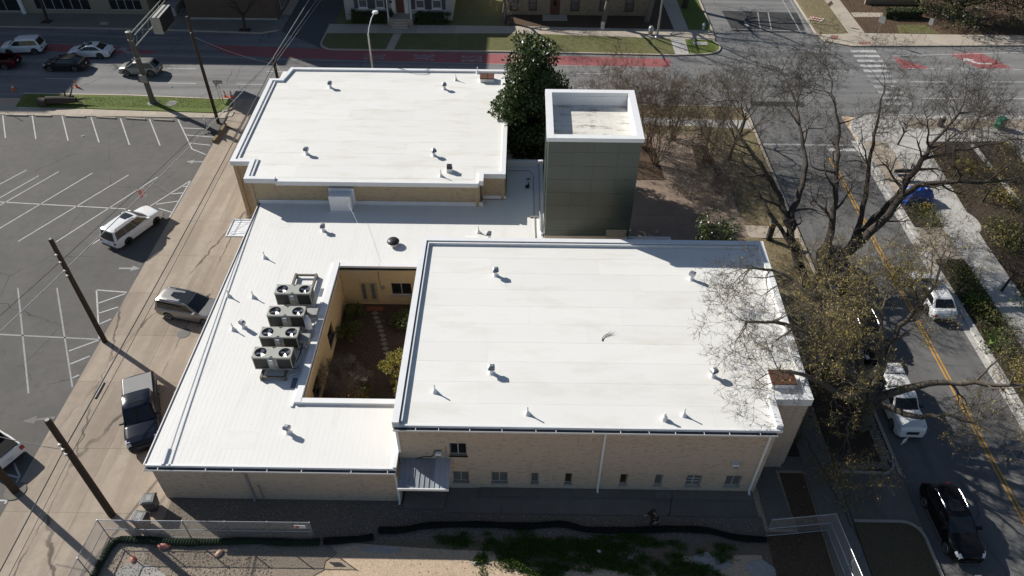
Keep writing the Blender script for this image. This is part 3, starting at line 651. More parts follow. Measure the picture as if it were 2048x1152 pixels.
for (x0,x1,y0,y1,m_) in ((-18.6,-17.0,43.6,44.4,PATCHM),(-16.2,-14.4,24.0,25.2,PATCHM),(-3.9,-2.9,42.6,42.9,PATCHM2)):
    MB().box(x0,x1,y0,y1,ZL,ZL+.0035).build('roof_patch', m_, lr)
MB().box(-20.0,-6.42,22.80,22.9,3.2,3.45).build('fascia', WTRIM, B); eave_gutter(-20.02,-6.45,22.80,3.38,7)
MB().box(-20.06,-19.99,22.9,46.6,3.2,3.43).build('fascia', DARKGAP, B); MB().box(-20.16,-20.08,22.9,46.6,3.28,3.36).build('gutter', GUTTER, B)  # the dark strip stands in for the shaded gap by the gutter
downspout(-14.8, 22.95, .1, 3.2, GREY); downspout(-6.55, 22.95, 0.0, 3.2); MB().tube((-14.3,22.86,0),(-14.3,22.86,1.55),.04,.04,8).build('standpipe', GREY, B)
# rake edge where the low roof meets the tall wall
MB().box(-6.62,-6.41,22.86,27.45,ZL,3.52).build('flashing', WTRIM, B)
# courtyard: parapets, walls, openings
for k, (x0,x1,y0,y1,z1) in enumerate(((-12.9,-12.5,27.1,39.55,3.62),(-12.5,-6.42,27.1,27.45,3.60),(-12.5,-6.42,39.15,39.5,3.58),(-13.08,-12.92,26.9,39.7,3.49))):
    MB().box(x0,x1,y0,y1,ZL-.3 if k < 3 else ZL,z1).build('court_coping', WTRIM, B)
cw = [(33.9,35.3,.75,2.1),(29.2,30.6,.75,2.1)]
wall_x(MB(), -12.75, -12.52, 27.45, 39.15, -.05, 3.25, cw).build('court_wall', STUCCO, B)
for y0,y1,z0,z1 in cw:
    w_ = MB().box(-12.66,-12.6,y0,y1,z0,z0+.06).box(-12.66,-12.6,y0,y1,z1-.06,z1).box(-12.66,-12.6,y0,y0+.06,z0+.06,z1-.06).box(-12.66,-12.6,y1-.06,y1,z0+.06,z1-.06).build('court_window', M_plain('dark_frame', (.08,.06,.04), .5), B)
    MB().box(-12.64,-12.62,y0+.06,y1-.06,z0+.06,z1-.06).build('pane', GLASS, w_); MB().box(-12.6,-12.44,y0-.05,y1+.05,z0-.08,z0).build('sill', SILL, w_)
bh = [(-11.35,-10.05,.08,2.15),(-9.0,-7.6,.95,2.1)]
wall_y(MB(), -12.5, -6.42, 39.05, 39.3, -.05, 3.25, bh).build('court_wall', STUCCO, B)
for x0, x1 in ((-11.35,-10.71),(-10.69,-10.05)):
    d = MB().box(x0,x1,39.12,39.18,.08,2.15).build('court_door', M_plain('cream_door', (.42,.33,.18), .6), B)
    MB().box(x0+.18,x1-.18,39.105,39.119,.45,1.95).build('pane', GLASSG, d)
w_ = MB().box(-9.0,-7.6,39.1,39.16,.95,1.01).box(-9.0,-7.6,39.1,39.16,2.04,2.1).box(-8.33,-8.27,39.1,39.16,1.01,2.04).build('court_window', FRAME, B)
MB().box(-9.0,-8.33,39.125,39.14,1.01,2.04).build('pane', GLASS, w_); MB().box(-8.27,-7.6,39.125,39.14,1.01,2.04).build('pane', GLASS, w_); MB().box(-9.08,-7.5,38.95,39.06,.86,.95).build('sill', SILL, w_)
MB().box(-9.75,-9.5,38.98,39.045,1.55,1.85).build('wall_lamp', GREY, B)
MB().path([(-9.8,39.03,3.2),(-9.8,39.03,2.2),(-9.75,39.03,1.9)], .015, 5).build('cable', BLACKM, B)
wall_y(MB(), -12.5, -6.42, 27.2, 27.44, 0, 3.25).build('court_wall', STUCCO, B)
cfloor = MB().box(-12.5,-6.42,27.45,39.05,-.1,.012).build('court_floor', SOIL, B)
for x, y in ((-10.24,38.08),(-10.1,37.62),(-9.9,37.2),(-9.7,36.75),(-9.56,36.33),(-9.4,35.9),(-9.27,35.5),(-9.14,35.08),(-9.02,34.66),(-8.84,34.24),(-8.7,33.8)):
    MB().prism([(-.27,0),(0,-.2),(.27,0),(0,.2)], 0, .05).build('stepping_stone', APRON, cfloor, loc=(x, y, 0), rz=rng.uniform(-.12,.12))
MB().box(-10.95,-9.7,38.35,38.75,0,.05).build('brick_mat', M_brick('red_brick', (.22,.07,.04), (.18,.06,.04), (.15,.1,.08), .2, .07), cfloor)
# --- rear hall
RP = [(-21.0,64.3),(-1.1,64.3),(-1.05,47.45),(-2.95,47.45),(-2.95,46.45),(-20.55,46.45),(-20.75,48.75),(-22.3,48.75),(-22.6,62.1),(-21.6,62.1)]
def inset_walls(P, t, z0, z1, off):
    mb = MB(); n = len(P)
    for i in range(n):
        a = Vector(P[i]); b_ = Vector(P[(i+1) % n]); d_ = (b_-a).normalized(); nn = Vector((-d_.y, d_.x))
        ar = sum(P[k][0]*P[(k+1) % n][1]-P[(k+1) % n][0]*P[k][1] for k in range(n)); s = 1 if ar > 0 else -1
        a1 = a+nn*s*off; b1 = b_+nn*s*off; q = [a1, b1, b1+nn*s*t, a1+nn*s*t]
        mb.prism([(v.x, v.y) for v in q], z0, z1)
    return mb
inset_walls(RP, .22, 0, 5.45, .12).build('hall_wall', BRICKY, B)
rr = MB().prism(RP, 5.42, ZR-.006).build('rear_roof', ROOFB, B)
ys = [46.9,48.6,50.3,52.0,53.7,55.4,57.1,58.8,60.5,62.1,63.9]
for j in range(len(ys)-1):
    xl = -20.1 if ys[j] < 48.7 else -21.9; xr = -3.4 if ys[j] < 47.2 else -1.55
    cuts = sorted([xl, xr] + [x for x in (rng.uniform(-18,-14), rng.uniform(-11,-8), rng.uniform(-6,-4)) if rng.random() < .55])
    for a, b_ in zip(cuts, cuts[1:]): MB().box(a+.003,b_-.003,ys[j]+.004,ys[j+1]-.004,ZR-.01,ZR+rng.uniform(0,.003)).build('roof_sheet', ROOFB, rr)
coping('coping', [(-20.95,64.2),(-1.2,64.2),(-1.2,47.55),(-2.85,47.55),(-2.85,46.6)], .34, 5.4, 5.80)
coping('coping', [(-18.5,46.55),(-20.5,46.55),(-20.65,48.85),(-22.2,48.85),(-22.5,62.0),(-21.5,62.0),(-21.1,64.2)], .34, 5.4, 5.802)
coping('coping', [(-20.2,46.9),(-20.3,49.15),(-21.85,49.2),(-22.1,61.65)], .12, 5.55, 5.74, GUTTER)
MB().box(-18.3,-3.05,46.28,46.5,5.30,5.66).build('fascia', WTRIM, B)
MB().box(-20.0,-2.75,46.52,46.60,ZL,3.75).build('flashing', WTRIM, B); MB().box(-2.83,-1.0,47.48,47.56,ZL,3.72).build('flashing', WTRIM, B)
MB().box(-21.4,-20.9,48.85,48.9,1.0,2.2).build('hall_window', M_plain('olive_shutter', (.16,.13,.06), .7), B)
# white duct housing against the hall wall
ph = MB().box(-14.3,-12.65,45.55,46.5,ZL,4.85).build('duct_housing', WTRIM, B); MB().box(-14.4,-12.5,46.3,46.55,ZL+.1,5.05).build('flashing', WTRIM, ph); MB().box(-14.45,-12.5,45.42,45.56,ZL,ZL+.06).build('skirt', WTRIM, ph)
# back parapet of the link roof, conduits
MB().box(-1.0,1.95,52.0,52.25,3.2,3.95).build('parapet', WTRIM, B); MB().box(1.66,1.9,43.0,52.2,ZL,3.62).build('parapet', WTRIM, B)
# --- tower
TX0, TX1, TY0, TY1, TZ = 1.90, 7.95, 42.2, 48.45, 12.25
MB().box(TX0+.05,TX1-.05,TY0+.05,TY1-.05,0,3.3).build('tower_base', BRICK, B)
tw = MB().box(TX0+.04,TX1-.04,TY0+.04,TY0+.3,3.3,12.05).box(TX0+.04,TX1-.04,TY1-.3,TY1-.04,3.3,12.05).box(TX0+.04,TX0+.3,TY0+.3,TY1-.3,3.3,12.05).box(TX1-.3,TX1-.04,TY0+.3,TY1-.3,3.3,12.05).build('tower_wall', GREENP, B)
zs = [4.10,4.55,5.65,6.75,7.85,8.93,10.02,11.1,12.0]; cx = [TX0,3.55,4.92,6.52,TX1]
for i in range(4):
    for j in range(8): MB().box(cx[i]+.006,cx[i+1]-.006,TY0,TY0+.039,zs[j]+.006,zs[j+1]-.006).build('cladding_panel', GREENP, tw)
cy = [TY0+.04,44.9,46.9,TY1]
for i in range(3):
    for j in range(8): MB().box(TX0,TX0+.039,cy[i]+.006,cy[i+1]-.006,zs[j]+.006,zs[j+1]-.006).build('cladding_panel', GREENP, tw)
MB().box(TX0-.02,TX1-.1,TY0-.03,TY0+.04,3.2,4.08).build('plinth', M_plain('pale_plinth', (.45,.40,.33), .8), B)
MB().box(6.3,7.75,TY0-.05,TY0-.032,4.0,4.72).build('stone_panel', M_noise('limestone', (.30,.29,.25), (.17,.16,.12), 3, .9, 20, .3, .3), B)
coping('tower_coping', [(TX0+.1,TY0+.1),(TX0+.1,TY1-.1),(TX1-.1,TY1-.1),(TX1-.1,TY0+.1),(TX0+.57,TY0+.1)], .46, 11.97, TZ)
MB().box(TX0+.3,TX1-.3,TY0+.3,TY0+.36,11.2,11.97).box(TX0+.3,TX1-.3,TY1-.36,TY1-.3,11.2,11.97).box(TX0+.3,TX0+.36,TY0+.36,TY1-.36,11.2,11.97).box(TX1-.36,TX1-.3,TY0+.36,TY1-.36,11.2,11.97).build('parapet_lining', WTRIM, B)
tr = MB().box(TX0+.3,TX1-.3,TY0+.3,TY1-.3,11.1,11.25).build('tower_roof', ROOFT, B)
tx = lin(TX0+.37, TX1-.37, 4); ty = lin(TY0+.37, TY1-.37, 3)
for i in range(4):
    for j in range(3): MB().box(tx[i]+.006,tx[i+1]-.006,ty[j]+.006,ty[j+1]-.006,11.25,11.264).build('roof_sheet', ROOFT, tr)
mb = MB().tube((1.80,42.4,3.6),(1.80,42.4,11.9),.03,.03,6).build('conduit', BLACKM, B)
mb = MB().tube((1.6,43.2,3.72),(1.6,51.8,3.78),.045,.045,6).build('conduit', GREY, B); MB().path([(1.3,40.6,3.45),(1.2,44,3.47),(1.15,50.6,3.5),(0.9,51.3,3.5),(-.9,51.3,3.5)], .03, 6).build('conduit', GREY, B)
for y in (41.6,45.2): MB().box(.85,1.45,y-.06,y+.06,ZL,3.5).build('pipe_support', GREY, B)
# canopy beside the tower
MB().box(7.98,11.2,39.0,43.1,2.95,3.2).box(7.98,11.2,42.95,43.1,3.2,3.38).box(11.05,11.2,39.0,42.95,3.2,3.38).build('canopy', WTRIM, B)
# side awning over the alley door
sa = MB().box(-21.9,-20.2,43.3,43.38,2.62,2.76).box(-21.9,-21.82,43.38,45.3,2.62,2.76).box(-21.9,-20.2,45.3,45.38,2.62,2.76).build('alley_awning', WHITEM, B)
for k in range(7): MB().box(-21.81,-20.2,43.40+k*.272,43.64+k*.272,2.64,2.70).build('awning_panel', WHITEM, sa)
MB().path([(-21.6,43.6,2.76),(-20.0,44.6,3.3)], .015, 5).build('stay', STEEL, sa); MB().path([(-21.6,45.1,2.76),(-20.0,45.4,3.3)], .015, 5).build('stay', STEEL, sa)
# ================================================================== ROOFTOP THINGS
_mc = {}
def M_plain_cached(n, c, **k):
    if n not in _mc: _mc[n] = M_plain(n, c, **k)
    return _mc[n]
def gooseneck(loc, rz, label, group='gooseneck roof vents'):
    t = thing('gooseneck_vent', label, 'roof vent', loc, rz, group); t.scale = (.8,.8,.72)
    MB().lathe((0,0,0), [(.30,0),(.24,.03),(.17,.10),(.155,.16),(.155,.55)], 12).build('pipe', WTRIM, t, 50, False)
    h = MB().box(-.24,.24,-.20,.16,.52,.80); h.add([(-.24,-.20,.80),(.24,-.20,.80),(.24,.16,.80),(-.24,.16,.80),(-.12,-.1,.92),(.12,-.1,.92),(.12,.1,.92),(-.12,.1,.92)], [(0,1,5,4),(1,2,6,5),(2,3,7,6),(3,0,4,7),(4,5,6,7)])
    ho = h.build('hood', GALV, t, 0, False)
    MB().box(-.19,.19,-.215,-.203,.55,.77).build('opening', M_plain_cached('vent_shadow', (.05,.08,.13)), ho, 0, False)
    return t
G0 = gooseneck((-16.94,60.87,ZR), .1, 'gooseneck vent with grey hood at far left of the rear roof')
for loc, rz, lab in (((-6.76,60.83,ZR), .3, 'gooseneck vent near the rusty hatch on the rear roof'),
        ((-16.71,50.06,ZR), -.1, 'gooseneck vent at near left of the rear roof, above the white duct housing'),
        ((-6.71,50.07,ZR), .5, 'gooseneck vent behind the small black-topped vent on the rear roof'),
        ((-14.42,43.23,ZL), .2, 'gooseneck vent on the low roof in front of the white duct housing'),
        ((-2.15,42.6,ZL), 0, 'gooseneck vent half hidden behind the tall roof edge near the green tower'),
        ((-17.54,33.24,ZL), -.6, 'gooseneck vent on the low roof left of the condenser row'),
        ((-12.77,25.12,ZL), -.3, 'gooseneck vent alone near the front edge of the low roof'),
        ((-1.42,35.5,ZH), .2, 'gooseneck vent at far left of the tall front roof'),
        ((11.01,35.36,ZH), 2.6, 'gooseneck vent next to the tower shadow on the tall front roof'),
        ((-1.40,27.35,ZH), .1, 'gooseneck vent at near left of the tall front roof'),
        ((10.91,27.33,ZH), .4, 'gooseneck vent beside overhanging twigs at near right of the tall roof')):
    dup(G0, loc, rz, lab)
def pipe_vent(loc, label, r=.04, h=.62):
    t = thing('vent_pipe', label, 'vent pipe', loc, 0, 'plumbing vent pipes')
    MB().lathe((0,0,0), [(.19,0),(.15,.05),(r*2.2,.17),(r*1.5,.27)], 12).build('boot', WTRIM, t, 50, False)
    MB().lathe((0,0,0), [(r,.2),(r,h)], 8).build('pipe', WTRIM, t, 50, False)
    return t
P0 = pipe_vent((-3.96,63.93,ZR), 'thin white vent pipe at the back edge of the rear roof')
for loc, lab in (((-5.85,62.54,ZR),'thin white vent pipe left of the rusty hatch on the rear roof'),((-1.84,55.58,ZR),'thin white vent pipe at the right edge of the rear roof'),
        ((-5.92,47.26,ZR),'thin white vent pipe beside the small black-topped vent'),((-17.95,40.09,ZL),'thin white vent pipe on the low roof behind the condenser rack'),
        ((-2.95,43.29,ZL),'thin white vent pipe on the low roof near the green tower'),((-19.34,36.1,ZL),'thin white vent pipe nearest the alley edge of the low roof'),
        ((-17.67,36.03,ZL),'thin white vent pipe just left of the hindmost condenser'),((-18.14,33.01,ZL),'thin white vent pipe beside a gooseneck vent on the low roof'),
        ((-4.43,25.94,ZH),'thin white vent pipe at near left corner of the tall roof'),((.61,24.54,ZH),'thin white vent pipe by the gutter left of the middle downspout'),
        ((8.88,24.59,ZH),'taller thin vent pipe of the pair by the gutter')):
    dup(P0, loc, rng.uniform(0,3), lab)
pipe_vent((7.81,24.31,ZH), 'stout vent pipe of the pair by the gutter', .075, .55)
t = thing('box_vent', 'small square vent with a black top on the rear roof', 'roof vent', (-5.32,47.95,ZR))
MB().box(-.22,.22,-.22,.22,0,.32).build('base', WTRIM, t, 0, False); MB().box(-.19,.19,-.19,.19,.32,.55).build('cap', BLACKM, t, 0, False)
for loc, s, lab in (((-3.02,62.6,ZR),1.,'rusty brown roof hatch on white kerb at the back of the rear roof'),((14.6,27.0,ZH),1.05,'rusty brown roof hatch under bare twigs at the corner of the tall roof')):
    t = thing('roof_hatch', lab, 'hatch', loc, 0, 'rusty roof hatches')
    MB().box(-.60*s,.60*s,-.45*s,.45*s,0,.34).build('kerb', WTRIM, t, 0, False)
    l = MB().box(-.64*s,-.02,-.49*s,.49*s,.34,.44).build('lid', RUST, t, 0, False); MB().box(.0,.64*s,-.49*s,.49*s,.34,.44).build('lid', RUST, t, 0, False)
    MB().box(-.05,.03,-.5*s,.5*s,.44,.47).build('lid_strip', RUST, t, 0, False)
t = thing('mushroom_vent', 'black mushroom-shaped exhaust vent on the low roof', 'roof vent', (-9.03,41.75,ZL))
MB().lathe((0,0,0), [(.28,0),(.25,.25)], 14).build('collar', WTRIM, t, 50, False); MB().lathe((0,0,0), [(.30,.25),(.44,.28),(.45,.34),(.38,.44),(.2,.50),(.02,.52)], 20).build('cap', BLACKM, t, 40, False)
t = thing('roof_floodlight', 'small silver floodlight on the link roof beside the green tower', 'floodlight', (.75,49.4,ZL))
MB().lathe((0,0,0), [(.12,0),(.04,.05),(.03,.4)], 8).build('stand', BLACKM, t, 40, False); MB().lathe((0,0,0), [(.05,.36),(.2,.48),(.2,.56),(.16,.6)], 14).build('head', STEEL, t, 40, False); MB().box(-.25,.05,-.45,-.2,0,.18).build('junction_box', BLACKM, t, 0, False)
# condensers
def condenser(loc, label):
    t = thing('condenser', label, 'air conditioner', loc, 0, 'twin-fan condensers in a row on the low roof')
    W_, D_, H_ = 2.30, .86, 1.08; z0 = .02
    cab = MB()
    cab.box(-W_/2,W_/2,-D_/2,D_/2,z0,z0+.08)
    for sx in (-1,1):
        for sy in (-1,1): cab.box(sx*W_/2-(.05 if sx>0 else 0), sx*W_/2+(.05 if sx<0 else 0), sy*D_/2-(.05 if sy>0 else 0), sy*D_/2+(.05 if sy<0 else 0), z0+.08, H_-.06)
    cab.box(-.28,.28,-D_/2,D_/2,z0+.08,H_-.06)
    # top with two round openings, one ring of quads each
    n = 24; fr = .36
    for cxx in (-.72,.72):
        vs = []; x0_, x1_ = (-W_/2, 0) if cxx < 0 else (0, W_/2); fs = []
        for k in range(n):
            a = 2*math.pi*(k+.5)/n; c_, s_ = math.cos(a), math.sin(a)
            vs.append((cxx+fr*c_, fr*s_, H_))
            k_ = min((x1_-cxx)/c_ if c_ > 0 else (x0_-cxx)/c_, (D_/2)/abs(s_))
            vs.append((cxx+k_*c_, k_*s_, H_))
        for k in range(n): fs.append((2*k, 2*k+1, 2*((k+1) % n)+1, 2*((k+1) % n)))
        cab.add(vs, fs)
    cab.box(-W_/2,W_/2,-D_/2-.012,-D_/2+.01,H_-.12,H_-.002).box(-W_/2,W_/2,D_/2-.01,D_/2+.012,H_-.12,H_-.002).box(-W_/2-.012,-W_/2+.01,-D_/2,D_/2,H_-.12,H_-.002).box(W_/2-.01,W_/2+.012,-D_/2,D_/2,H_-.12,H_-.002)
    cab.build('cabinet', UNIT, t, 0, False)
    for x0_, x1_, y_ in ((-W_/2+.06,-.285,-1),(.285,W_/2-.06,-1),(-W_/2+.06,-.285,1),(.285,W_/2-.06,1)):
        yy = y_*(D_/2-.02); MB().box(x0_,x1_,min(yy,yy-.02*y_),max(yy,yy-.02*y_),z0+.09,H_-.13).build('coil_grille', GRILLE, t, 0, False)
    for sx in (-1,1):
        xx = sx*(W_/2-.02); MB().box(min(xx,xx-.02*sx),max(xx,xx-.02*sx),-D_/2+.06,D_/2-.06,z0+.09,H_-.13).build('coil_grille', GRILLE, t, 0, False)
    for cxx in (-.72,.72):
        sh = MB(); vs = []; fs = []
        for k in range(n):
            a = 2*math.pi*(k+.5)/n; vs += [(cxx+fr*math.cos(a), fr*math.sin(a), H_), (cxx+fr*math.cos(a), fr*math.sin(a), H_-.26)]
        fs = [(2*k, 2*k+1, 2*((k+1) % n)+1, 2*((k+1) % n)) for k in range(n)] + [tuple(2*k+1 for k in range(n))]
        fan = MB().add(vs, fs).build('fan_well', M_plain_cached('fan_well', (.12,.13,.145)), t, 0, False)
        bl = MB()
        for k in range(3):
            a = 2*math.pi*k/3 + cxx; ca, sa_ = math.cos(a), math.sin(a)
            pts = [(.05,-.05,-.10),(.30,-.17,-.10),(.34,.08,-.05),(.06,.06,-.06)]
            bl.add([(cxx+u*ca-v*sa_, u*sa_+v*ca, H_+z) for u, v, z in pts], [(0,1,2,3)])
        bl.lathe((cxx,0,H_-.18), [(.07,0),(.07,.09)], 8)
        bl.build('fan_blades', STEEL, fan, 0, False)
        gd = MB()
        for rr_ in (.12,.24,.345):
            pts = [(cxx+rr_*math.cos(2*math.pi*k/18), rr_*math.sin(2*math.pi*k/18), H_+.01) for k in range(19)]; gd.path(pts, .004, 4, False)
        for k in range(4):
            a = math.pi*k/4; gd.tube((cxx-fr*math.cos(a),-fr*math.sin(a),H_+.005),(cxx+fr*math.cos(a),fr*math.sin(a),H_+.005),.006,.006,4)
        gd.build('fan_guard', BLACKM, fan, 0, False)
    b_ = MB().box(-.12,.10,-D_/2-.16,-D_/2-.013,.62,.98).build('control_box', M_plain_cached('control_box', (.42,.45,.48)), t, 0, False)
    MB().path([(0,-D_/2-.08,.62),(.1,-D_/2-.1,.3),(.6,-D_/2-.06,.1)], .025, 6).build('conduit', GREY, t, 0, False)
    return t
C0 = condenser((-14.58,35.42,ZL+.32), 'grey twin-fan condenser hindmost in the row on the low roof')
for y, lab in ((33.4,'grey twin-fan condenser second from the back of the row'),(31.55,'grey twin-fan condenser third from the back of the row'),(29.88,'grey twin-fan condenser nearest the front of the low roof')):
    dup(C0, (-14.56,y,ZL+.32), 0, lab)
t = thing('condenser_rack', 'dark steel rail rack carrying the four condensers', 'rack', (-14.6,33.5,ZL))
for x in (-15.25,-13.85): MB().box(x-.07,x+.07,28.85,38.2,ZL+.12,ZL+.30).build('rail', M_plain_cached('rail_steel', (.13,.115,.10)), t)
for y in (28.95,38.1,33.0): MB().box(-15.18,-13.92,y-.06,y+.06,ZL+.16,ZL+.28).build('crossbar', M_plain_cached('rail_steel', (.13,.115,.10)), t)
for x in (-15.25,-13.85):
    for y in (28.95,31.9,35.0,38.1): MB().box(x-.09,x+.09,y-.09,y+.09,ZL,ZL+.12).build('rack_foot', WOODL, t)
t = thing('duct_riser', 'white elbow duct with grey boxes between condensers and courtyard edge', 'duct', (-13.15,33.0,ZL))
MB().lathe((-13.2,32.9,ZL), [(.28,0),(.22,.05),(.2,.55)], 14).build('riser', WTRIM, t, 40); MB().path([(-13.2,32.9,ZL+.5),(-13.2,32.95,ZL+.75),(-13.28,33.1,ZL+.9),(-13.45,33.3,ZL+.95)], .21, 12).build('elbow', WTRIM, t, 40)
for (x,y,z,a,b_,c) in ((-13.15,33.9,ZL+.75,.35,.3,.14),(-13.2,31.7,ZL+.7,.35,.3,.14),(-13.1,32.5,ZL+.2,.3,.25,.2)): MB().box(x-a,x+a,y-b_,y+b_,z-c,z+c).build('electrical_box', GREY, t)
for x in (-13.4,-12.95):
    for y in (31.7,33.9): MB().box(x-.025,x+.025,y-.025,y+.025,ZL,ZL+.6).build('post', GREY, t)
MB().path([(-13.2,31.6,ZL+.5),(-13.25,30.9,ZL+.25),(-13.1,30.0,ZL+.12),(-13.1,29.4,ZL+.12),(-13.6,29.2,ZL+.15)], .045, 6).build('pipe', GALV, t)
MB().path([(-13.3,31.6,ZL+.5),(-13.35,30.9,ZL+.2),(-13.45,30.2,ZL+.2)], .035, 6).build('pipe', BLACKM, t)
for y in (29.4,31.0,32.6,34.6): MB().path([(-13.45,y,ZL+.45),(-13.2,y+.15,ZL+.4),(-13.15,y+.4,ZL+.35)], .03, 6).build('pipe', BLACKM, t)
for k, (x, y) in enumerate(((-13.05,36.6),(-13.12,28.7))): MB().box(x-.3,x+.05,y-.4,y+.4,ZL,ZL+.012).build('walk_pad', M_plain_cached('walk_pad', (.14,.15,.17)), t)
# fallen branch
tb = MB(); rb = random.Random(3)
tb.path([(0,0,.03),(.04,.22,.05),(.2,.45,.06),(.5,.62,.07)], [.03,.025,.014,.008], 5)
for k in range(9):
    a = rb.uniform(.2,1.2); p = Vector((.1+.05*k,.3+.03*k,.05)); tb.path([p, p+Vector((math.cos(a)*.4, math.sin(a)*.4, .04))], [.008,.003], 4)
o = tb.build('fallen_twig', BARKG, None, loc=(4.95,29.9,ZH)); o['label'] = 'small dry twig lying on the tall white roof'; o['category'] = 'twig'
# ================================================================== VEHICLES
def interp(tab, t):
    for (a, va), (b, vb) in zip(tab, tab[1:]):
        if t <= b: return va + (vb-va)*max(0, (t-a))/(b-a)
    return tab[-1][1]
TOPS = dict(
    suv=[(0,.62),(.012,.86),(.05,1.02),(.10,1.06),(.66,1.06),(.72,1.08),(.86,1.02),(.95,.93),(.985,.80),(1,.55)],
    sedan=[(0,.60),(.015,.82),(.05,.95),(.16,.985),(.30,.93),(.62,.90),(.68,.95),(.82,.88),(.94,.76),(.985,.62),(1,.45)],
    hatch=[(0,.60),(.015,.82),(.05,.97),(.14,.98),(.62,.93),(.70,1.0),(.82,.93),(.94,.80),(.985,.64),(1,.45)],
    truck=[(0,.80),(.008,1.02),(.02,1.10),(.36,1.10),(.40,1.12),(.72,1.14),(.76,1.20),(.90,1.15),(.965,1.08),(.99,.86),(1,.55)])
PLAN = [(0,.84),(.02,.90),(.07,.955),(.16,.985),(.32,1),(.74,1),(.86,.98),(.94,.91),(.975,.83),(1,.66)]
PLAN_T = [(0,.93),(.015,.96),(.06,.985),(.3,1),(.86,1),(.94,.97),(.98,.9),(1,.78)]
def car(name, label, cat, x, y, head, L, W, H, style, paint, wb, rear_oh, cabin, top_frac=.76, rim=None, roof=None, rails=None, sun=None,
        bed=None, pillars=(.0,.34,.66,1.0), lower=None, group=None, wr=.345, grille=True, lights=True, stripe_m=None, mirrors=True, rear_glass=True, shell=False):
    """heading = degrees of the nose from +X. cabin = (rear base, roof rear, roof front, windscreen base) as fractions of length from the tail"""
    t = thing(name, label, cat, (x, y, 0), R(head), group)
    tops = TOPS[style]; plan = PLAN_T if style == 'truck' else PLAN
    s_h = 1.0; zs = .27 if style in ('suv','truck') else .20
    xr = -L/2+rear_oh; xf = xr+wb; Rw = wr*1.16
    st = sorted({*[i/44 for i in range(45)], *[p[0] for p in tops], *[p[0] for p in plan],
                 *[((xw+dx)+L/2)/L for xw in (xr, xf) for dx in (-Rw,-Rw*.97,-Rw*.8,-Rw*.5,-Rw*.2,Rw*.2,Rw*.5,Rw*.8,Rw*.97,Rw)]})
    st = [q for q in st if 0 <= q <= 1]
    rings = []; bed_rng = bed
    for q in st:
        X = -L/2+q*L; wv = W/2*interp(plan, q); zt = interp(tops, q)*s_h
        zb = zs + (.10 if q < .04 or q > .96 else 0)
        for xw in (xr, xf):
            dd_ = Rw*Rw-(X-xw)**2
            if dd_ > 0: zb = max(zb, wr+math.sqrt(dd_)*.98)
        zb = min(zb, zt-.08); hh = zt-zb
        half = [(wv*.88,zb),(wv*.975,zb+.05*hh+.01),(wv*.995,zb+.30*hh),(wv,zb+.55*hh),(wv*.975,zb+.82*hh),(wv*.935,zt-.03),(wv*.88,zt+.005)]
        if bed_rng and bed_rng[0] <= q <= bed_rng[1]: half += [(wv*.86,zt+.005),(wv*.86,zt-.50 if bed_rng[2] else zt-.02),(0,zt-.50 if bed_rng[2] else zt-.015)]
        else: half += [(wv*.70,zt+.025),(wv*.36,zt+.045),(0,zt+.05)]
        ring = [(X, yv, zv) for yv, zv in half] + [(X, -yv, zv) for yv, zv in half[-2::-1]]
        rings.append(ring)
    n = len(rings[0]); mb = MB(); vs = [p for r_ in rings for p in r_]; fs = []
    for i in range(len(rings)-1):
        for k in range(n-1): fs.append((i*n+k, (i+1)*n+k, (i+1)*n+k+1, i*n+k+1))
        fs.append((i*n+n-1, (i+1)*n+n-1, (i+1)*n, i*n))
    fs.append(tuple(range(n))); fs.append(tuple((len(rings)-1)*n+k for k in range(n-1, -1, -1)))
    body = mb.add(vs, fs).build('body', paint, t, 38, False)
    # cabin
    c0, c1, c2, c3 = [-L/2+f*L for f in cabin]
    zb0 = interp(tops, cabin[0])-.02; zb3 = interp(tops, cabin[3])-.01
    wb_, wt_ = W/2*.90, W/2*top_frac; zr = H-.055
    bow = .07
    def edge(xc, wv, z, sgn, bowv, m=5): return [(xc+sgn*bowv*(1-(2*k/(m-1)-1)**2), wv*(2*k/(m-1)-1), z) for k in range(m)]
    ringB = edge(c0, wb_, zb0, -1, bow) + [p for p in [(c0+(c3-c0)*u, wb_*(1.015), zb0+(zb3-zb0)*u) for u in (.25,.5,.75)]] + edge(c3, wb_, zb3, 1, bow*2.0)[::-1] + [(c0+(c3-c0)*u, -wb_*1.015, zb0+(zb3-zb0)*u) for u in (.75,.5,.25)]
    def roofring(wv, dx, z): return edge(c1+dx, wv, z, -1, bow*.6) + [(c1+dx+(c2-c1-2*dx)*u, wv*1.02, z+.02) for u in (.25,.5,.75)] + edge(c2-dx, wv, z-.01, 1, bow*1.2)[::-1] + [(c1+dx+(c2-c1-2*dx)*u, -wv*1.02, z+.02) for u in (.75,.5,.25)]
    r1 = roofring(wt_, 0, zr); r2 = roofring(wt_*.90, .10, zr+.035); r3 = roofring(wt_*.5, .35, zr+.052)
    nb = len(ringB); vs = ringB+r1+r2+r3; fs = []
    for a in range(3):
        for k in range(nb): fs.append((a*nb+k, a*nb+(k+1) % nb, (a+1)*nb+(k+1) % nb, (a+1)*nb+k))
    fs.append(tuple(range(3*nb, 4*nb)))
    MB().add(vs, fs).build('cabin', roof or paint, t, 42, False)
    def lerp(a, b, u): return tuple(p+(q-p)*u for p, q in zip(a, b))
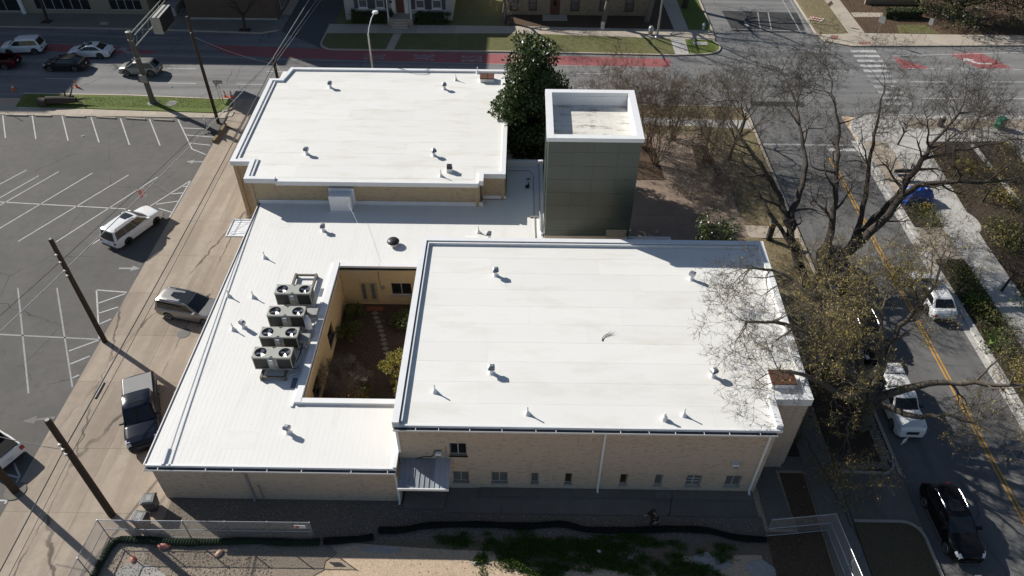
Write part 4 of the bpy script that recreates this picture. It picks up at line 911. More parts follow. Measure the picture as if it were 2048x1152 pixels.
    def glass_panel(nm, top, bot, v0, v1, u0, u1, off, mat=CARGLASS):
        m_ = len(top); vs = []
        for v in (v0, v1):
            for k in range(m_):
                u = u0+(u1-u0)*k/(m_-1); i = min(int(u*(m_-1)), m_-2); fr_ = u*(m_-1)-i
                b_ = lerp(bot[i], bot[i+1], fr_); tt = lerp(top[i], top[i+1], fr_)
                p = lerp(b_, tt, v); vs.append((p[0]+off[0], p[1]+off[1], p[2]+off[2]))
        fs = [(k, k+1, m_+k+1, m_+k) for k in range(m_-1)]
        return MB().add(vs, fs).build(nm, mat, t, 40, False)
    fb = edge(c3, wb_, zb3, 1, bow*2.0); ft = edge(c2, wt_, zr-.01, 1, bow*1.2)
    glass_panel('windscreen', ft, fb, .04, .95, .05, .95, (.012,0,.012))
    rb_ = edge(c0, wb_, zb0, -1, bow); rt_ = edge(c1, wt_, zr, -1, bow*.6)
    if rear_glass: glass_panel('rear_window', rt_, rb_, .12, .90, .07, .93, (-.014,0,.010))
    for sgn in (1,-1):
        sb = [(c0+(c3-c0)*u, sgn*wb_*(1.015 if 0<u<1 else 1), zb0+(zb3-zb0)*u) for u in (0,.25,.5,.75,1)]
        stp = [(c1+(c2-c1)*u, sgn*wt_*(1.02 if 0<u<1 else 1), zr+(.02 if 0<u<1 else 0)) for u in (0,.25,.5,.75,1)]
        for a, b_ in zip(pillars, pillars[1:]):
            glass_panel('side_window', stp, sb, .10, .86, .05+a*.89+.004, .05+b_*.89-.004, (0,sgn*.012,.006))
        if mirrors: MB().box(c3-.30,c3-.14,min(sgn*(wb_+.02),sgn*(wb_+.27)),max(sgn*(wb_+.02),sgn*(wb_+.27)),zb3+.02,zb3+.17).build('mirror', BLACKM if style=='truck' else paint, t, 0, False)
        if rails: MB().path([(c1+.25,sgn*wt_*.93,zr+.03),(c1+.33,sgn*wt_*.93,zr+.085),((c1+c2)/2,sgn*wt_*.95,zr+.10),(c2-.45,sgn*wt_*.93,zr+.085),(c2-.36,sgn*wt_*.93,zr+.03)], .026, 6).build('roof_rail', rails, t, 0, False)
        # lamps
        zf = interp(tops, .955); zrr = interp(tops, .03)
        wl = W/2*interp(plan, .965)
        if lights:
            hv = []
            for q in (.915,.945,.968,.984):
                wq = W/2*interp(plan, q); zq = interp(tops, q)
                for yf, dz in ((.97,-.10),(.92,-.012),(.86,.018),(.70,.036)): hv.append((-L/2+q*L+(.012 if q > .97 else 0), sgn*(wq*yf+.008), zq+dz))
            MB().add(hv, [(a*4+k, a*4+k+1, (a+1)*4+k+1, (a+1)*4+k) for a in range(3) for k in range(3) if not (a == 0 and k == 2)]).build('headlight', LAMPW, t, 0, False)
        wl = W/2*interp(plan, .01); tl = MB(); xx = -L/2
        tl.box(xx-.010,xx+.05,min(sgn*wl*.74,sgn*wl*1.0),max(sgn*wl*.74,sgn*wl*1.0),zrr-.27 if style!='truck' else zrr-.42,zrr-.12); tl.build('taillight', LAMPR, t, 0, False)
        for xw in (xr, xf):
            yo = sgn*(W/2-.005); yi = sgn*(W/2-.235)
            w_ = MB(); prof = [(wr*.72,yo-sgn*.02),(wr*.93,yo),(wr,yo-sgn*.05),(wr,yi+sgn*.05),(wr*.9,yi)]
            vs = []; fs = []; nn = 22
            for r_, yy in prof:
                for k in range(nn): vs.append((xw+r_*math.cos(2*math.pi*k/nn), yy, wr+r_*math.sin(2*math.pi*k/nn)))
            for i in range(len(prof)-1):
                for k in range(nn): fs.append((i*nn+k, i*nn+(k+1) % nn, (i+1)*nn+(k+1) % nn, (i+1)*nn+k))
            fs.append(tuple((len(prof)-1)*nn+k for k in range(nn)))
            wo = w_.add(vs, fs).build('wheel', RUBBER, t, 40, False)
            rm = MB(); yy = yo-sgn*.03
            for k in range(5):
                a = 2*math.pi*k/5; rm.beam((xw+.03*math.cos(a), yy, wr+.03*math.sin(a)), (xw+wr*.66*math.cos(a), yy+sgn*.006, wr+wr*.66*math.sin(a)), .02, .085, (0,1,0))
            rm.path([(xw+wr*.67*math.cos(2*math.pi*k/20), yy, wr+wr*.67*math.sin(2*math.pi*k/20)) for k in range(21)], .026, 5, False)
            rm.build('rim', rim or RIM, wo, 0, False)
            MB().add([(xw+wr*.66*math.cos(2*math.pi*k/16), yo-sgn*.07, wr+wr*.66*math.sin(2*math.pi*k/16)) for k in range(16)], [tuple(range(16))]).build('wheel_disc', RIMB, wo, 0, False)
    zf = interp(tops, .975)
    if grille: MB().box(L*.490,L*.503,-W*.20,W*.20,zf-.36,zf-.16).build('grille', BLACKM, t, 0, False)
    lw = lower or BLACKM
    MB().box(L*.478,L*.496,-W*.36,W*.36,.24,.40).build('front_bumper', lw, t, 0, False); MB().box(-L*.503,-L*.485,-W*.40,W*.40,.28,.46).build('rear_bumper', lw, t, 0, False)
    for sgn in (1,-1): MB().box(xr+Rw+.02,xf-Rw-.02,min(sgn*(W/2-.06),sgn*(W/2-.012)),max(sgn*(W/2-.06),sgn*(W/2-.012)),zs-.03,zs+.07).build('side_sill', lw, t, 0, False)
    MB().box(-L*.5065,-L*.5035,-.16,.16,.62,.78).build('number_plate', PLATE, t, 0, False)
    if sun:
        u0, u1, sw = sun; MB().box(c1+(c2-c1)*u0, c1+(c2-c1)*u1, -wt_*sw, wt_*sw, zr+.03, zr+.062).build('sunroof', CARGLASS, t, 0, False)
    if bed and not bed[2]:
        zc = interp(tops, .2); MB().box(-L/2+bed[0]*L+.05,-L/2+bed[1]*L-.02,-W*.415,W*.415,zc+.0,zc+.035).build('bed_cover', bed[3], t, 0, False)
    if bed and bed[2]:
        MB().box(-L/2+.03,-L/2+bed[0]*L+.04,-W*.42,W*.42,.6,interp(tops,.03)).build('tailgate', paint, t, 0, False)
    if shell:
        xa, xb = -L/2+.06, -L/2+cabin[0]*L-.03; za = interp(tops,.2); hw = W*.44
        sh_ = MB().add([(xa,-hw,za),(xb,-hw,za),(xb,hw,za),(xa,hw,za),(xa+.12,-hw*.84,H-.10),(xb-.02,-hw*.84,H-.06),(xb-.02,hw*.84,H-.06),(xa+.12,hw*.84,H-.10)], [(3,2,1,0),(4,5,6,7),(0,1,5,4),(1,2,6,5),(2,3,7,6),(3,0,4,7)]).build('camper_shell', paint, t, 0, False)
        for sgn in (1,-1): MB().add([(xa+.3,sgn*(hw*.975+.01),za+.10),(xb-.3,sgn*(hw*.975+.01),za+.10),(xb-.35,sgn*(hw*.88+.012),H-.22),(xa+.35,sgn*(hw*.88+.012),H-.22)], [(0,1,2,3)]).build('side_window', CARGLASS, sh_, 0, False)
        MB().box((xa+xb)/2-.03,(xa+xb)/2+.03,-hw*.80,hw*.80,H-.082,H-.055).build('roof_seam', BLACKM, sh_, 0, False)
    if stripe_m:
        for sgn in (1,-1): MB().box(xr+Rw+.05,xf-Rw-.05,min(sgn*(W/2-.005),sgn*(W/2+.004)),max(sgn*(W/2-.005),sgn*(W/2+.004)),.46,.54).build('side_stripe', stripe_m, t, 0, False)
    return t
def paint(n, c, rough=.22, metal=0.): return M_plain(n, c, rough, metal, .4 if max(c) > .1 else .22, .3 if max(c) > .1 else .06, .02)
PW = paint('paint_white', (.72,.73,.73)); PSIL = paint('paint_silver', (.30,.29,.275), .3, .55); PBLU = paint('paint_midnight_blue', (.008,.011,.022)); PBLK = paint('paint_black', (.007,.007,.008))
PGRY = paint('paint_grey', (.26,.26,.25), .3, .4); PDRK = paint('paint_charcoal', (.022,.024,.022)); PRED = paint('paint_maroon', (.045,.008,.010)); PWB = paint('paint_pearl', (.66,.67,.68))
car('parked_suv', 'white three-row SUV with black sunroof parked in the striped lot', 'suv', -31.0, 47.05, 64.5, 4.95, 1.95, 1.76, 'suv', PW, 2.9, 1.08, (.012,.06,.55,.715), .71, RIMB, None, BLACKM, (.66,.95,.60))
car('parked_suv', 'silver SUV with large dark glass roof nosed against the white low roof', 'suv', -23.15, 37.75, -12.5, 4.85, 1.92, 1.68, 'suv', PSIL, 2.86, 1.02, (.012,.06,.54,.72), .72, RIM, None, STEEL, (.36,1.0,.86))
BEDC = M_plain('grey_tonneau', (.20,.20,.20), .7)
car('parked_pickup', 'dark blue pickup truck with grey bed cover parked beside the alley wall', 'pickup', -23.25, 28.55, -66, 5.75, 2.02, 1.88, 'truck', PBLU, 3.6, 1.15, (.36,.385,.60,.72), .78, RIM, None, None, (.42,.76,.52), (.02,.345,False,BEDC), (.0,.5,1.0))
car('parked_pickup', 'white pickup truck with black bed cut off by the left picture edge', 'pickup', -32.15, 26.25, 152, 5.75, 2.02, 1.88, 'truck', PW, 3.6, 1.15, (.36,.385,.60,.72), .78, RIM, None, None, None, (.02,.345,False,M_plain('black_tonneau', (.008,.008,.009), .8, 0, .1)), (.0,.5,1.0))
car('street_suv', 'white crossover in the shade on the far street', 'suv', -55.7, 79.0, 187, 4.5, 1.84, 1.67, 'suv', PW, 2.7, .85, (.02,.10,.58,.76), .73, RIM, group='cars on the far street')
car('street_pickup', 'dark maroon pickup at the left edge of the far street', 'pickup', -57.4, 75.4, 183, 5.6, 1.95, 1.85, 'truck', PRED, 3.5, 1.1, (.38,.40,.62,.73), .78, RIM, None, None, None, (.02,.36,True), (.0,.5,1.0), group='cars on the far street')
car('street_sedan', 'charcoal sedan with its back to the camera mast on the far street', 'sedan', -49.2, 75.1, 180, 4.5, 1.78, 1.44, 'sedan', PDRK, 2.67, .98, (.10,.24,.52,.74), .70, RIM, group='cars on the far street')
car('street_coupe', 'white two-door coupe with sunroof on the far street', 'coupe', -47.8, 78.2, 181, 4.75, 1.82, 1.42, 'sedan', PW, 2.74, 1.1, (.12,.30,.52,.73), .68, RIM, None, None, (.45,.9,.6), pillars=(.05,.55,1.0), group='cars on the far street')
car('street_hatchback', 'grey hatchback behind the sign mast on the far street', 'hatchback', -40.8, 74.25, 180, 4.3, 1.72, 1.52, 'hatch', PGRY, 2.6, .75, (.03,.14,.56,.78), .72, RIM, group='cars on the far street')
car('kerbside_suv', 'black SUV with silver roof rails parked at the bottom right', 'suv', 24.12, 21.85, -88.5, 4.65, 1.82, 1.58, 'suv', PBLK, 2.8, .95, (.03,.13,.52,.70), .74, RIM, None, STEEL, (.52,.92,.55), lower=STEEL)
car('kerbside_suv', 'black SUV with silver roof rails half hidden under the budding tree', 'suv', 24.0, 35.9, -90, 4.7, 1.86, 1.66, 'suv', PBLK, 2.8, .95, (.02,.09,.56,.74), .74, RIM, None, STEEL)
car('kerbside_suv', 'black SUV behind the thick trunk of the forked tree', 'suv', 24.0, 42.6, -90, 4.7, 1.86, 1.66, 'suv', PBLK, 2.8, .95, (.02,.09,.56,.74), .74, RIM)
car('kerbside_pickup', 'white pickup with white camper shell parked nose down under the budding tree', 'pickup', 24.15, 30.2, -90.5, 5.1, 1.82, 1.72, 'truck', PW, 3.1, 1.05, (.42,.445,.585,.70), .76, RIM, None, None, None, (.02,.40,False,PW), (.0,.5,1.0), shell=True)
car('moving_sedan', 'white sedan with a green side stripe heading up the side street', 'sedan', 30.35, 40.3, 90, 4.85, 1.85, 1.46, 'sedan', PWB, 2.8, 1.05, (.10,.24,.54,.75), .70, RIM, stripe_m=SIGNG)
car('kerbside_sedan', 'dark maroon car whose roof just shows at the bottom edge', 'sedan', 24.15, 16.35, -89, 4.6, 1.8, 1.45, 'sedan', PRED, 2.7, 1.0, (.10,.24,.52,.74), .70, RIM)
# ================================================================== TREES AND PLANTS
def seg_mesh(name, segs, mat, parent=None, **kw):
    """segs: list of (p0,p1,r0,r1); one tapered tube each, more sides when thick"""
    if not segs: return None
    V = []; F = []; off = 0
    S = np.array([[*a, *b, c, d_] for a, b, c, d_ in segs], float)
    rmax = np.maximum(S[:, 6], S[:, 7])
    for lo, hi, n in ((0,.012,3),(.012,.05,4),(.05,.15,6),(.15,9,10)):
        q = S[(rmax >= lo) & (rmax < hi)]
        if not len(q): continue
        p0, p1 = q[:, :3], q[:, 3:6]; d_ = p1-p0; ln = np.linalg.norm(d_, axis=1, keepdims=True); d_ = d_/np.maximum(ln, 1e-9)
        ref = np.where(np.abs(d_[:, 2:3]) < .9, np.array([[0,0,1.]]), np.array([[1.,0,0]]))
        a = np.cross(d_, ref); a /= np.linalg.norm(a, axis=1, keepdims=True); b = np.cross(d_, a)
        ang = np.arange(n)*2*math.pi/n
        ring = a[:, None, :]*np.cos(ang)[None, :, None] + b[:, None, :]*np.sin(ang)[None, :, None]
        r0 = p0[:, None, :] + ring*q[:, 6][:, None, None]; r1 = p1[:, None, :] + ring*q[:, 7][:, None, None]
        vv = np.concatenate([r0, r1], 1).reshape(-1, 3); base = off + np.arange(len(q))[:, None]*2*n
        k = np.arange(n); k2 = (k+1) % n
        quad = np.stack([k, k2, n+k2, n+k], 1)
        F.append((base[:, :, None] + quad[None]).reshape(-1, 4)); V.append(vv); off += len(vv)
    V = np.concatenate(V); F = np.concatenate(F)
    me = bpy.data.meshes.new(name); me.vertices.add(len(V)); me.vertices.foreach_set('co', V.ravel())
    me.loops.add(F.size); me.loops.foreach_set('vertex_index', F.ravel().astype(np.int32))
    me.polygons.add(len(F)); me.polygons.foreach_set('loop_start', np.arange(0, F.size, 4, dtype=np.int32))
    me.polygons.foreach_set('use_smooth', np.ones(len(F), bool)); me.update(calc_edges=True); me.validate()
    me.materials.append(mat); return link(name, me, parent, True, **kw)
def quads_mesh(name, C, size, mat, parent=None, rs=None, aspect=.5, droop=0., spread=1., **kw):
    """leaf-sized faces at the points C (n,3); random turn, each face its own island"""
    rs = rs or np.random.RandomState(1); C = np.asarray(C, float); n = len(C)
    u = rs.normal(size=(n, 3)); u[:, 2] = u[:, 2]*spread - droop; u /= np.linalg.norm(u, axis=1, keepdims=True)
    v = np.cross(u, rs.normal(size=(n, 3))); v /= np.linalg.norm(v, axis=1, keepdims=True)
    s = size*rs.uniform(.6, 1.35, (n, 1)); u = u*s; v = v*s*aspect
    V = np.stack([C-u*.0-v*.35, C+u*.5-v*.5, C+u, C+u*.5+v*.5], 1).reshape(-1, 3)
    me = bpy.data.meshes.new(name); me.vertices.add(4*n); me.vertices.foreach_set('co', V.ravel())
    me.loops.add(4*n); me.loops.foreach_set('vertex_index', np.arange(4*n, dtype=np.int32))
    me.polygons.add(n); me.polygons.foreach_set('loop_start', np.arange(0, 4*n, 4, dtype=np.int32)); me.update(calc_edges=True); me.validate()
    me.materials.append(mat); return link(name, me, parent, True, **kw)
def rv(r): return Vector((r.gauss(0,1), r.gauss(0,1), r.gauss(0,1)))
class Tree:
    def __init__(s, seed, wig=.22, up=.04, kids=3, angle=(30,65), ratio=(.5,.75), rmin=.006, lratio=(.45,.75), maxlev=5, twigs=3, twiglen=.4, rpow=.62):
        s.r = random.Random(seed); s.__dict__.update(wig=wig, up=up, kids=kids, angle=angle, ratio=ratio, rmin=rmin, lratio=lratio, maxlev=maxlev, twigs=twigs, twiglen=twiglen, rpow=rpow)
        s.big = []; s.small = []; s.tips = []
    def put(s, a, b, ra, rb): (s.big if ra > .02 else s.small).append((tuple(a), tuple(b), ra, rb))
    def side(s, p, d, r, L, lev):
        a = R(s.r.uniform(*s.angle)); o = d.orthogonal().normalized(); o.rotate(Matrix.Rotation(s.r.uniform(0, 6.283), 3, d))
        nd = (d*math.cos(a)+o*math.sin(a)).normalized(); s.grow(p, nd, r, L, lev)
    def grow(s, p, d, r, L, lev):
        r = max(r, s.rmin)
        if lev > s.maxlev or L < .14: 
            s.tips.append(tuple(p)); return
        n = max(3, min(7, int(L/.35))); step = L/n; p = Vector(p); d = Vector(d)
        for i in range(n):
            d = (d + rv(s.r)*s.wig*.5 + Vector((0,0,s.up))).normalized(); q = p+d*step
            ra = r*(1-.65*i/n); rb = r*(1-.65*(i+1)/n); s.put(p, q, ra, rb); p = q
            if i >= 1 and s.r.random() < s.kids/n: s.side(p, d, rb*s.r.uniform(*s.ratio)+.001, L*s.r.uniform(*s.lratio), lev+1)
        s.tips.append(tuple(p))
        for k in range(2): s.side(p, d, r*.35*s.r.uniform(.7,1.1), L*s.r.uniform(*s.lratio), lev+1)
        if lev >= 1:
            for k in range(s.twigs): s.small.append((tuple(p), tuple(p+(d+rv(s.r)*.6).normalized()*s.twiglen*s.r.uniform(.4,1)), .006, .003))
    def limb(s, pts, r0, r1, kids=5, klen=1.6, lev=1, start=.35):
        """a limb along given points, smoothed and roughened, that throws side branches"""
        P = [Vector(p) for p in pts]; m = []
        for i in range(len(P)-1):
            a, b = P[i], P[i+1]; pm = P[max(0, i-1)]; pn = P[min(len(P)-1, i+2)]
            for k in range(4):
                t = k/4; t2 = t*t; t3 = t2*t
                m.append(.5*((2*a)+(b-pm)*t+(2*pm-5*a+4*b-pn)*t2+(3*a-pm-3*b+pn)*t3))
        m.append(P[-1]); n = len(m)
        m = [q + rv(s.r)*.05*(0 if i == 0 else 1) for i, q in enumerate(m)]
        for i in range(n-1):
            ra = r0+(r1-r0)*(i/(n-1))**.8; rb = r0+(r1-r0)*((i+1)/(n-1))**.8; s.put(m[i], m[i+1], ra, rb)
            if i/(n-1) > start and s.r.random() < kids/(n*(1-start)):
                s.side(m[i+1], (m[i+1]-m[i]).normalized(), min(max(rb*s.r.uniform(.40,.65), .03), rb*.85), klen*s.r.uniform(.6,1.2), lev)
        d = (m[-1]-m[-2]).normalized()
        for k in range(3): s.side(m[-1], d, r1*.75, klen*s.r.uniform(.7,1.1), lev)
    def build(s, name, label, loc, bark=BARK, leaves=None, nleaf=0, lsize=.12, group=None, rs=5, aspect=.4, keep=1.0, cat='tree', spreadleaf=.25):
        t = thing(name, label, cat, loc, 0, group)
        seg_mesh('trunk', s.big, bark, t)
        if s.small: seg_mesh('twigs', s.small, bark, t, kind='stuff')
        if leaves is not None and nleaf:
            r_ = np.random.RandomState(rs); T = np.array(s.tips); idx = r_.randint(0, len(T), nleaf)
            C = T[idx] + r_.normal(size=(nleaf, 3))*spreadleaf; quads_mesh('crown', C, lsize, leaves, t, r_, aspect)
        return t
# --- big bare tree leaning over the side street
T1 = Tree(11, .46, .03, 3.1, (30,70), (.55,.8), .010, (.5,.78), 4, 3, .45)
T1.limb([(21.6,40.3,-.2),(21.0,41.1,1.2),(20.2,42.2,3.0),(19.5,42.9,4.5),(18.9,44.5,6.0),(17.3,45.7,8.0),(15.7,47.9,9.5),(14.9,50.5,10.3)], .50, .05, 9, 2.6)
T1.limb([(19.5,43.0,4.6),(20.4,44.9,6.2),(20.9,46.5,7.5),(20.9,49.6,9.0),(21.0,52.3,9.8),(20.5,54.4,10.6)], .27, .04, 9, 2.4, 1, .2)
T1.limb([(22.0,40.3,-.2),(22.1,41.0,1.2),(22.8,43.0,3.3),(23.2,45.0,5.5),(23.2,46.6,7.5),(23.9,49.7,9.0),(23.7,52.2,10.3)], .44, .05, 9, 2.5)
T1.limb([(22.3,40.2,-.2),(22.6,41.0,1.2),(24.0,42.3,2.5),(25.9,44.0,4.0),(27.6,45.1,5.5),(29.8,47.4,7.5),(30.5,48.2,8.5),(32.8,50.2,9.8)], .56, .07, 10, 2.6)
T1.limb([(24.0,42.3,2.6),(26.1,43.3,4.7),(28.3,45.0,6.5),(30.6,44.6,7.5),(32.6,43.6,8.2),(34.4,43.4,8.8)], .38, .06, 9, 2.4, 1, .2)
T1.limb([(24.6,42.9,3.0),(25.6,45.6,5.6),(26.2,48.0,7.6),(27.2,51,9.0),(28.3,53.6,10)], .25, .04, 9, 2.3, 1, .2)
T1.limb([(29.8,47.4,7.5),(32.4,48.0,8.0),(35.0,48.2,8.4),(37.2,48.8,8.6)], .13, .03, 7, 2.0, 1, .2)
T1.limb([(20.2,42.2,3.0),(18.6,43.2,5.0),(17.0,45.4,6.4),(15.4,47.2,7.4),(13.8,50,8.2)], .19, .03, 8, 2.1, 1, .25)
t1 = T1.build('pecan_tree', 'large bare forked tree leaning out over the side street', (22,40.3,0), BARK, BUD, 1100, .11, rs=3)
# --- budding tree by the front corner
T2 = Tree(5, .42, .02, 2.8, (25,70), (.5,.75), .010, (.5,.75), 4, 2, .42)
fork = (21.4,28.8,2.5)
T2.limb([(21.6,28.6,-.2),(21.5,28.7,1.2),fork], .46, .40, 0, 1, 1, 2)
for pts, r0, r1, k in (([fork,(22.4,30.7,4.0),(23.1,31.8,5.5),(24.3,32.7,7.5),(25.1,33.8,9.0)],.22,.05,9),([fork,(23.1,28.5,4.0),(24.8,28.1,5.0),(26.9,27.3,5.8),(28.6,27.2,6.2)],.22,.05,9),
        ([fork,(22.9,26.9,3.4),(24.3,26.6,3.9),(25.6,26.0,4.1)],.17,.05,6),([fork,(21.8,29.9,4.0),(21.7,31.3,6.0),(22.0,32.8,7.5)],.24,.05,9),
        ([fork,(19.1,28.9,5.0),(17.4,29.5,6.5),(15.0,29.6,8.0),(12.6,29.0,8.8)],.24,.05,11),([fork,(19.1,30.5,5.5),(17.8,31.8,7.5),(15.6,33.2,8.6),(13.6,33.0,9.2)],.22,.045,12),
        ([fork,(18.5,27.5,4.5),(16.1,26.9,6.7),(13.8,26.1,8.0)],.22,.05,9),([fork,(19.6,27.2,3.2),(18.9,26.0,2.9),(19.1,25.1,2.2)],.10,.03,7),
        ([fork,(20.2,30.0,5.0),(19.4,31.6,6.8),(18.6,33.4,7.8)],.18,.04,11),([fork,(20.8,30.8,4.4),(21.1,32.6,6.0),(21.4,34.0,6.8)],.17,.04,10),([fork,(20.0,27.9,4.0),(18.9,28.2,6.0),(17.6,28.2,7.6)],.13,.03,9)):
    T2.limb(pts, r0*1.35, r1*1.2, k, 1.9, 1, .25)
t2 = T2.build('budding_tree', 'tree with yellow-brown spring buds overhanging the corner of the white roof', (21.6,28.6,0), BARKM)
r_ = np.random.RandomState(8); SM = np.array([list(a)+list(b) for a, b, c, d_ in T2.small])
w_ = np.where(SM[:, 0] < 15.9, .10, np.where(SM[:, 0] > 23.6, .35, 1.0)) * np.where(SM[:, 1] > 34.5, .15, 1.0) * np.where(SM[:, 2] < 2.6, .25, 1.0); w_ /= w_.sum()
idx = r_.choice(len(SM), 21000, p=w_); u_ = r_.rand(21000, 1); C = SM[idx, :3]*(1-u_)+SM[idx, 3:]*u_
quads_mesh('crown', C+r_.normal(size=(21000,3))*.05, .15, BUDB, t2, r_, .26, .4)
# --- generic bare trees
def bare(name, label, x, y, h, seed, r=.16, spread=.8, bark=BARKG, stems=1, leaves=None, nleaf=0, lsize=.12, group=None, lev=5, kids=3.2, cat='tree', rmin=.007, vase=False, clear=.3):
    T = Tree(seed, .30, .05, kids*.8, (25,58), (.5,.75), rmin, (.5,.75), min(lev, 4), 3, .4); rr = random.Random(seed)
    for k in range(stems):
        a = 6.283*k/stems+rr.uniform(-.4,.4); tilt = spread*(.35 if vase else (.12 if stems == 1 else .3))
        d0 = Vector((math.cos(a)*tilt, math.sin(a)*tilt, 1)).normalized(); p = Vector((x+math.cos(a)*.1*(stems > 1), y+math.sin(a)*.1*(stems > 1), -.1))
        if stems == 1:
            q = p+d0*h*clear; T.put(p, q, r*1.15, r*.9)
            for j in range(5):
                b = 6.283*j/5+rr.uniform(-.5,.5); dd_ = Vector((math.cos(b)*spread, math.sin(b)*spread, rr.uniform(.6,1.4))).normalized(); e = q+dd_*h*.62*rr.uniform(.8,1.1)
                T.limb([q, q+(e-q)*.35+rv(rr)*.15, q+(e-q)*.7+rv(rr)*.2, e], r*.6, r*.12, 7, h*.22, 2, .2)
        else:
            e = p+d0*h*rr.uniform(.75,1.0); T.limb([p, p+(e-p)*.3+rv(rr)*.1, p+(e-p)*.65+rv(rr)*.15, e], r, r*.15, 6, h*.2, 2, .3)
    return T.build(name, label, (x, y, 0), bark, leaves, nleaf, lsize, group, seed, cat=cat)
bare('street_tree', 'bare street tree in a square pit before the brown wall', -32.6,85.0,6.5,21,.16,.9,BARK)
bare('street_tree', 'dark bare tree in a square pit before the storefront windows', -56.9,86.9,8,22,.16,.5,BARK,clear=.6)
bare('yard_tree', 'pale bare tree between the two houses across the street', -2.2,88.3,8,23,.24,1.0,BARKG,rmin=.010)
bare('yard_tree', 'pale spreading bare tree before the brick house', 9.8,87.6,10.5,24,.30,1.1,BARKG,rmin=.012)
bare('yard_tree', 'bare shade tree beside the far side-street corner', 15.2,88.8,12,25,.32,1.1,BARKG,rmin=.012)
bare('yard_tree', 'tall bare tree on the far corner lawn', 20.4,93.0,14,26,.34,1.0,BARK,rmin=.013)
for k, (x, y, h, lab) in enumerate(((7.6,59.5,6.6,'bare many-stemmed crepe myrtle directly behind the green tower'),(11.6,60.2,6.4,'bare many-stemmed crepe myrtle right of the green tower'),(12.3,57.6,5.6,'bare crepe myrtle in the mulch bed beside the plaza'),(16.9,57.4,5.0,'bare crepe myrtle on the plaza bed by the side lawn'),(9.6,61.6,6.8,'bare crepe myrtle between the two beside the tower'),(14.6,62.0,5.6,'bare crepe myrtle at the far end of the plaza'))):
    bare('crepe_myrtle', lab, x, y, h, 130+k, .055, .8, BARKT, 11, None, 0, .1, 'crepe myrtles round the plaza', 4, 3.0, vase=True)
bare('grey_shrub', 'grey leafless shrub in the middle of the plaza', 14.4,52.6,2.6,41,.03,1.6,BARKG,12,None,0,.1,None,4,3.0,'shrub',vase=True)
bare('twiggy_shrub', 'bare twiggy shrub where the plaza meets the side lawn', 17.2,53.4,2.2,42,.025,1.4,BARKG,8,None,0,.1,None,4,3.0,'shrub',vase=True)
bare('lawn_tree', 'slim bare tree on the strip behind the big forked tree', 19.2,58.6,7.5,43,.12,.8,BARK,1,BUD,500,.12)
bare('lawn_tree', 'bare tree with yellow tassels near the street corner', 20.8,62.2,7.0,44,.12,.9,BARK,1,BUD,900,.12)
for k, (x, y, h, lab, nb) in enumerate(((35.6,61.4,5.0,'small bare tree on the corner pavement',150),(39.5,59.5,4.6,'small bare tree in the corner bed',150),(44.1,64.6,4.2,'thin sapling on the paver band by the cross street',0),(50.5,63.5,7.5,'bare tree at the right edge of the corner',0),
        (39.6,52.5,5.5,'bare tree over the bed beside the blue tarp',200),(43.6,48.0,6.5,'bare tree deep in the bed at the right edge',200),(36.0,41.2,6.5,'young budding tree beside the white sedan',600),(38.6,38.0,6.0,'bare tree on the bed beyond the east walk',300),(41.0,56.5,6.0,'spindly bare tree behind the corner bed',100))):
    bare('bed_tree', lab, x, y, h, 50+k, .09, .95, BARK, 1 if k != 1 else 3, BUD if nb else None, nb, .14, 'young trees of the east walk', 5, 3.0)
def crown_pts(rs, n, blobs):
    out = []; tot = sum(b[6] if len(b) > 6 else b[3]*b[4]*b[5] for b in blobs)
    for b in blobs:
        k = int(n*(b[3]*b[4]*b[5])/tot); u = rs.normal(size=(k, 3)); u /= np.linalg.norm(u, axis=1, keepdims=True); rad = rs.uniform(.55, 1.05, (k, 1))**.6
        out.append(np.array(b[:3])+u*rad*np.array(b[3:6]))
    return np.concatenate(out)
def leafy(name, label, x, y, h, rx, n, lsize, leaf, seed, bark=BARK, z0=.25, nblob=22, group=None, cat='tree', taper=0., r=.14, aspect=.5):
    rs = np.random.RandomState(seed); rr = random.Random(seed); T = Tree(seed, .2, .05, 3, maxlev=3, rmin=.012, twigs=0); blobs = []
    for k in range(nblob):
        zz = z0*h+(1-z0)*h*(.08+.87*rr.random()); f = 1-taper*abs((zz/h-.45))*1.6; a = rr.uniform(0,6.283); q = rx*f*math.sqrt(rr.random())*.78
        s_ = rx*rr.uniform(.26,.46)*max(.5, f); blobs.append((x+q*math.cos(a), y+q*math.sin(a), zz, s_, s_, s_*.8))
    t = thing(name, label, cat, (x, y, 0), 0, group)
    segs = [((x,y,-.1),(x,y,h*.55),r,r*.6),((x,y,h*.5),(x,y,h*.9),r*.6,r*.2)]; bsegs = [((x,y,max(.3, b[2]*.6)),(b[0],b[1],b[2]),r*.35,r*.08) for b in blobs]
    seg_mesh('trunk', segs, bark, t); seg_mesh('branches', bsegs, bark, t, kind='stuff'); quads_mesh('crown', crown_pts(rs, n, blobs), lsize, leaf, t, rs, aspect)
    return t
leafy('magnolia_tree', 'tall glossy evergreen magnolia between the rear roof and the green tower', 1.0,56.6,12.4,3.3,36000,.28,MAGN,61,BARK,.03,110,taper=.45)
leafy('live_oak', 'dense evergreen oak filling the top right corner', 53.0,90.2,8.5,5.6,15000,.26,OAKL,62,BARK,.16,46,r=.35)
leafy('live_oak', 'evergreen oak cut off by the right edge near the top', 61.5,89.0,9.5,5.4,13000,.26,OAKL,63,BARK,.12,40,r=.35)
leafy('live_oak', 'smaller evergreen oak beside the clipped hedge at the top', 48.8,95.5,7.5,3.2,6000,.22,OAKL,64,BARK,.2,24,r=.22)
leafy('magnolia_shrub', 'dark glossy shrub peeping over the back edge of the tall roof', 14.9,44.9,3.9,1.6,1500,.22,MAGN,65,BARK,.2,22,cat='shrub',r=.05)
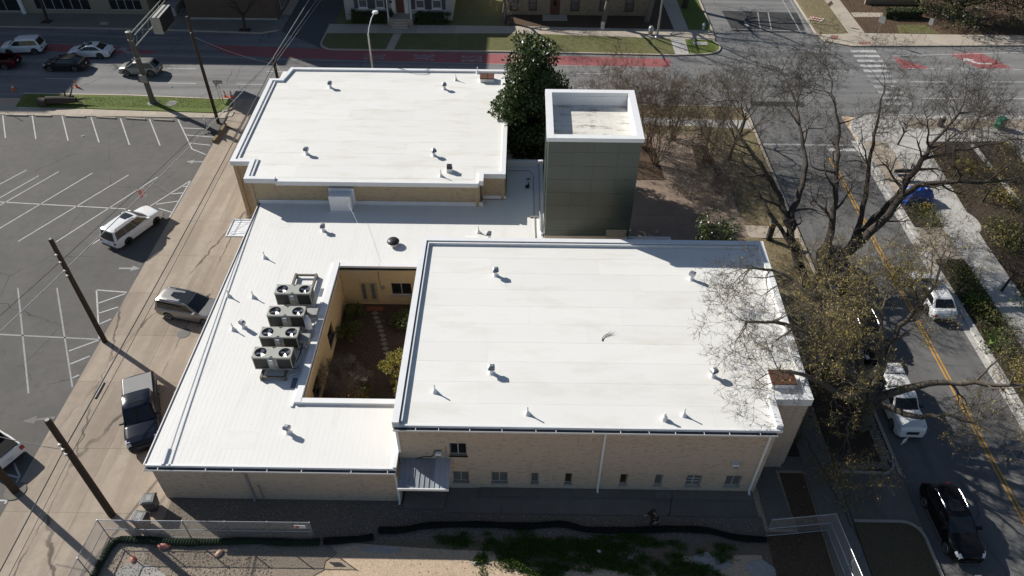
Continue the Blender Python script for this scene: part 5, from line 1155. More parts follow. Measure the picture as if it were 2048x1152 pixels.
leafy('side_shrub', 'dark shrub in the shaded bed beside the tall wall', 16.3,27.6,2.4,.95,1800,.12,SHRUBL,66,BARK,.05,14,cat='shrub',r=.04)
leafy('side_shrub', 'low leafy shrub in the shade behind the other wall shrub', 16.4,29.6,1.8,.7,1000,.12,SHRUBL,67,BARK,.05,10,cat='shrub',r=.04)
# courtyard plants
leafy('yellow_shrub', 'yellow-green shrub against the tall wall in the courtyard', -7.7,31.2,3.0,.95,3000,.13,SHRUBY,70,BARK,.03,18,cat='shrub',r=.04)
leafy('court_shrub', 'dark green shrub at the back left of the courtyard', -11.7,36.0,1.1,1.1,1500,.13,SHRUBL,71,BARK,.0,14,cat='shrub',r=.03)
leafy('court_shrub', 'low green shrub beside the courtyard door', -11.6,37.8,.9,.85,1000,.13,SHRUBL,72,BARK,.0,10,cat='shrub',r=.03)
leafy('court_shrub', 'green shrub under the courtyard window', -8.0,37.0,1.0,1.1,1500,.13,SHRUBL,73,BARK,.0,12,cat='shrub',r=.03)
leafy('court_shrub', 'small green shrub near the front of the courtyard', -9.6,30.2,1.1,.7,700,.13,SHRUBL,74,BARK,.0,9,cat='shrub',r=.03)
bare('court_dead_shrub', 'pale leafless shrub at the front of the courtyard', -11.2,30.6,2.2,75,.025,1.5,BARKG,9,None,0,.1,None,4,3.0,'shrub',vase=True)
bare('court_brown_shrub', 'rust-brown dry shrub at the front of the courtyard', -10.4,29.2,1.6,76,.02,1.4,BARKT,8,BUDB,500,.1,None,3,3.0,'shrub',vase=True)
# house hedges
def hedge(name, label, x0, x1, y0, y1, h, seed, leaf=HEDGEL, n=2500, size=.14):
    rs = np.random.RandomState(seed); t = thing(name, label, 'hedge', ((x0+x1)/2,(y0+y1)/2,0))
    C = np.stack([rs.uniform(x0,x1,n), rs.uniform(y0,y1,n), rs.uniform(.1,h,n)], 1)
    sel = rs.randint(0,3,n); C[sel == 0, 2] = h+rs.normal(size=(sel == 0).sum())*.05; C[sel == 1, 1] = y0+rs.normal(size=(sel == 1).sum())*.05
    quads_mesh('foliage', C, size, leaf, t, rs, .6); MB().box(x0+.12,x1-.12,y0+.12,y1-.12,.05,h-.12).build('core', SOIL, t)
hedge('clipped_hedge', 'clipped dark hedge left of the house porch', -20.4,-15.3,87.3,88.4,1.2,81); hedge('clipped_hedge', 'clipped dark hedge right of the house porch', -12.3,-9.2,87.1,88.3,1.2,82,n=1800)
for k, (x, y, lab) in enumerate(((-20.0,88.4,'round topiary bush at the left end of the house hedge'),(-15.6,88.0,'round topiary bush left of the porch steps'),(-12.2,88.0,'round topiary bush right of the porch steps'),(-8.9,87.7,'round topiary bush at the house corner'))):
    leafy('topiary_bush', lab, x, y, 1.5,.6,700,.13,HEDGEL,83+k,BARK,.0,9,'topiary bushes before the house','bush',r=.04)
hedge('yard_hedge', 'flat-topped clipped hedge beside the top right oaks', 44.4,49.0,90.2,91.4,1.1,88,n=2200)
# planting along the east walk
rs = np.random.RandomState(90); rr = random.Random(90)
k = 0
spots = []
for y in np.arange(24, 44.6, 1.15): spots.append((32.95+rr.uniform(0,1.3), y+rr.uniform(-.3,.3), rr.uniform(.5,.8)))
for y in np.arange(49.2, 52.0, .95): spots += [(33.1+rr.uniform(-.2,.2), y, .55), (34.2+rr.uniform(-.2,.2), y+.3, .55)]
for _ in range(34): spots.append((rr.uniform(37.8,45.5), rr.uniform(30,61), rr.uniform(.6,1.1)))
side_words = ('planting strip', 'bed')
proto = []
for j in range(4):
    T = MB(); 
    leaf = (SHRUBL, BEDY, WEED, BUDB)[j]
    t = thing('bed_shrub', '', 'shrub', (0,0,0), 0, 'low shrubs along the east walk'); rs_ = np.random.RandomState(100+j)
    C = rs_.normal(size=(420,3))*np.array([.42,.42,.26])+np.array([0,0,.32]); C[:, 2] = np.abs(C[:, 2])
    quads_mesh('foliage', C, .2 if j else .16, leaf, t, rs_, .35); seg_mesh('stem', [((0,0,-.05),(.02,0,.35),.02,.01),((0,0,.1),(.2,.1,.4),.012,.006),((0,0,.1),(-.2,.1,.4),.012,.006)], BARK, t)
    proto.append(t)
kinds = ('olive leafy shrub','yellow-green leafy shrub','bright green grassy clump','dry brown shrub')
used = [0]*4; placed = []
for i, (x, y, s_) in enumerate(spots):
    j = rr.choice((0,0,0,1,2,3,3)); o = proto[j] if not used[j] else copy_tree(proto[j]); used[j] = 1
    o.location = (x, y, .1); o.rotation_euler = (0,0,rr.uniform(0,6)); sc_ = s_/.6; o.scale = (sc_, sc_, sc_*rr.uniform(.8,1.1))
    placed.append((j, x < 35, y, x, o))
ORD = ['nearest','second','third','fourth','fifth','sixth','seventh','eighth','ninth','tenth','eleventh','twelfth','thirteenth','fourteenth','fifteenth','sixteenth','seventeenth','eighteenth','nineteenth','twentieth']
for j in range(4):
    for strip in (True, False):
        grp = sorted([p for p in placed if p[0] == j and p[1] == strip], key=lambda p: p[2])
        for n_, p in enumerate(grp):
            p[4]['label'] = kinds[j] + ', ' + (ORD[n_] if n_ == 0 else ORD[n_]+' nearest') + ' in the ' + ('kerbside strip' if strip else 'wide bed beyond the walk')
for j in range(4):
    if not used[j]: bpy.data.objects.remove(proto[j])
# ---- grass, weeds, stones and litter too many to count
def scatter(name, label, cat, polys, n, size, mat, seed, z=.12, aspect=.12, up=True, parent=None):
    rs = np.random.RandomState(seed); out = []
    areas = [abs(x1-x0)*abs(y1-y0) for x0,x1,y0,y1 in polys]; tot = sum(areas)
    for (x0,x1,y0,y1), a in zip(polys, areas):
        k = int(n*a/tot); out.append(np.stack([rs.uniform(x0,x1,k), rs.uniform(y0,y1,k), np.full(k, z)], 1))
    C = np.concatenate(out); o = quads_mesh(name, C, size, mat, None, rs, aspect, droop=-1.6 if up else 0, kind='stuff'); o['label'] = label; o['category'] = cat; return o
scatter('grass', 'bright green grass on the kerb island beside the lot', 'grass', [(-50.3,-30.2,66.7,68.8)], 9000, .13, GRASSL, 201, .11)
scatter('grass', 'green grass on the far corner lawns', 'grass', [(19.2,22.2,80.5,83.6),(20.1,22.3,86.6,97)], 6000, .13, GRASSL, 202, .11)
scatter('grass', 'patchy grass on the far verge before the houses', 'grass', [(-22,-15.4,81.5,84.6),(-14.2,16.8,80.6,84.2)], 9000, .12, GRASSD, 203, .11)
scatter('grass', 'dry grass on the side lawn by the plaza', 'grass', [(16.6,22.3,33.8,47.0),(18.8,22.3,49.1,63.5),(8.3,22,62.6,64.6),(8.3,20,66.3,68)], 12000, .13, GRASSD, 204, .09)
scatter('grass', 'dry grass on the lawn past the side-street corner', 'grass', [(35.4,38.6,85.9,97),(45.3,49,86.2,88.3)], 4000, .12, GRASSD, 205, .11)
r2 = np.random.RandomState(206); cl = [(2.2,19.3,1.6,.5),(4.4,19.8,1.2,.5),(-.4,19.6,.6,.3),(8.6,19.2,1.0,.6),(8.9,18.2,.8,.5),(3.2,20.5,1.8,.3),(11.2,20.2,.6,.3),(-1.8,19.3,.25,.2),(.2,20.4,1.0,.35),(14.6,18.2,.5,.3),(5.8,19.4,1.2,.5),(7.4,20.6,.9,.25),(-3.0,20.6,.8,.25),(10.0,18.6,.9,.4),(1.4,20.2,1.2,.4),(2.0,18.9,.5,.2)]
cl = [(a+r2.normal()*c*.9, b+r2.normal()*d_*.9, .12+.25*r2.rand()*c, .06+.3*r2.rand()*d_) for a, b, c, d_ in cl for _ in range(int(14*c)+2)]
C = np.concatenate([np.stack([r2.normal(a, c, int(750*c)), r2.normal(b, d_, int(750*c)), np.full(int(750*c), -.02)], 1) for a, b, c, d_ in cl])
o = quads_mesh('weeds', C, .15, WEED, None, r2, .3, droop=-1.2, kind='stuff'); o['label'] = 'green weeds spreading over the bare dirt in front'; o['category'] = 'weeds'
def stones(name, label, polys, n, s0, s1, mat, seed, z):
    rs = np.random.RandomState(seed); areas = [abs(x1-x0)*abs(y1-y0) for x0,x1,y0,y1 in polys]; tot = sum(areas); C = []
    for (x0,x1,y0,y1), a in zip(polys, areas):
        k = int(n*a/tot); C.append(np.stack([rs.uniform(x0,x1,k), rs.uniform(y0,y1,k), np.full(k, z)], 1))
    C = np.concatenate(C); n = len(C); base = np.array([[1,0,0],[0,1,0],[-1,0,0],[0,-1,0],[0,0,.8],[0,0,-.8]], float)
    S = rs.uniform(s0, s1, (n,1,1))*rs.uniform(.6,1.3,(n,1,3)); th = rs.uniform(0,6.283,n); ca, sa_ = np.cos(th), np.sin(th)
    V = base[None]*S; V = np.stack([V[..., 0]*ca[:, None]-V[..., 1]*sa_[:, None], V[..., 0]*sa_[:, None]+V[..., 1]*ca[:, None], V[..., 2]], -1)+C[:, None, :]
    f = np.array([[0,1,4],[1,2,4],[2,3,4],[3,0,4],[1,0,5],[2,1,5],[3,2,5],[0,3,5]]); F = (np.arange(n)[:, None, None]*6+f[None]).reshape(-1,3)
    me = bpy.data.meshes.new(name); me.from_pydata(V.reshape(-1,3).tolist(), [], F.tolist()); me.materials.append(mat)
    o = link(name, me, kind='stuff'); o['label'] = label; o['category'] = 'gravel'; return o
stones('gravel', 'loose gravel along the shaded front wall', [(-19.4,-6.6,20.6,22.7),(-6.6,-4.0,20.6,22.4),(-4,13.6,21.0,22.2)], 4200, .012, .038, STONEC, 301, .008)
stones('gravel', 'loose gravel inside the fenced corner', [(-21.9,-12.8,13,20.2)], 5500, .015, .05, STONEC, 302, .006)
stones('pebble_edging', 'pale pebbles edging the shaded planting bed', [(19.1,22.2,25.5,26.0),(21.9,22.5,26.0,30)], 1200, .03, .07, STONEC, 303, .11)
stones('rubble', 'pale stone chips scattered on the bare dirt', [(-12,15,13,20.2)], 260, .015, .06, STONEC, 304, -.02)
scatter('leaf_litter', 'dry leaves scattered over lawn, beds and walk on the right', 'leaf litter', [(16.4,22.4,25.5,47),(37.3,46,28,61),(13.9,17,18.6,25),(32.5,34.8,22,44)], 9000, .10, LITTER, 305, .125, .5, False)
scatter('leaf_litter', 'dry leaves on the courtyard soil', 'leaf litter', [(-12.3,-6.6,27.7,38.9)], 2500, .09, LITTER, 306, .03, .5, False)
r5 = np.random.RandomState(401); C = np.stack([r5.uniform(37.4,46.0,9000), r5.uniform(28,61,9000), .12+.28*r5.rand(9000)**2], 1); C = C[np.sin(C[:, 0]*1.3+2*np.sin(C[:, 1]*.7))+np.sin(C[:, 1]*1.1) > -.5]
o = quads_mesh('undergrowth', C, .16, BEDY, None, r5, .3, droop=-.8, kind='stuff'); o['label'] = 'olive-brown undergrowth over the wide bed beyond the east walk'; o['category'] = 'undergrowth'
r5 = np.random.RandomState(402); C = np.stack([r5.uniform(32.5,34.8,5000), r5.uniform(20,44.6,5000), .12+.3*r5.rand(5000)**2], 1)
o = quads_mesh('undergrowth', C, .16, SHRUBL, None, r5, .3, droop=-.8, kind='stuff'); o['label'] = 'green ground cover in the kerbside planting strip'; o['category'] = 'ground cover'
scatter('mulch_chips', 'brown bark chips on the corner yard', 'mulch', [(40.9,60,86.2,96)], 6000, .12, LITTER, 307, .115, .5, False)
# ================================================================== BUILDINGS ACROSS THE STREET
def block_wall(name, parent, mat, x0, x1, y0, y1, z0, z1, holes=()): return wall_y(MB(), x0, x1, y0, y1, z0, z1, holes).build(name, mat, parent)
BEIGE = M_noise('beige_render', (.30,.26,.20), (.27,.235,.18), .4, .85, 20, .1, .1); BROWN = M_noise('brown_render', (.135,.10,.078), (.12,.09,.07), .5, .9, 20, .1, .1)
HWHITE = M_noise('house_siding', (.42,.43,.41), (.38,.39,.37), .6, .7); SHUT = M_plain('shutter_grey', (.07,.075,.085), .6); DOORB = M_plain('door_brown', (.13,.055,.03), .6); TRIMB = M_plain('brown_trim', (.12,.045,.03), .6)
b = thing('storefront_building', 'beige storefront building with dark gridded shop windows', 'building', (-58,95,0))
hs = [(-59.1,-52.4,.55,3.1),(-50.0,-46.1,.6,3.1)]
block_wall('wall', b, BEIGE, -86, -45.3, 89.2, 89.6, -.1, 14.1, hs+[(-72,-61.0,.3,3.2)]); MB().box(-86,-45.3,89.6,115,-.1,14.1).build('body', BEIGE, b)
for (x0,x1,z0,z1), nx in ((hs[0],6),(hs[1],4),((-72,-61.0,.3,3.2),6)):
    fr = MB(); w_ = (x1-x0)/nx
    for k in range(nx+1): fr.box(x0+k*w_-.04, x0+k*w_+.04, 89.24,89.32, z0, z1)
    for z in (z0, (z0+z1)/2, z1-.08): fr.box(x0, x1, 89.235,89.325, z, z+.08)
    f_ = fr.build('shop_window', FRAME, b)
    for k in range(nx):
        for (za, zb) in ((z0+.08,(z0+z1)/2),((z0+z1)/2+.08,z1-.08)): MB().box(x0+k*w_+.04,x0+(k+1)*w_-.04,89.27,89.29,za,zb).build('pane', GLASS, f_)
for (x, z) in [(x_, z_) for x_ in (-80,-74,-68,-62,-56,-50) for z_ in (5.5,8.5,11.5)]: MB().box(x-1,x+1,89.15,89.2,z,z+1.6).build('upper_window', GLASS, b)
MB().box(-60.9,-60.5,88.9,89.19,0,3.4).build('pilaster', WHITEM, b)
MB().box(-48.8,-48.0,89.0,89.05,2.2,2.5).build('window_notice', SIGNW, b)
b = thing('brown_building', 'tall brown rendered building with pale base beside the driveway', 'building', (-35,95,0))
MB().box(-40.2,-29.45,88.0,112,-.1,18.6).build('wall', BROWN, b); MB().box(-40.0,-29.5,87.9,87.995,0,.32).build('base_band', WALKG, b)
sw = MB()
for k in range(3):
    y = 90.0+k*3.6; f_ = MB().box(-29.449,-29.40,y,y+2.8,.5,2.9).build('side_window', FRAME, b)
    for a in range(2):
        for c in range(2): MB().box(-29.399,-29.38,y+.1+a*1.35,y+1.3+a*1.35,.62+c*1.12,1.62+c*1.12).build('pane', GLASSG, f_)
b = thing('stair_annex', 'dark recessed annex with pale stair wall between two buildings', 'building', (-42.7,95,0))
MB().box(-45.28,-40.22,92,112,-.1,11).build('wall', BROWN, b); MB().box(-43.6,-42.0,88.8,91.9,-.1,1.1).build('stair_wall', WALKG, b)
for k in range(4): MB().box(-41.95,-40.25,88.7+k*.32,89.02+k*.32,-.1,.17*(k+1)).build('step', APRON, b)
b = thing('unseen_office_block', 'tall unseen office block outside the left edge, added to shade the far street', 'building', (-108,108,0))  # out of view, added only to cast shade on the far street
MB().box(-125,-88.5,93,125,-.1,30).build('wall', BEIGE, b)
for z in range(3, 29, 4): MB().box(-124,-89.5,92.95,92.998,z,z+2).build('window_band', GLASS, b)
b = thing('white_house', 'pale house with grey shutters and a small columned porch', 'house', (-14.5,92,0))
wins = [(-19.46,-18.44),(-17.42,-16.4),(-12.62,-11.6),(-10.64,-9.56)]
block_wall('wall', b, HWHITE, -21.2, -8.35, 88.3, 88.6, 0, 4.6, [(x0,x1,1.55,3.5) for x0,x1 in wins]+[(-15.0,-14.05,.95,3.1)]); MB().box(-21.2,-8.35,88.6,98,0,4.6).build('body', HWHITE, b)
for x0, x1 in wins:
    f_ = MB().box(x0,x1,88.36,88.44,1.55,1.65).box(x0,x1,88.36,88.44,2.48,2.56).box(x0,x1,88.36,88.44,3.4,3.5).box(x0,x0+.08,88.36,88.44,1.65,3.4).box(x1-.08,x1,88.36,88.44,1.65,3.4).build('window', WHITEM, b)
    MB().box(x0+.08,x1-.08,88.39,88.41,1.65,2.48).build('pane', GLASSG, f_); MB().box(x0+.08,x1-.08,88.39,88.41,2.56,3.4).build('pane', GLASSG, f_); MB().box(x0-.1,x1+.1,88.18,88.3,1.45,1.54).build('sill', WHITEM, f_)
    for xa in (x0-.52, x1+.06): MB().box(xa,xa+.44,88.24,88.295,1.5,3.5).build('shutter', SHUT, b)
MB().box(-15.0,-14.05,88.38,88.44,.95,3.1).build('door', DOORB, b)
for xa in (-15.55,-13.98): MB().box(xa,xa+.45,88.24,88.295,.95,3.1).build('sidelight', WHITEM, b)
MB().box(-15.95,-12.95,86.7,88.29,0,.9).build('porch', WALK, b)
for k in range(4): MB().box(-15.4,-13.5,86.7-.28*(k+1),86.7-.28*k,0,.9-.2*(k+1)+.001).build('step', WALK, b)
for x in (-15.8,-13.1): MB().lathe((x,86.9,.9), [(.11,0),(.09,.1),(.08,2.5),(.11,2.6)], 10).build('column', WHITEM, b, 40)
MB().prism([(-16.1,86.6),(-12.8,86.6),(-12.8,88.28),(-16.1,88.28)], 3.5, 3.75).build('porch_roof', WHITEM, b)
MB().add([(-21.7,87.8,4.6),(-7.85,87.8,4.6),(-7.85,98.5,4.6),(-21.7,98.5,4.6),(-18,93,8),(-11.5,93,8)], [(0,1,5,4),(1,2,5),(2,3,4,5),(3,0,4),(3,2,1,0)]).build('roof', M_plain('shingle', (.10,.10,.10), .9), b)
MB().box(-15.75,-15.45,88.22,88.29,2.2,2.5).build('mailbox', BLACKM, b)
b = thing('brick_house', 'tan brick house with dark red door behind bare trees', 'house', (7,95,0))
wins = [(-1.4,-.35),(.88,1.92),(5.97,7.07),(9.5,10.6),(12.6,13.7)]
block_wall('wall', b, BRICKH, -2.1, 15.6, 90.3, 90.6, 0, 4.4, [(x0,x1,.6,2.5) for x0,x1 in wins]+[(3.5,4.7,.1,2.4)]); MB().box(-2.1,15.6,90.6,100,0,4.4).build('body', BRICKH, b)
for x0, x1 in wins:
    f_ = MB().box(x0,x1,90.28,90.42,.6,.72).box(x0,x1,90.28,90.42,2.4,2.5).box(x0,x0+.1,90.28,90.42,.72,2.4).box(x1-.1,x1,90.28,90.42,.72,2.4).box(x0+.1,x1-.1,90.34,90.42,1.5,1.58).build('window', TRIMB, b)
    MB().box(x0+.1,x1-.1,90.38,90.4,.72,1.5).build('pane', GLASSG, f_); MB().box(x0+.1,x1-.1,90.38,90.4,1.58,2.4).build('pane', GLASSG, f_)
d = MB().box(3.5,4.7,90.36,90.42,.1,2.4).build('door', TRIMB, b); MB().box(3.9,4.3,90.34,90.355,1.2,2.1).build('pane', GLASS, d)
MB().add([(-2.6,89.7,4.4),(16.1,89.7,4.4),(16.1,100.5,4.4),(-2.6,100.5,4.4),(1,95,7.6),(12.5,95,7.6)], [(0,1,5,4),(1,2,5),(2,3,4,5),(3,0,4),(3,2,1,0)]).build('roof', bpy.data.materials['shingle'], b)
MB().box(2.6,5.6,88.6,90.29,0,.15).build('porch', WALK, b)
b = thing('yard_wall', 'low brick garden wall behind the top right hedge', 'wall', (47,93.5,0)); MB().box(43.5,50.5,94.6,94.9,0,.7).build('wall', BRICKH, b); MB().box(43.4,50.6,94.52,94.98,.7,.78).build('cap', WALK, b)
# ================================================================== POLES, WIRES, MASTS
def pole(x, y, h, label, r=.16, lean=(0,0), hardware=()):
    t = thing('utility_pole', label, 'utility pole', (x, y, 0), 0, 'wooden utility poles')
    MB().path([(0,0,-.1),(lean[0]*.5,lean[1]*.5,h*.5),(lean[0],lean[1],h)], [r*1.1,r,r*.86], 14).build('pole', WOOD, t, 40, False)
    MB().lathe((lean[0],lean[1],h), [(r*.86,-.02),(r*.6,.03)], 12).build('cap', M_plain_cached('dark_cap', (.08,.075,.07)), t, 40, False)
    for z in hardware:
        b_ = MB().box(-.06,.06,-r-.10,-r+.04,z-.05,z+.05).build('bracket', GREY, t, 0, False); MB().lathe((0,-r-.12,z-.06), [(.025,0),(.045,.03),(.045,.06),(.025,.09)], 8).build('insulator', GREY, b_, 40, False)
    return t
pole(-28.47,34.98,9.1,'wooden utility pole at the edge of the lot beside the alley', hardware=(6.3,6.7,7.4,8.0))
pole(-22.6,21.8,8.7,'wooden utility pole beside the wheeled bins', .18, hardware=(6.2,6.6,7.0))
pole(-28.75,23.2,9.0,'wooden utility pole on a round concrete pad at the left edge', .19)
pole(-29.43,64.1,10.6,'tall wooden pole by the one-way sign at the lot corner', .15, hardware=(9.2,))
pole(-23.6,66.8,5.5,'short wooden pole stub just left of the rear roof', .15)
MB().lathe((-28.75,23.2,0), [(.6,0),(.6,.05)], 20).build('pole_pad', APRON, None, kind='structure')
def cable(label, a, b_, sag, r=.018, mat=None, name='overhead_cable'):
    a = Vector(a); b_ = Vector(b_); n = 24; pts = []
    for k in range(n+1):
        u = k/n; p = a.lerp(b_, u); p.z -= sag*4*u*(1-u); pts.append(p)
    o = MB().path(pts, r, 5).build(name, mat or BLACKM, None); o['label'] = label; o['category'] = 'cable'; o['group'] = 'overhead cables'; return o
CABW = M_plain('pale_cable', (.40,.40,.39), .5)
cable('thick black cable running the length of the alley', (-23.3,66.7,5.4), (-22.6,21.65,6.5), .25, .036); cable('thin black cable beside the thick one over the alley', (-23.1,66.7,5.2), (-22.4,21.65,6.1), .25, .020)
cable('thick black cable leaving the bin-side pole to the front', (-22.6,21.65,6.5), (-22.2,-8,7.5), .3, .030); cable('thin black cable leaving the bin-side pole to the front', (-22.4,21.65,6.1), (-22.0,-8,7.0), .3, .016)
cable('pale bundled cable crossing over the parked white SUV', (-23.5,66.8,5.5), (-28.5,34.85,6.7), .2, .032, CABW); cable('thin dark cable crossing over the parked white SUV', (-23.6,66.8,5.45), (-28.5,34.85,7.4), .15, .019)
cable('pale bundled cable from the lot pole to the lower left', (-28.5,34.85,6.7), (-34.5,14,6.6), .25, .032, CABW); cable('thin dark cable from the lot pole to the lower left', (-28.5,34.85,7.4), (-34.9,14,7.4), .2, .019)
cable('pale thick cable rising from the pole stub over the far street', (-23.6,66.9,5.5), (-20.0,104,8.8), .1, .030, CABW); cable('thin pale cable right of the thick one over the far street', (-23.4,66.9,5.4), (-19.0,100,8.0), .1, .014, CABW); cable('second thin pale cable over the far street', (-23.3,66.9,5.2), (-18.6,100,7.6), .1, .014, CABW)
cable('thin service cable dropping across the rear roof to the courtyard wall', (-23.4,66.6,5.3), (-9.8,39.2,3.7), -.6, .007, GREY)
cable('guy wire sloping from the tall pole down over the lot corner', (-29.4,64.1,8.8), (-23.7,66.7,5.0), .3, .014, GREY); cable('thin cable from the left edge to the bin-side pole', (-33,24.5,6.2), (-22.7,21.7,6.4), .5, .019)
o = MB().path([(-22.68,26.3,6.05),(-22.66,25.2,6.1)], .075, 8).build('cable_splice', BLACKM); o['label'] = 'black splice case on the alley cable'; o['category'] = 'cable splice'
# sign mast
t = thing('sign_mast', 'grey steel mast with truss arm carrying a message board over the street', 'sign mast', (-37.1,67.7,0))
MAST = M_plain('mast_steel', (.10,.10,.085), .5, .3); TRUSS = M_plain('truss_steel', (.30,.30,.28), .4, .5)
MB().lathe((-37.1,67.7,0), [(.62,0),(.62,.12),(.36,.16),(.30,.5),(.27,.7),(.24,7.5)], 16).build('mast', MAST, t, 40); MB().lathe((-37.1,67.7,7.5), [(.27,0),(.27,.06),(.1,.1)], 16).build('cap', TRUSS, t, 40)
MB().box(-37.42,-36.8,67.3,67.45,2.5,3.3).build('control_box', TRUSS, t); MB().lathe((-37.1,67.7,4.9), [(.30,0),(.30,.12)], 14).build('clamp', TRUSS, t); MB().lathe((-37.1,67.7,6.7), [(.29,0),(.29,.12)], 14).build('clamp', TRUSS, t)
for x, z in ((-37.1,7.2),(-37.1,5.9),(-36.6,7.2)): MB().tube((x,67.7,z),(x,75.9,z),.06,.06,8).build('truss_chord', TRUSS, t, 40)
for k in range(5): MB().tube((-37.1,68.5+k*1.5,5.9),(-37.1,69.3+k*1.5,7.2),.03,.03,6).build('truss_brace', TRUSS, t)
bx = MB().box(-36.95,-36.0,72.2,75.4,5.3,7.0).build('message_board', M_plain('board_grey', (.40,.39,.35), .5), t); MB().box(-35.998,-35.97,72.26,75.34,5.36,6.94).build('screen', SIGNK, bx)
# street lamp behind the rear hall and far signal pole
t = thing('street_lamp', 'white street lamp with round head rising behind the rear roof', 'street lamp', (-14.1,66.3,0))
MB().path([(-14.1,66.3,0),(-14.1,66.3,8.2)], [.12,.09], 12).build('pole', GALV, t, 40); MB().path([(-14.1,66.3,8.1),(-14.0,66.5,8.7),(-13.75,67.1,9.4),(-13.6,67.9,9.55)], .045, 8).build('arm', WHITEM, t, 40); MB().lathe((-13.55,68.1,9.35), [(.06,0),(.22,.05),(.30,.13),(.24,.25),(.08,.30)], 16).build('lamp_head', WHITEM, t, 40)
t = thing('street_lamp', 'bare galvanised lamp pole by the far verge', 'street lamp', (15.9,84.3,0)); MB().path([(15.9,84.3,0),(15.9,84.3,9.0)], [.13,.08], 12).build('pole', GALV, t, 40); MB().lathe((15.9,84.3,.1), [(.24,0),(.24,.1),(.15,.2)], 10).build('base', GALV, t, 40); MB().path([(15.9,84.3,8.9),(16.0,83.0,9.5)], .04, 6).build('arm', GALV, t)
# ================================================================== SIGNS AND SMALL STREET THINGS
def sign(name, label, x, y, rz, h, w_, hh, face, back=None, text=None, tmat=None, tsize=.2, shape='rect', post=None, cat='sign'):
    t = thing(name, label, cat, (x, y, 0), rz)
    MB().tube((0,0,0),(0,0,h+hh*.3),.028,.028,6).build('post', post or GALV, t, 0, False)
    if shape == 'diamond': pl = [(-w_/2,0),(0,-w_/2),(w_/2,0),(0,w_/2)]
    else: pl = [(-w_/2,-hh/2),(w_/2,-hh/2),(w_/2,hh/2),(-w_/2,hh/2)]
    n = len(pl); vs = [(u, -.045, h+v) for u, v in pl]+[(u, -.033, h+v) for u, v in pl]
    p_ = MB().add(vs, [tuple(range(n)), tuple(range(2*n-1, n-1, -1))]+[(i, n+i, n+(i+1) % n, (i+1) % n) for i in range(n)]).build('panel', face, t, 0, False)
    if text:
        for k, tx in enumerate(text):
            me = text_mesh(tx, tsize, tmat, 'lettering'); me.transform(Matrix.Rotation(math.pi/2, 4, 'X')); o = link('lettering', me, p_, False); o.location = (0, -.05, h+(len(text)-1)*tsize*.5-k*tsize)
    return t, p_
t, p_ = sign('lot_sign', 'red and white lot notice on a post beside the white SUV', -31.0, 50.0, R(50), 1.75, .62, .85, SIGNW, text=None)
MB().box(-.29,.0,-.052,-.046,1.36,2.12).build('red_panel', M_plain('faded_red', (.50,.16,.15), .6), p_, 0, False)
for k in range(5): MB().box(.05,.27,-.052,-.046,1.55+k*.11,1.60+k*.11).build('print_line', SIGNR, p_, 0, False)
t, p_ = sign('one_way_sign', 'black one-way sign with white arrow at the lot corner', -29.85, 67.5, 0, 2.6, .92, .32, SIGNK)
MB().add([(u,-.052,2.6+v) for u, v in ((-.42,0),(-.24,-.11),(-.24,-.06),(.40,-.06),(.40,.06),(-.24,.06),(-.24,.11))], [tuple(range(7))]).build('arrow', SIGNW, p_, 0, False)
me = text_mesh('ONE WAY', .11, SIGNK, 'lettering'); me.transform(Matrix.Rotation(math.pi/2, 4, 'X')); o = link('lettering', me, p_, False); o.location = (.06, -.056, 2.6)
sign('side_sign', 'narrow sign seen edge-on beside the one-way sign', -30.3, 67.9, R(80), 2.2, .45, .6, GALV)
sign('parking_sign', 'small white parking sign on the shaded left island', -51.9, 66.2, R(-30), 2.2, .32, .5, SIGNW)
sign('warning_sign', 'tall grey-backed street sign on the corner footpath', 41.1, 83.8, R(-55), 2.7, .75, .75, GALV); sign('parking_sign', 'grey street sign pair on the corner footpath near the oak', 46.9, 84.1, R(-55), 2.4, .5, .75, GALV)
sign('road_work_sign', 'pale orange diamond sign beside the barricade', 36.9, 89.2, R(0), 2.3, .75, .75, M_plain('faded_orange', (.55,.33,.22), .6), shape='diamond'); sign('street_name_sign', 'green street-name sign at the far kerb', 24.4, 94.6, 0, 2.7, .9, .25, SIGNG)
sign('meter_sign', 'small white-backed sign standing beside the white pickup bumper', 22.75, 26.4, R(30), 1.75, .42, .5, SIGNW)
sign('bus_sign', 'white bus-stop panel on the far footpath', 9.5, 84.9, 0, 1.2, .42, .85, SIGNW, text=['BUS'], tmat=SIGNK, tsize=.14)
sign('parking_sign', 'parking sign on a slim post beside the kiosk', 21.5, 47.0, R(40), 2.3, .32, .5, GALV)
# parking kiosk with solar top
t = thing('parking_kiosk', 'black parking pay kiosk with solar panel top by the link path', 'kiosk', (20.1,47.0,0)); MB().box(-.2,.2,-.16,.16,0,1.75).build('cabinet', BLACKM, t, 0, False); MB().box(-.21,.21,-.17,.17,1.5,1.62).build('yellow_band', PAINTY, t, 0, False)
MB().add([(-.24,-.2,1.75),(.24,-.2,1.75),(.24,.2,1.75),(-.24,.2,1.75),(-.24,-.2,1.86),(.24,-.2,1.86),(.24,.2,2.0),(-.24,.2,2.0)], [(3,2,1,0),(4,5,6,7),(0,1,5,4),(1,2,6,5),(2,3,7,6),(3,0,4,7)]).build('solar_top', GALV, t, 0, False); MB().add([(-.2,-.16,1.882),(.2,-.16,1.882),(.2,.16,1.994),(-.2,.16,1.994)], [(0,1,2,3)]).build('solar_cell', SIGNK, t, 0, False)
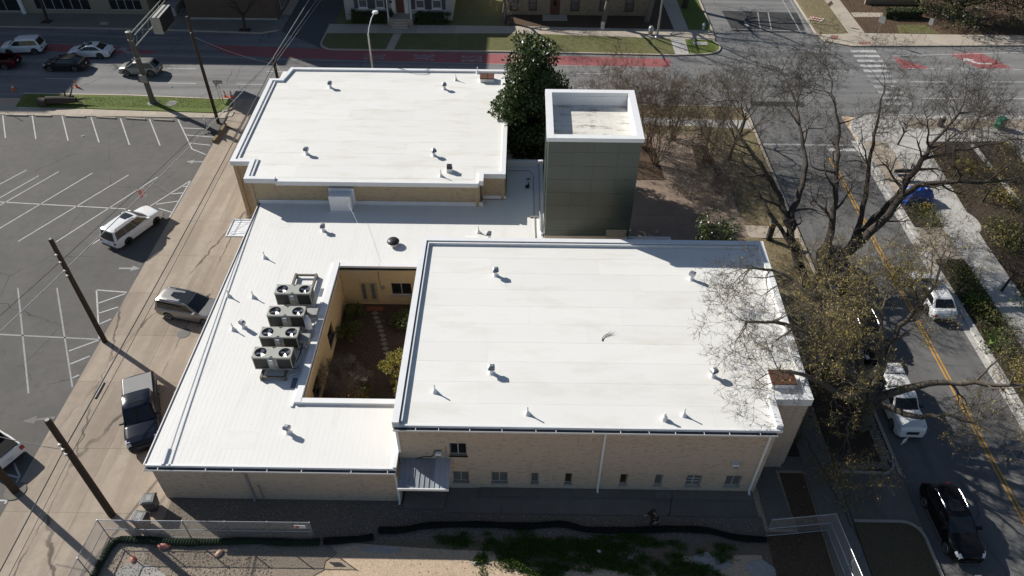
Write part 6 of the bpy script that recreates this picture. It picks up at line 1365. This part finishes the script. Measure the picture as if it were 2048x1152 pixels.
# A-frame banner
t = thing('banner_sign', 'blue and white swing banner sign on the lot corner', 'sign', (-29.95,62.5,0), R(-62)); MB().path([(-.42,0,.05),(-.42,0,1.55),(.42,0,1.55),(.42,0,.05)], .028, 6).build('frame', BLACKM, t, 0, False)
p_ = MB().box(-.39,.39,-.012,.012,.25,1.5).build('panel', SIGNB, t, 0, False); MB().box(-.37,.37,-.02,-.013,1.0,1.47).build('white_header', SIGNW, p_, 0, False); MB().box(-.37,.37,-.02,-.013,.28,.42).build('white_footer', SIGNW, p_, 0, False)
for x in (-.42,.42): MB().box(x-.04,x+.04,-.4,.4,0,.05).build('foot', BLACKM, t, 0, False)
def cone(x, y, label, tip=0):
    t = thing('traffic_cone', label, 'traffic cone', (x, y, 0), rng.uniform(0,1), 'orange traffic cones'); MB().box(-.2,.2,-.2,.2,0,.04).build('base', ORANGE, t, 0, False)
    MB().lathe((0,0,.04), [(.15,0),(.11,.25),(.065,.55),(.03,.72)], 14).build('cone', ORANGE, t, 40, False); MB().lathe((0,0,.04), [(.117,.25),(.089,.42)], 14).build('collar', SIGNW, t, 40, False); return t
cone(-46.4,71.0,'traffic cone standing alone in the street lane'); cone(-29.6,69.2,'traffic cone right of its neighbour at the kerb by the one-way sign'); cone(-30.25,69.2,'traffic cone left of its neighbour behind the tall pole'); cone(-52.6,70.2,'traffic cone in deep shade at the left edge')
t = thing('barricade', 'folded white and orange striped barricade lying on the grass', 'barricade', (35.9,89.6,.1), R(-35))
for k, (a, b_) in enumerate((((-.8,.25),(.8,.5)),((-.8,-.35),(.8,-.1)))):
    p_ = MB().beam((a[0],a[1],.1),(b_[0],b_[1],.14),.22,.03).build('board', SIGNW, t, 0, False)
    for j in range(4): 
        c_ = Vector((a[0],a[1],.118)).lerp(Vector((b_[0],b_[1],.158)), (j+.5)/4.5); MB().beam(c_-Vector((.08,0,0)),c_+Vector((.1,0.03,0.005)),.2,.012).build('orange_stripe', ORANGE, p_, 0, False)
for x in (-.6,.6): MB().beam((x,-.6,.05),(x+.05,.7,.07),.06,.05).build('leg', SIGNW, t, 0, False)
t = thing('fire_hydrant', 'pale fire hydrant on the far corner lawn', 'hydrant', (21.7,86.7,.1)); MB().lathe((0,0,0), [(.17,0),(.17,.05),(.11,.08),(.11,.5),(.14,.52),(.13,.62),(.05,.74)], 12).build('barrel', WHITEM, t, 40, False); MB().tube((-.2,0,.42),(.2,0,.42),.06,.06,8).build('nozzles', WHITEM, t, 0, False)
t = thing('street_bin', 'dark litter bin on the far footpath corner', 'bin', (15.2,84.9,.1)); MB().lathe((0,0,0), [(.26,0),(.3,.9),(.24,.98)], 12).build('bin', GALV, t, 40, False); MB().lathe((0,0,.98), [(.24,0),(.12,.12)], 12).build('lid', GREY, t, 40, False)
def manhole(x, y, label, r=.42, mat=None):
    t = thing('manhole_cover', label, 'manhole cover', (x, y, 0)); MB().lathe((0,0,0), [(r*1.12,-.02),(r*1.12,.012)], 24).build('ring', M_plain_cached('cast_iron', (.09,.09,.085)), t, 0, False); MB().lathe((0,0,0), [(r,.012),(r,.02)], 24).build('lid', mat or M_plain_cached('cast_iron', (.09,.09,.085)), t, 0, False)
    g = MB()
    for k in range(-3,4):
        l_ = math.sqrt(max(0, r*r*.8-(k*.11)**2)); g.box(-l_,l_,k*.11-.02,k*.11+.02,.02,.028)
    g.build('tread', M_plain_cached('worn_iron', (.11,.105,.10)), t, 0, False); return t
manhole(-23.3,35.85,'round iron manhole cover in the alley below the silver SUV').location.z = .006; manhole(-35.2,67.6,'round pale cover in the grass island',.5,WALKG).location.z = .12; manhole(-25.6,84.0,'dark manhole cover in the shaded driveway').location.z = .004
# wheel stops
WS = None
for k, (a, b_) in enumerate((((-50.7,65.05),(-48.6,65.0)),((-47.8,65.0),(-46.2,64.95)),((-44.8,64.95),(-42.8,64.85)),((-41.7,64.85),(-39.7,64.7)),((-38.7,64.7),(-36.7,64.5)),((-35.9,64.5),(-33.9,64.35)))):
    mid = ((a[0]+b_[0])/2, (a[1]+b_[1])/2, 0); L_ = b_[0]-a[0]; t = thing('wheel_stop', ('concrete wheel stop at the far left of the top parking row','concrete wheel stop second from the left in the top row','concrete wheel stop right of the log shadow','concrete wheel stop in the middle of the top row','concrete wheel stop second from the pole in the top row','concrete wheel stop nearest the tall pole in the top row')[k], 'wheel stop', mid, math.atan2(b_[1]-a[1], L_), 'wheel stops in the top parking row')
    MB().add([(-L_/2,-.09,0),(L_/2,-.09,0),(L_/2,.09,0),(-L_/2,.09,0),(-L_/2+.02,-.06,.13),(L_/2-.02,-.06,.13),(L_/2-.02,.06,.13),(-L_/2+.02,.06,.13)], [(3,2,1,0),(4,5,6,7),(0,1,5,4),(1,2,6,5),(2,3,7,6),(3,0,4,7)]).build('block', WALK, t, 0, False)
    for x in (-L_*.35, L_*.35): MB().lathe((x,0,.13), [(.02,0),(.02,.015)], 6).build('pin', GREY, t, 0, False)
# timber kerbs beside the alley mouth
for k, (a, b_, lab) in enumerate((((-28.55,63.6),(-28.6,62.0),'weathered timber kerb piece nearer the street at the alley mouth'),((-28.6,61.9),(-28.75,60.5),'weathered timber kerb piece nearer the lot at the alley mouth'))):
    o = MB().beam((*a,.16),(*b_,.16),.26,.3).build('timber_kerb', WOODL); o['label'] = lab; o['category'] = 'timber'
# fallen logs on the island
t = thing('fallen_log', 'large sawn log with stubby branches lying on the grass island', 'log', (-45.9,67.2,.1)); MB().path([(-1.6,-.05,.45),(-.6,0,.48),(.4,.05,.45),(1.3,.15,.42)], [.42,.38,.34,.24], 12).build('trunk', BARK, t, 50, False)
MB().lathe((0,0,0), [(.01,0)], 3) ; MB().path([(-1.66,-.05,.45),(-1.61,-.05,.45)], [.36,.36], 12).build('cut_end', WOODL, t, 0, False)
for a, b_, r_ in (((.2,.2,.6),(.1,.6,1.2),.1),((.6,.3,.6),(.9,.8,1.3),.09),((.9,.8,1.25),(.85,.95,1.7),.06),((1.2,.1,.4),(2.2,.3,.5),.1),((1.3,.1,.4),(2.3,-.5,.2),.12),((2.1,.3,.5),(2.8,.1,.6),.05)): MB().path([a, tuple((p+q)/2+.05 for p, q in zip(a, b_)), b_], [r_,r_*.8,r_*.5], 7).build('branch', BARK, t, 50, False)
o = MB().path([(-48.2,67.0,.45),(-47.4,66.9,.47)], [.45,.44], 12).build('log_round', BARK, None, 50); o['label'] = 'short thick log round at the left end of the fallen log'; o['category'] = 'log'
o = MB().path([(-46.4,68.0,.4),(-45.3,68.1,.4)], [.26,.22], 10).build('log_piece', BARK, None, 50); o['label'] = 'shorter log lying behind the fallen log'; o['category'] = 'log'
# ================================================================== FRONT YARD: BINS, FENCES, EROSION SOCKS, PERSON
def bin_(x, y, rz, label, col):
    t = thing('wheeled_bin', label, 'bin', (x, y, 0), rz)
    MB().add([(-.26,-.28,.08),(.26,-.28,.08),(.26,.26,.08),(-.26,.26,.08),(-.32,-.36,.98),(.32,-.36,.98),(.32,.34,.98),(-.32,.34,.98)], [(3,2,1,0),(4,5,6,7),(0,1,5,4),(1,2,6,5),(2,3,7,6),(3,0,4,7)]).build('bin_body', col, t, 0, False)
    lid = MB().box(-.35,.35,-.40,.36,.98,1.03); lid.add([(-.35,-.40,1.03),(.35,-.40,1.03),(.35,.36,1.03),(-.35,.36,1.03),(-.26,-.32,1.09),(.26,-.32,1.09),(.26,.24,1.09),(-.26,.24,1.09)], [(0,1,5,4),(1,2,6,5),(2,3,7,6),(3,0,4,7),(4,5,6,7)])
    l_ = lid.build('lid', M_plain_cached('bin_lid', (.10,.105,.105), rough=.35), t, 0, False); MB().box(-.18,.18,-.2,.1,1.09,1.10).build('lid_panel', M_plain_cached('bin_lid_panel', (.16,.17,.17)), l_, 0, False)
    MB().tube((-.3,.42,.95),(.3,.42,.95),.02,.02,6).build('handle', BLACKM, t, 0, False)
    for s_ in (-1,1): MB().tube((s_*.22,.3,.12),(s_*.30,.3,.12),.12,.12,12).build('wheel', RUBBER, t, 0, False)
bin_(-20.4,22.25,R(8)+math.pi/2,'wheeled bin with grey lid and dark blue body nearer the wall', M_plain('bin_blue', (.02,.03,.06), .5)); bin_(-20.5,21.15,R(-5)+math.pi/2,'wheeled bin with grey lid and brown body beside the pole', M_plain('bin_brown', (.17,.075,.04), .5))
def chain_fence(label, pts, h=1.8, mid=True, cat='fence'):
    t = thing('chain_link_fence', label, cat, (pts[0][0], pts[0][1], 0), 0)
    wires = []
    for i in range(len(pts)-1):
        a, b_ = Vector((*pts[i],0)), Vector((*pts[i+1],0)); L_ = (b_-a).length; d_ = (b_-a)/L_; n = max(1, round(L_/2.4))
        for k in range(n+(1 if i == len(pts)-2 else 0)): p = a+d_*L_*k/n; MB().tube(p-Vector((0,0,.05)), p+Vector((0,0,h+.05)),.03,.03,6).build('post', GALV, t)
        for z in ((h,h*.48,.08) if mid else (h,)): MB().tube(a+Vector((0,0,z)), b_+Vector((0,0,z)),.024,.024,6).build('rail', GALV, t)
        s_ = .085; k = -h
        while k < L_:
            for sg in (1,-1):
                lo, hi = max(0, k), min(L_, k+h)
                if hi > lo:
                    z0, z1 = (lo-k, hi-k) if sg > 0 else (h-(lo-k), h-(hi-k)); wires.append((tuple(a+d_*lo+Vector((0,0,z0))), tuple(a+d_*hi+Vector((0,0,z1))), .0035, .0035))
            k += s_
    seg_mesh('wire_mesh', wires, GALV, t, kind='stuff'); return t
f1 = chain_fence('chain-link fence panels round the gravel corner by the bins', [(-22.5,14),(-22.2,20.45),(-10.9,20.5)])
MB().box(-11.75,-11.15,20.44,20.46,1.30,1.58).build('fence_notice', SIGNW, f1); MB().box(-11.7,-11.5,20.432,20.439,1.33,1.55).build('notice_print', SIGNR, f1)
chain_fence('chain-link fence at the bottom right corner of the dirt yard', [(13.8,21.1),(17.3,21.5),(17.9,14)])
def sock(label, pts, r=.21, mat=None):
    P = [Vector((*p, r*.9)) for p in pts]; m_ = []
    for i in range(len(P)-1):
        L_ = (P[i+1]-P[i]).length; n = max(1, int(L_/.05))
        for k in range(n):
            u = k/n; pm, a, b_, pn = P[max(0,i-1)], P[i], P[i+1], P[min(len(P)-1,i+2)]; m_.append(.5*((2*a)+(b_-pm)*u+(2*pm-5*a+4*b_-pn)*u*u+(3*a-pm-3*b_+pn)*u**3))
    m_.append(P[-1]); rr_ = [r*((1.0,.98,.78)[i % 3])*(1+.07*math.sin(i*.13)+.05*math.sin(i*.041+1)) for i in range(len(m_))]; rr_[0] = rr_[-1] = r*.5
    o = MB().path(m_, rr_, 12).build('erosion_sock', mat or M_plain_cached('sock_green', (.022,.034,.022), rough=.95, spec=.1), None, 30); o.scale.z = .78; o['label'] = label; o['category'] = 'erosion sock'; return o
sock('green corrugated erosion sock inside the left fence corner', [(-22.2,14),(-22.0,18.6),(-21.7,20.1),(-20.6,20.25),(-17.5,20.15),(-14.5,20.3),(-12,20.25),(-10.6,20.3)])
sock('dark corrugated erosion sock right of the left fence end', [(-10.4,20.35),(-9.6,20.4),(-8.6,20.5),(-7.7,20.65)], .21, M_plain_cached('sock_black', (.012,.014,.013), rough=.95, spec=.1))
sock('long dark corrugated erosion sock running in front of the tall wall', [(-7.5,21.05),(-6.2,21.1),(-4.6,21.4),(-2,21.5),(.6,21.45),(2.6,21.6),(4.0,21.3),(6.2,21.3),(8.6,21.4),(10.6,21.35),(12.2,20.95),(13.8,20.85)], .20, M_plain_cached('sock_black', (.012,.014,.013), rough=.95, spec=.1))
for k, (x, y, s_, lab) in enumerate(((-19.0,20.0,.32,'pink-red sandbag against the fence sock'),(-15.9,19.6,.22,'pink stone lying on the fenced gravel'),(-20.4,19.2,.2,'small reddish stone near the fence corner'))):
    m_ = M_plain_cached('pink_stone', (.48,.17,.13)) if k != 1 else M_plain_cached('pale_pink', (.50,.30,.23)); o = MB().lathe((0,0,0), [(s_*.6,0),(s_,s_*.2),(s_*.9,s_*.5),(s_*.4,s_*.75),(.02,s_*.8)], 9).build('stone', m_, None, 0, loc=(x, y, 0), rz=k); o.scale = (1.2,.75,.9); o['label'] = lab; o['category'] = 'stone'
for k, (x, y, lab) in enumerate(((-9.1+7,19.3,'crumpled white litter on the sunlit dirt'),(-41.5,61.4,'white scrap of paper in the top parking row'),(-36.5,71.2,'white scrap of paper on the street by the grass island'),(-35.9,32.6,'crumpled white plastic bag at the left of the lot'),(4.6,20.1,'pale scrap in the shaded weeds'))):
    r3 = random.Random(k+9); o = MB(); n = 9
    vs = [(math.cos(6.283*i/n)*r3.uniform(.08,.2), math.sin(6.283*i/n)*r3.uniform(.06,.14), r3.uniform(.0,.05)) for i in range(n)]+[(0,0,.1)]; o = o.add(vs, [(i, (i+1) % n, n) for i in range(n)]).build('litter_scrap', SIGNW, None, 0, loc=(x, y, .01)); o['label'] = lab; o['category'] = 'litter'
# person, mid-stride, all in black
def skin_obj(name, verts, edges, radii, mat, parent, levels=2, root=0):
    me = bpy.data.meshes.new(name); me.from_pydata(verts, edges, []); o = bpy.data.objects.new(name+'_rig', me); COL.objects.link(o)
    md = o.modifiers.new('skin', 'SKIN'); md.use_smooth_shade = True; ss = o.modifiers.new('sub', 'SUBSURF'); ss.levels = levels; ss.render_levels = levels
    for i, r_ in enumerate(radii): me.skin_vertices[0].data[i].radius = (r_, r_)
    me.skin_vertices[0].data[root].use_root = True
    dg = bpy.context.evaluated_depsgraph_get(); m2 = bpy.data.meshes.new_from_object(o.evaluated_get(dg)); bpy.data.objects.remove(o)
    m2.name = name; m2.materials.clear(); m2.materials.append(mat); return link(name, m2, parent, False)
t = thing('person', 'person in black jacket and trousers striding along the shaded walk', 'person', (7.65,21.62,.02), R(200))
SKIN = M_plain('skin', (.36,.20,.13), .6); CLOTH = M_plain('black_cloth', (.008,.008,.009), .9); HAIR = M_plain('dark_hair', (.012,.009,.007), .7); SHOE = M_plain('pale_shoe', (.30,.30,.30), .6)
V_ = [(0,0,.95),(.03,0,1.15),(.08,0,1.38),(.10,0,1.47),(.12,0,1.53),(.15,0,1.63),(.17,0,1.72),
      (.08,.17,1.40),(-.10,.24,1.15),(.06,.26,.93),(.08,-.17,1.40),(.14,-.26,1.14),(.36,-.22,1.02),
      (.0,.09,.90),(.22,.10,.52),(.16,.10,.10),(.33,.10,.04),(.0,-.09,.90),(-.10,-.10,.50),(-.42,-.10,.22),(-.36,-.10,.06)]
E_ = [(0,1),(1,2),(2,3),(3,4),(4,5),(5,6),(2,7),(7,8),(8,9),(2,10),(10,11),(11,12),(0,13),(13,14),(14,15),(15,16),(0,17),(17,18),(18,19),(19,20)]
r_ = [.15,.15,.16,.07,.06,.095,.07,.075,.052,.032,.075,.052,.032,.10,.068,.045,.04,.10,.068,.045,.04]
for base, dirv, sd in ((9,(.05,.0,-.09),(0,1)),(12,(.10,.0,-.03),(0,-1))):
    b0 = Vector(V_[base]); dv = Vector(dirv); V_.append(tuple(b0+dv*.8)); r_.append(.032); E_.append((base, len(V_)-1)); palm = len(V_)-1
    for k in range(5):
        s_ = (k-2)*.019; off_ = Vector((0, s_, 0)); p1 = Vector(V_[palm])+dv*(.35 if k else .0)+off_*1.3+Vector((.02 if k == 0 else 0,0,0)); p2 = p1+dv*(.45-.05*abs(k-2))+Vector((.015,0,-.01)); 
        V_.append(tuple(p1)); V_.append(tuple(p2)); r_ += [.010,.008]; E_ += [(palm, len(V_)-2), (len(V_)-2, len(V_)-1)]
skin_obj('body', V_, E_, r_, SKIN, t)
skin_obj('jacket', [(0,0,.88),(.03,0,1.15),(.08,0,1.36),(.08,.18,1.40),(-.10,.25,1.15),(.04,.265,.96),(.08,-.18,1.40),(.14,-.265,1.14),(.34,-.225,1.03),(.10,0,1.46)], [(0,1),(1,2),(2,3),(3,4),(4,5),(2,6),(6,7),(7,8),(2,9)], [.175,.18,.185,.10,.075,.06,.10,.075,.06,.085], CLOTH, t)
skin_obj('trousers', [(0,0,.96),(.0,.09,.88),(.22,.10,.52),(.16,.10,.12),(.0,-.09,.88),(-.10,-.10,.50),(-.42,-.10,.24)], [(0,1),(1,2),(2,3),(0,4),(4,5),(5,6)], [.165,.115,.085,.065,.115,.085,.065], CLOTH, t)
MB().lathe((.14,0,1.66), [(.05,-.08),(.10,-.03),(.112,.03),(.085,.09),(.02,.115)], 12).build('hair', HAIR, t, 60, False)
f_ = MB()
for s_ in (-1,1): f_.lathe((.235,s_*.035,1.635), [(.012,0),(.012,.012)], 6)
f_.box(.235,.265,-.012,.012,1.59,1.63).box(.232,.242,-.025,.025,1.565,1.575); f_.build('face_features', HAIR, t, 0, False)
for s_ in (-1,1): MB().lathe((.14,s_*.098,1.60), [(.012,0),(.02,.03),(.012,.06)], 6).build('ear', SKIN, t, 0, False)
for x, y, z in ((.24,.10,0),(-.39,-.10,.02)): MB().box(x-.13,x+.14,y-.05,y+.05,z,z+.08).build('shoe', SHOE, t, 0, False)
# ================================================================== EAST WALK FURNITURE
t = thing('tarp_covered_stand', 'bright blue tarp thrown over a stand on the east walk', 'tarp', (34.0,52.7,.13), R(8))
rs = np.random.RandomState(4); nx, ny = 22, 16; vs = []; fs = []
for j in range(ny+1):
    for i in range(nx+1):
        u, v = i/nx*2-1, j/ny*2-1; ex = max(abs(u)**3, abs(v)**3); hgt = 1.25*(1-max(0, (max(abs(u), abs(v))-.55)/.45)**1.2) + .10*math.sin(5*u+2*v) + .05*rs.normal() - .25*(u > .1)*(u-.1)
        vs.append((u*1.35+.06*math.sin(7*v), v*.8+.06*math.sin(6*u), max(.0, hgt)))
for j in range(ny):
    for i in range(nx): fs.append((j*(nx+1)+i, j*(nx+1)+i+1, (j+1)*(nx+1)+i+1, (j+1)*(nx+1)+i))
tp = MB().add(vs, fs).build('tarp', TARP, t, 50, False); MB().add([(.25,-.35,1.29),(.72,-.28,1.2),(.66,.12,1.22),(.2,.08,1.30)], [(0,1,2,3)]).build('paper_label', SIGNW, tp, 0, False)
for x, y in ((-.9,-.5),(.9,-.5),(.9,.5),(-.9,.5)): MB().tube((x,y,0),(x,y,.95),.03,.03,6).build('stand_leg', GALV, t, 0, False)
t = thing('bench', 'dark metal bench on the east walk behind the blue tarp', 'bench', (34.0,55.6,.13), R(2))
for k in range(5): MB().box(-.9,.9,-.22+k*.1,-.14+k*.1,.43,.46).build('seat_slat', GREY, t, 0, False)
MB().box(-.9,.9,.26,.31,.55,.92).build('backrest', BLACKM, t, 0, False)
for x in (-.8,.8):
    for y in (-.2,.24): MB().box(x-.03,x+.03,y-.03,y+.03,0,.43).build('leg', GREY, t, 0, False)
    MB().box(x-.03,x+.03,-.22,.26,.62,.66).build('armrest', GREY, t, 0, False)
for k, (x, y, lab) in enumerate(((34.3,46.9,'grey hoop bike rack on the pavers farther from the street kerb'),(33.4,45.6,'grey hoop bike rack on the pavers nearer the street kerb'))):
    o = MB().path([(-.4,0,0),(-.4,0,.55)]+[(.4*math.cos(R(180-a)), 0, .55+.3*math.sin(R(180-a))) for a in range(0,181,30)]+[(.4,0,.55),(.4,0,0)], .03, 6).build('bike_rack', GALV, None, 40, loc=(x, y, .13), rz=R(70)); o['label'] = lab; o['category'] = 'bike rack'
t = thing('street_bin', 'dark litter bin on the corner paver band', 'bin', (41.0,64.9,.13)); MB().lathe((0,0,0), [(.28,0),(.32,.85),(.26,.95)], 12).build('bin', BLACKM, t, 40, False); MB().lathe((0,0,.95), [(.27,0),(.15,.14)], 12).build('lid', GREY, t, 40, False)
t = thing('mailbox', 'green utility cabinet on the corner pavement', 'cabinet', (46.6,64.7,.13), R(20)); MB().box(-.35,.35,-.3,.3,0,1.0).build('body', SIGNG, t, 0, False); MB().box(-.38,.38,-.33,.33,1.0,1.06).build('lid', SIGNG, t, 0, False)
t = thing('scooter', 'dark rental scooter standing on the corner pavement', 'scooter', (35.5,57.6,.13), R(60)); MB().box(-.4,.35,-.07,.07,.12,.18).build('deck', BLACKM, t, 0, False); MB().tube((.4,0,.15),(.5,0,1.1),.025,.025,6).build('stem', BLACKM, t, 0, False); MB().tube((.5,-.25,1.1),(.5,.25,1.1),.02,.02,6).build('handlebar', BLACKM, t, 0, False)
for x in (-.42,.45): MB().tube((x,-.03,.1),(x,.03,.1),.1,.1,12).build('wheel', RUBBER, t, 0, False)
MB().flat([(-57.6,86.3),(-56.4,86.2),(-56.3,87.2),(-57.5,87.3)], .128).build('tree_pit', SOIL, nw); MB().flat([(-33.3,84.55),(-31.9,84.5),(-31.9,85.5),(-33.3,85.55)], .128).build('tree_pit', SOIL, nw); MB().flat([(-50.4,86.1),(-49.4,86.0),(-49.4,86.8),(-50.4,86.9)], .128).build('utility_lid', WALKG, nw)
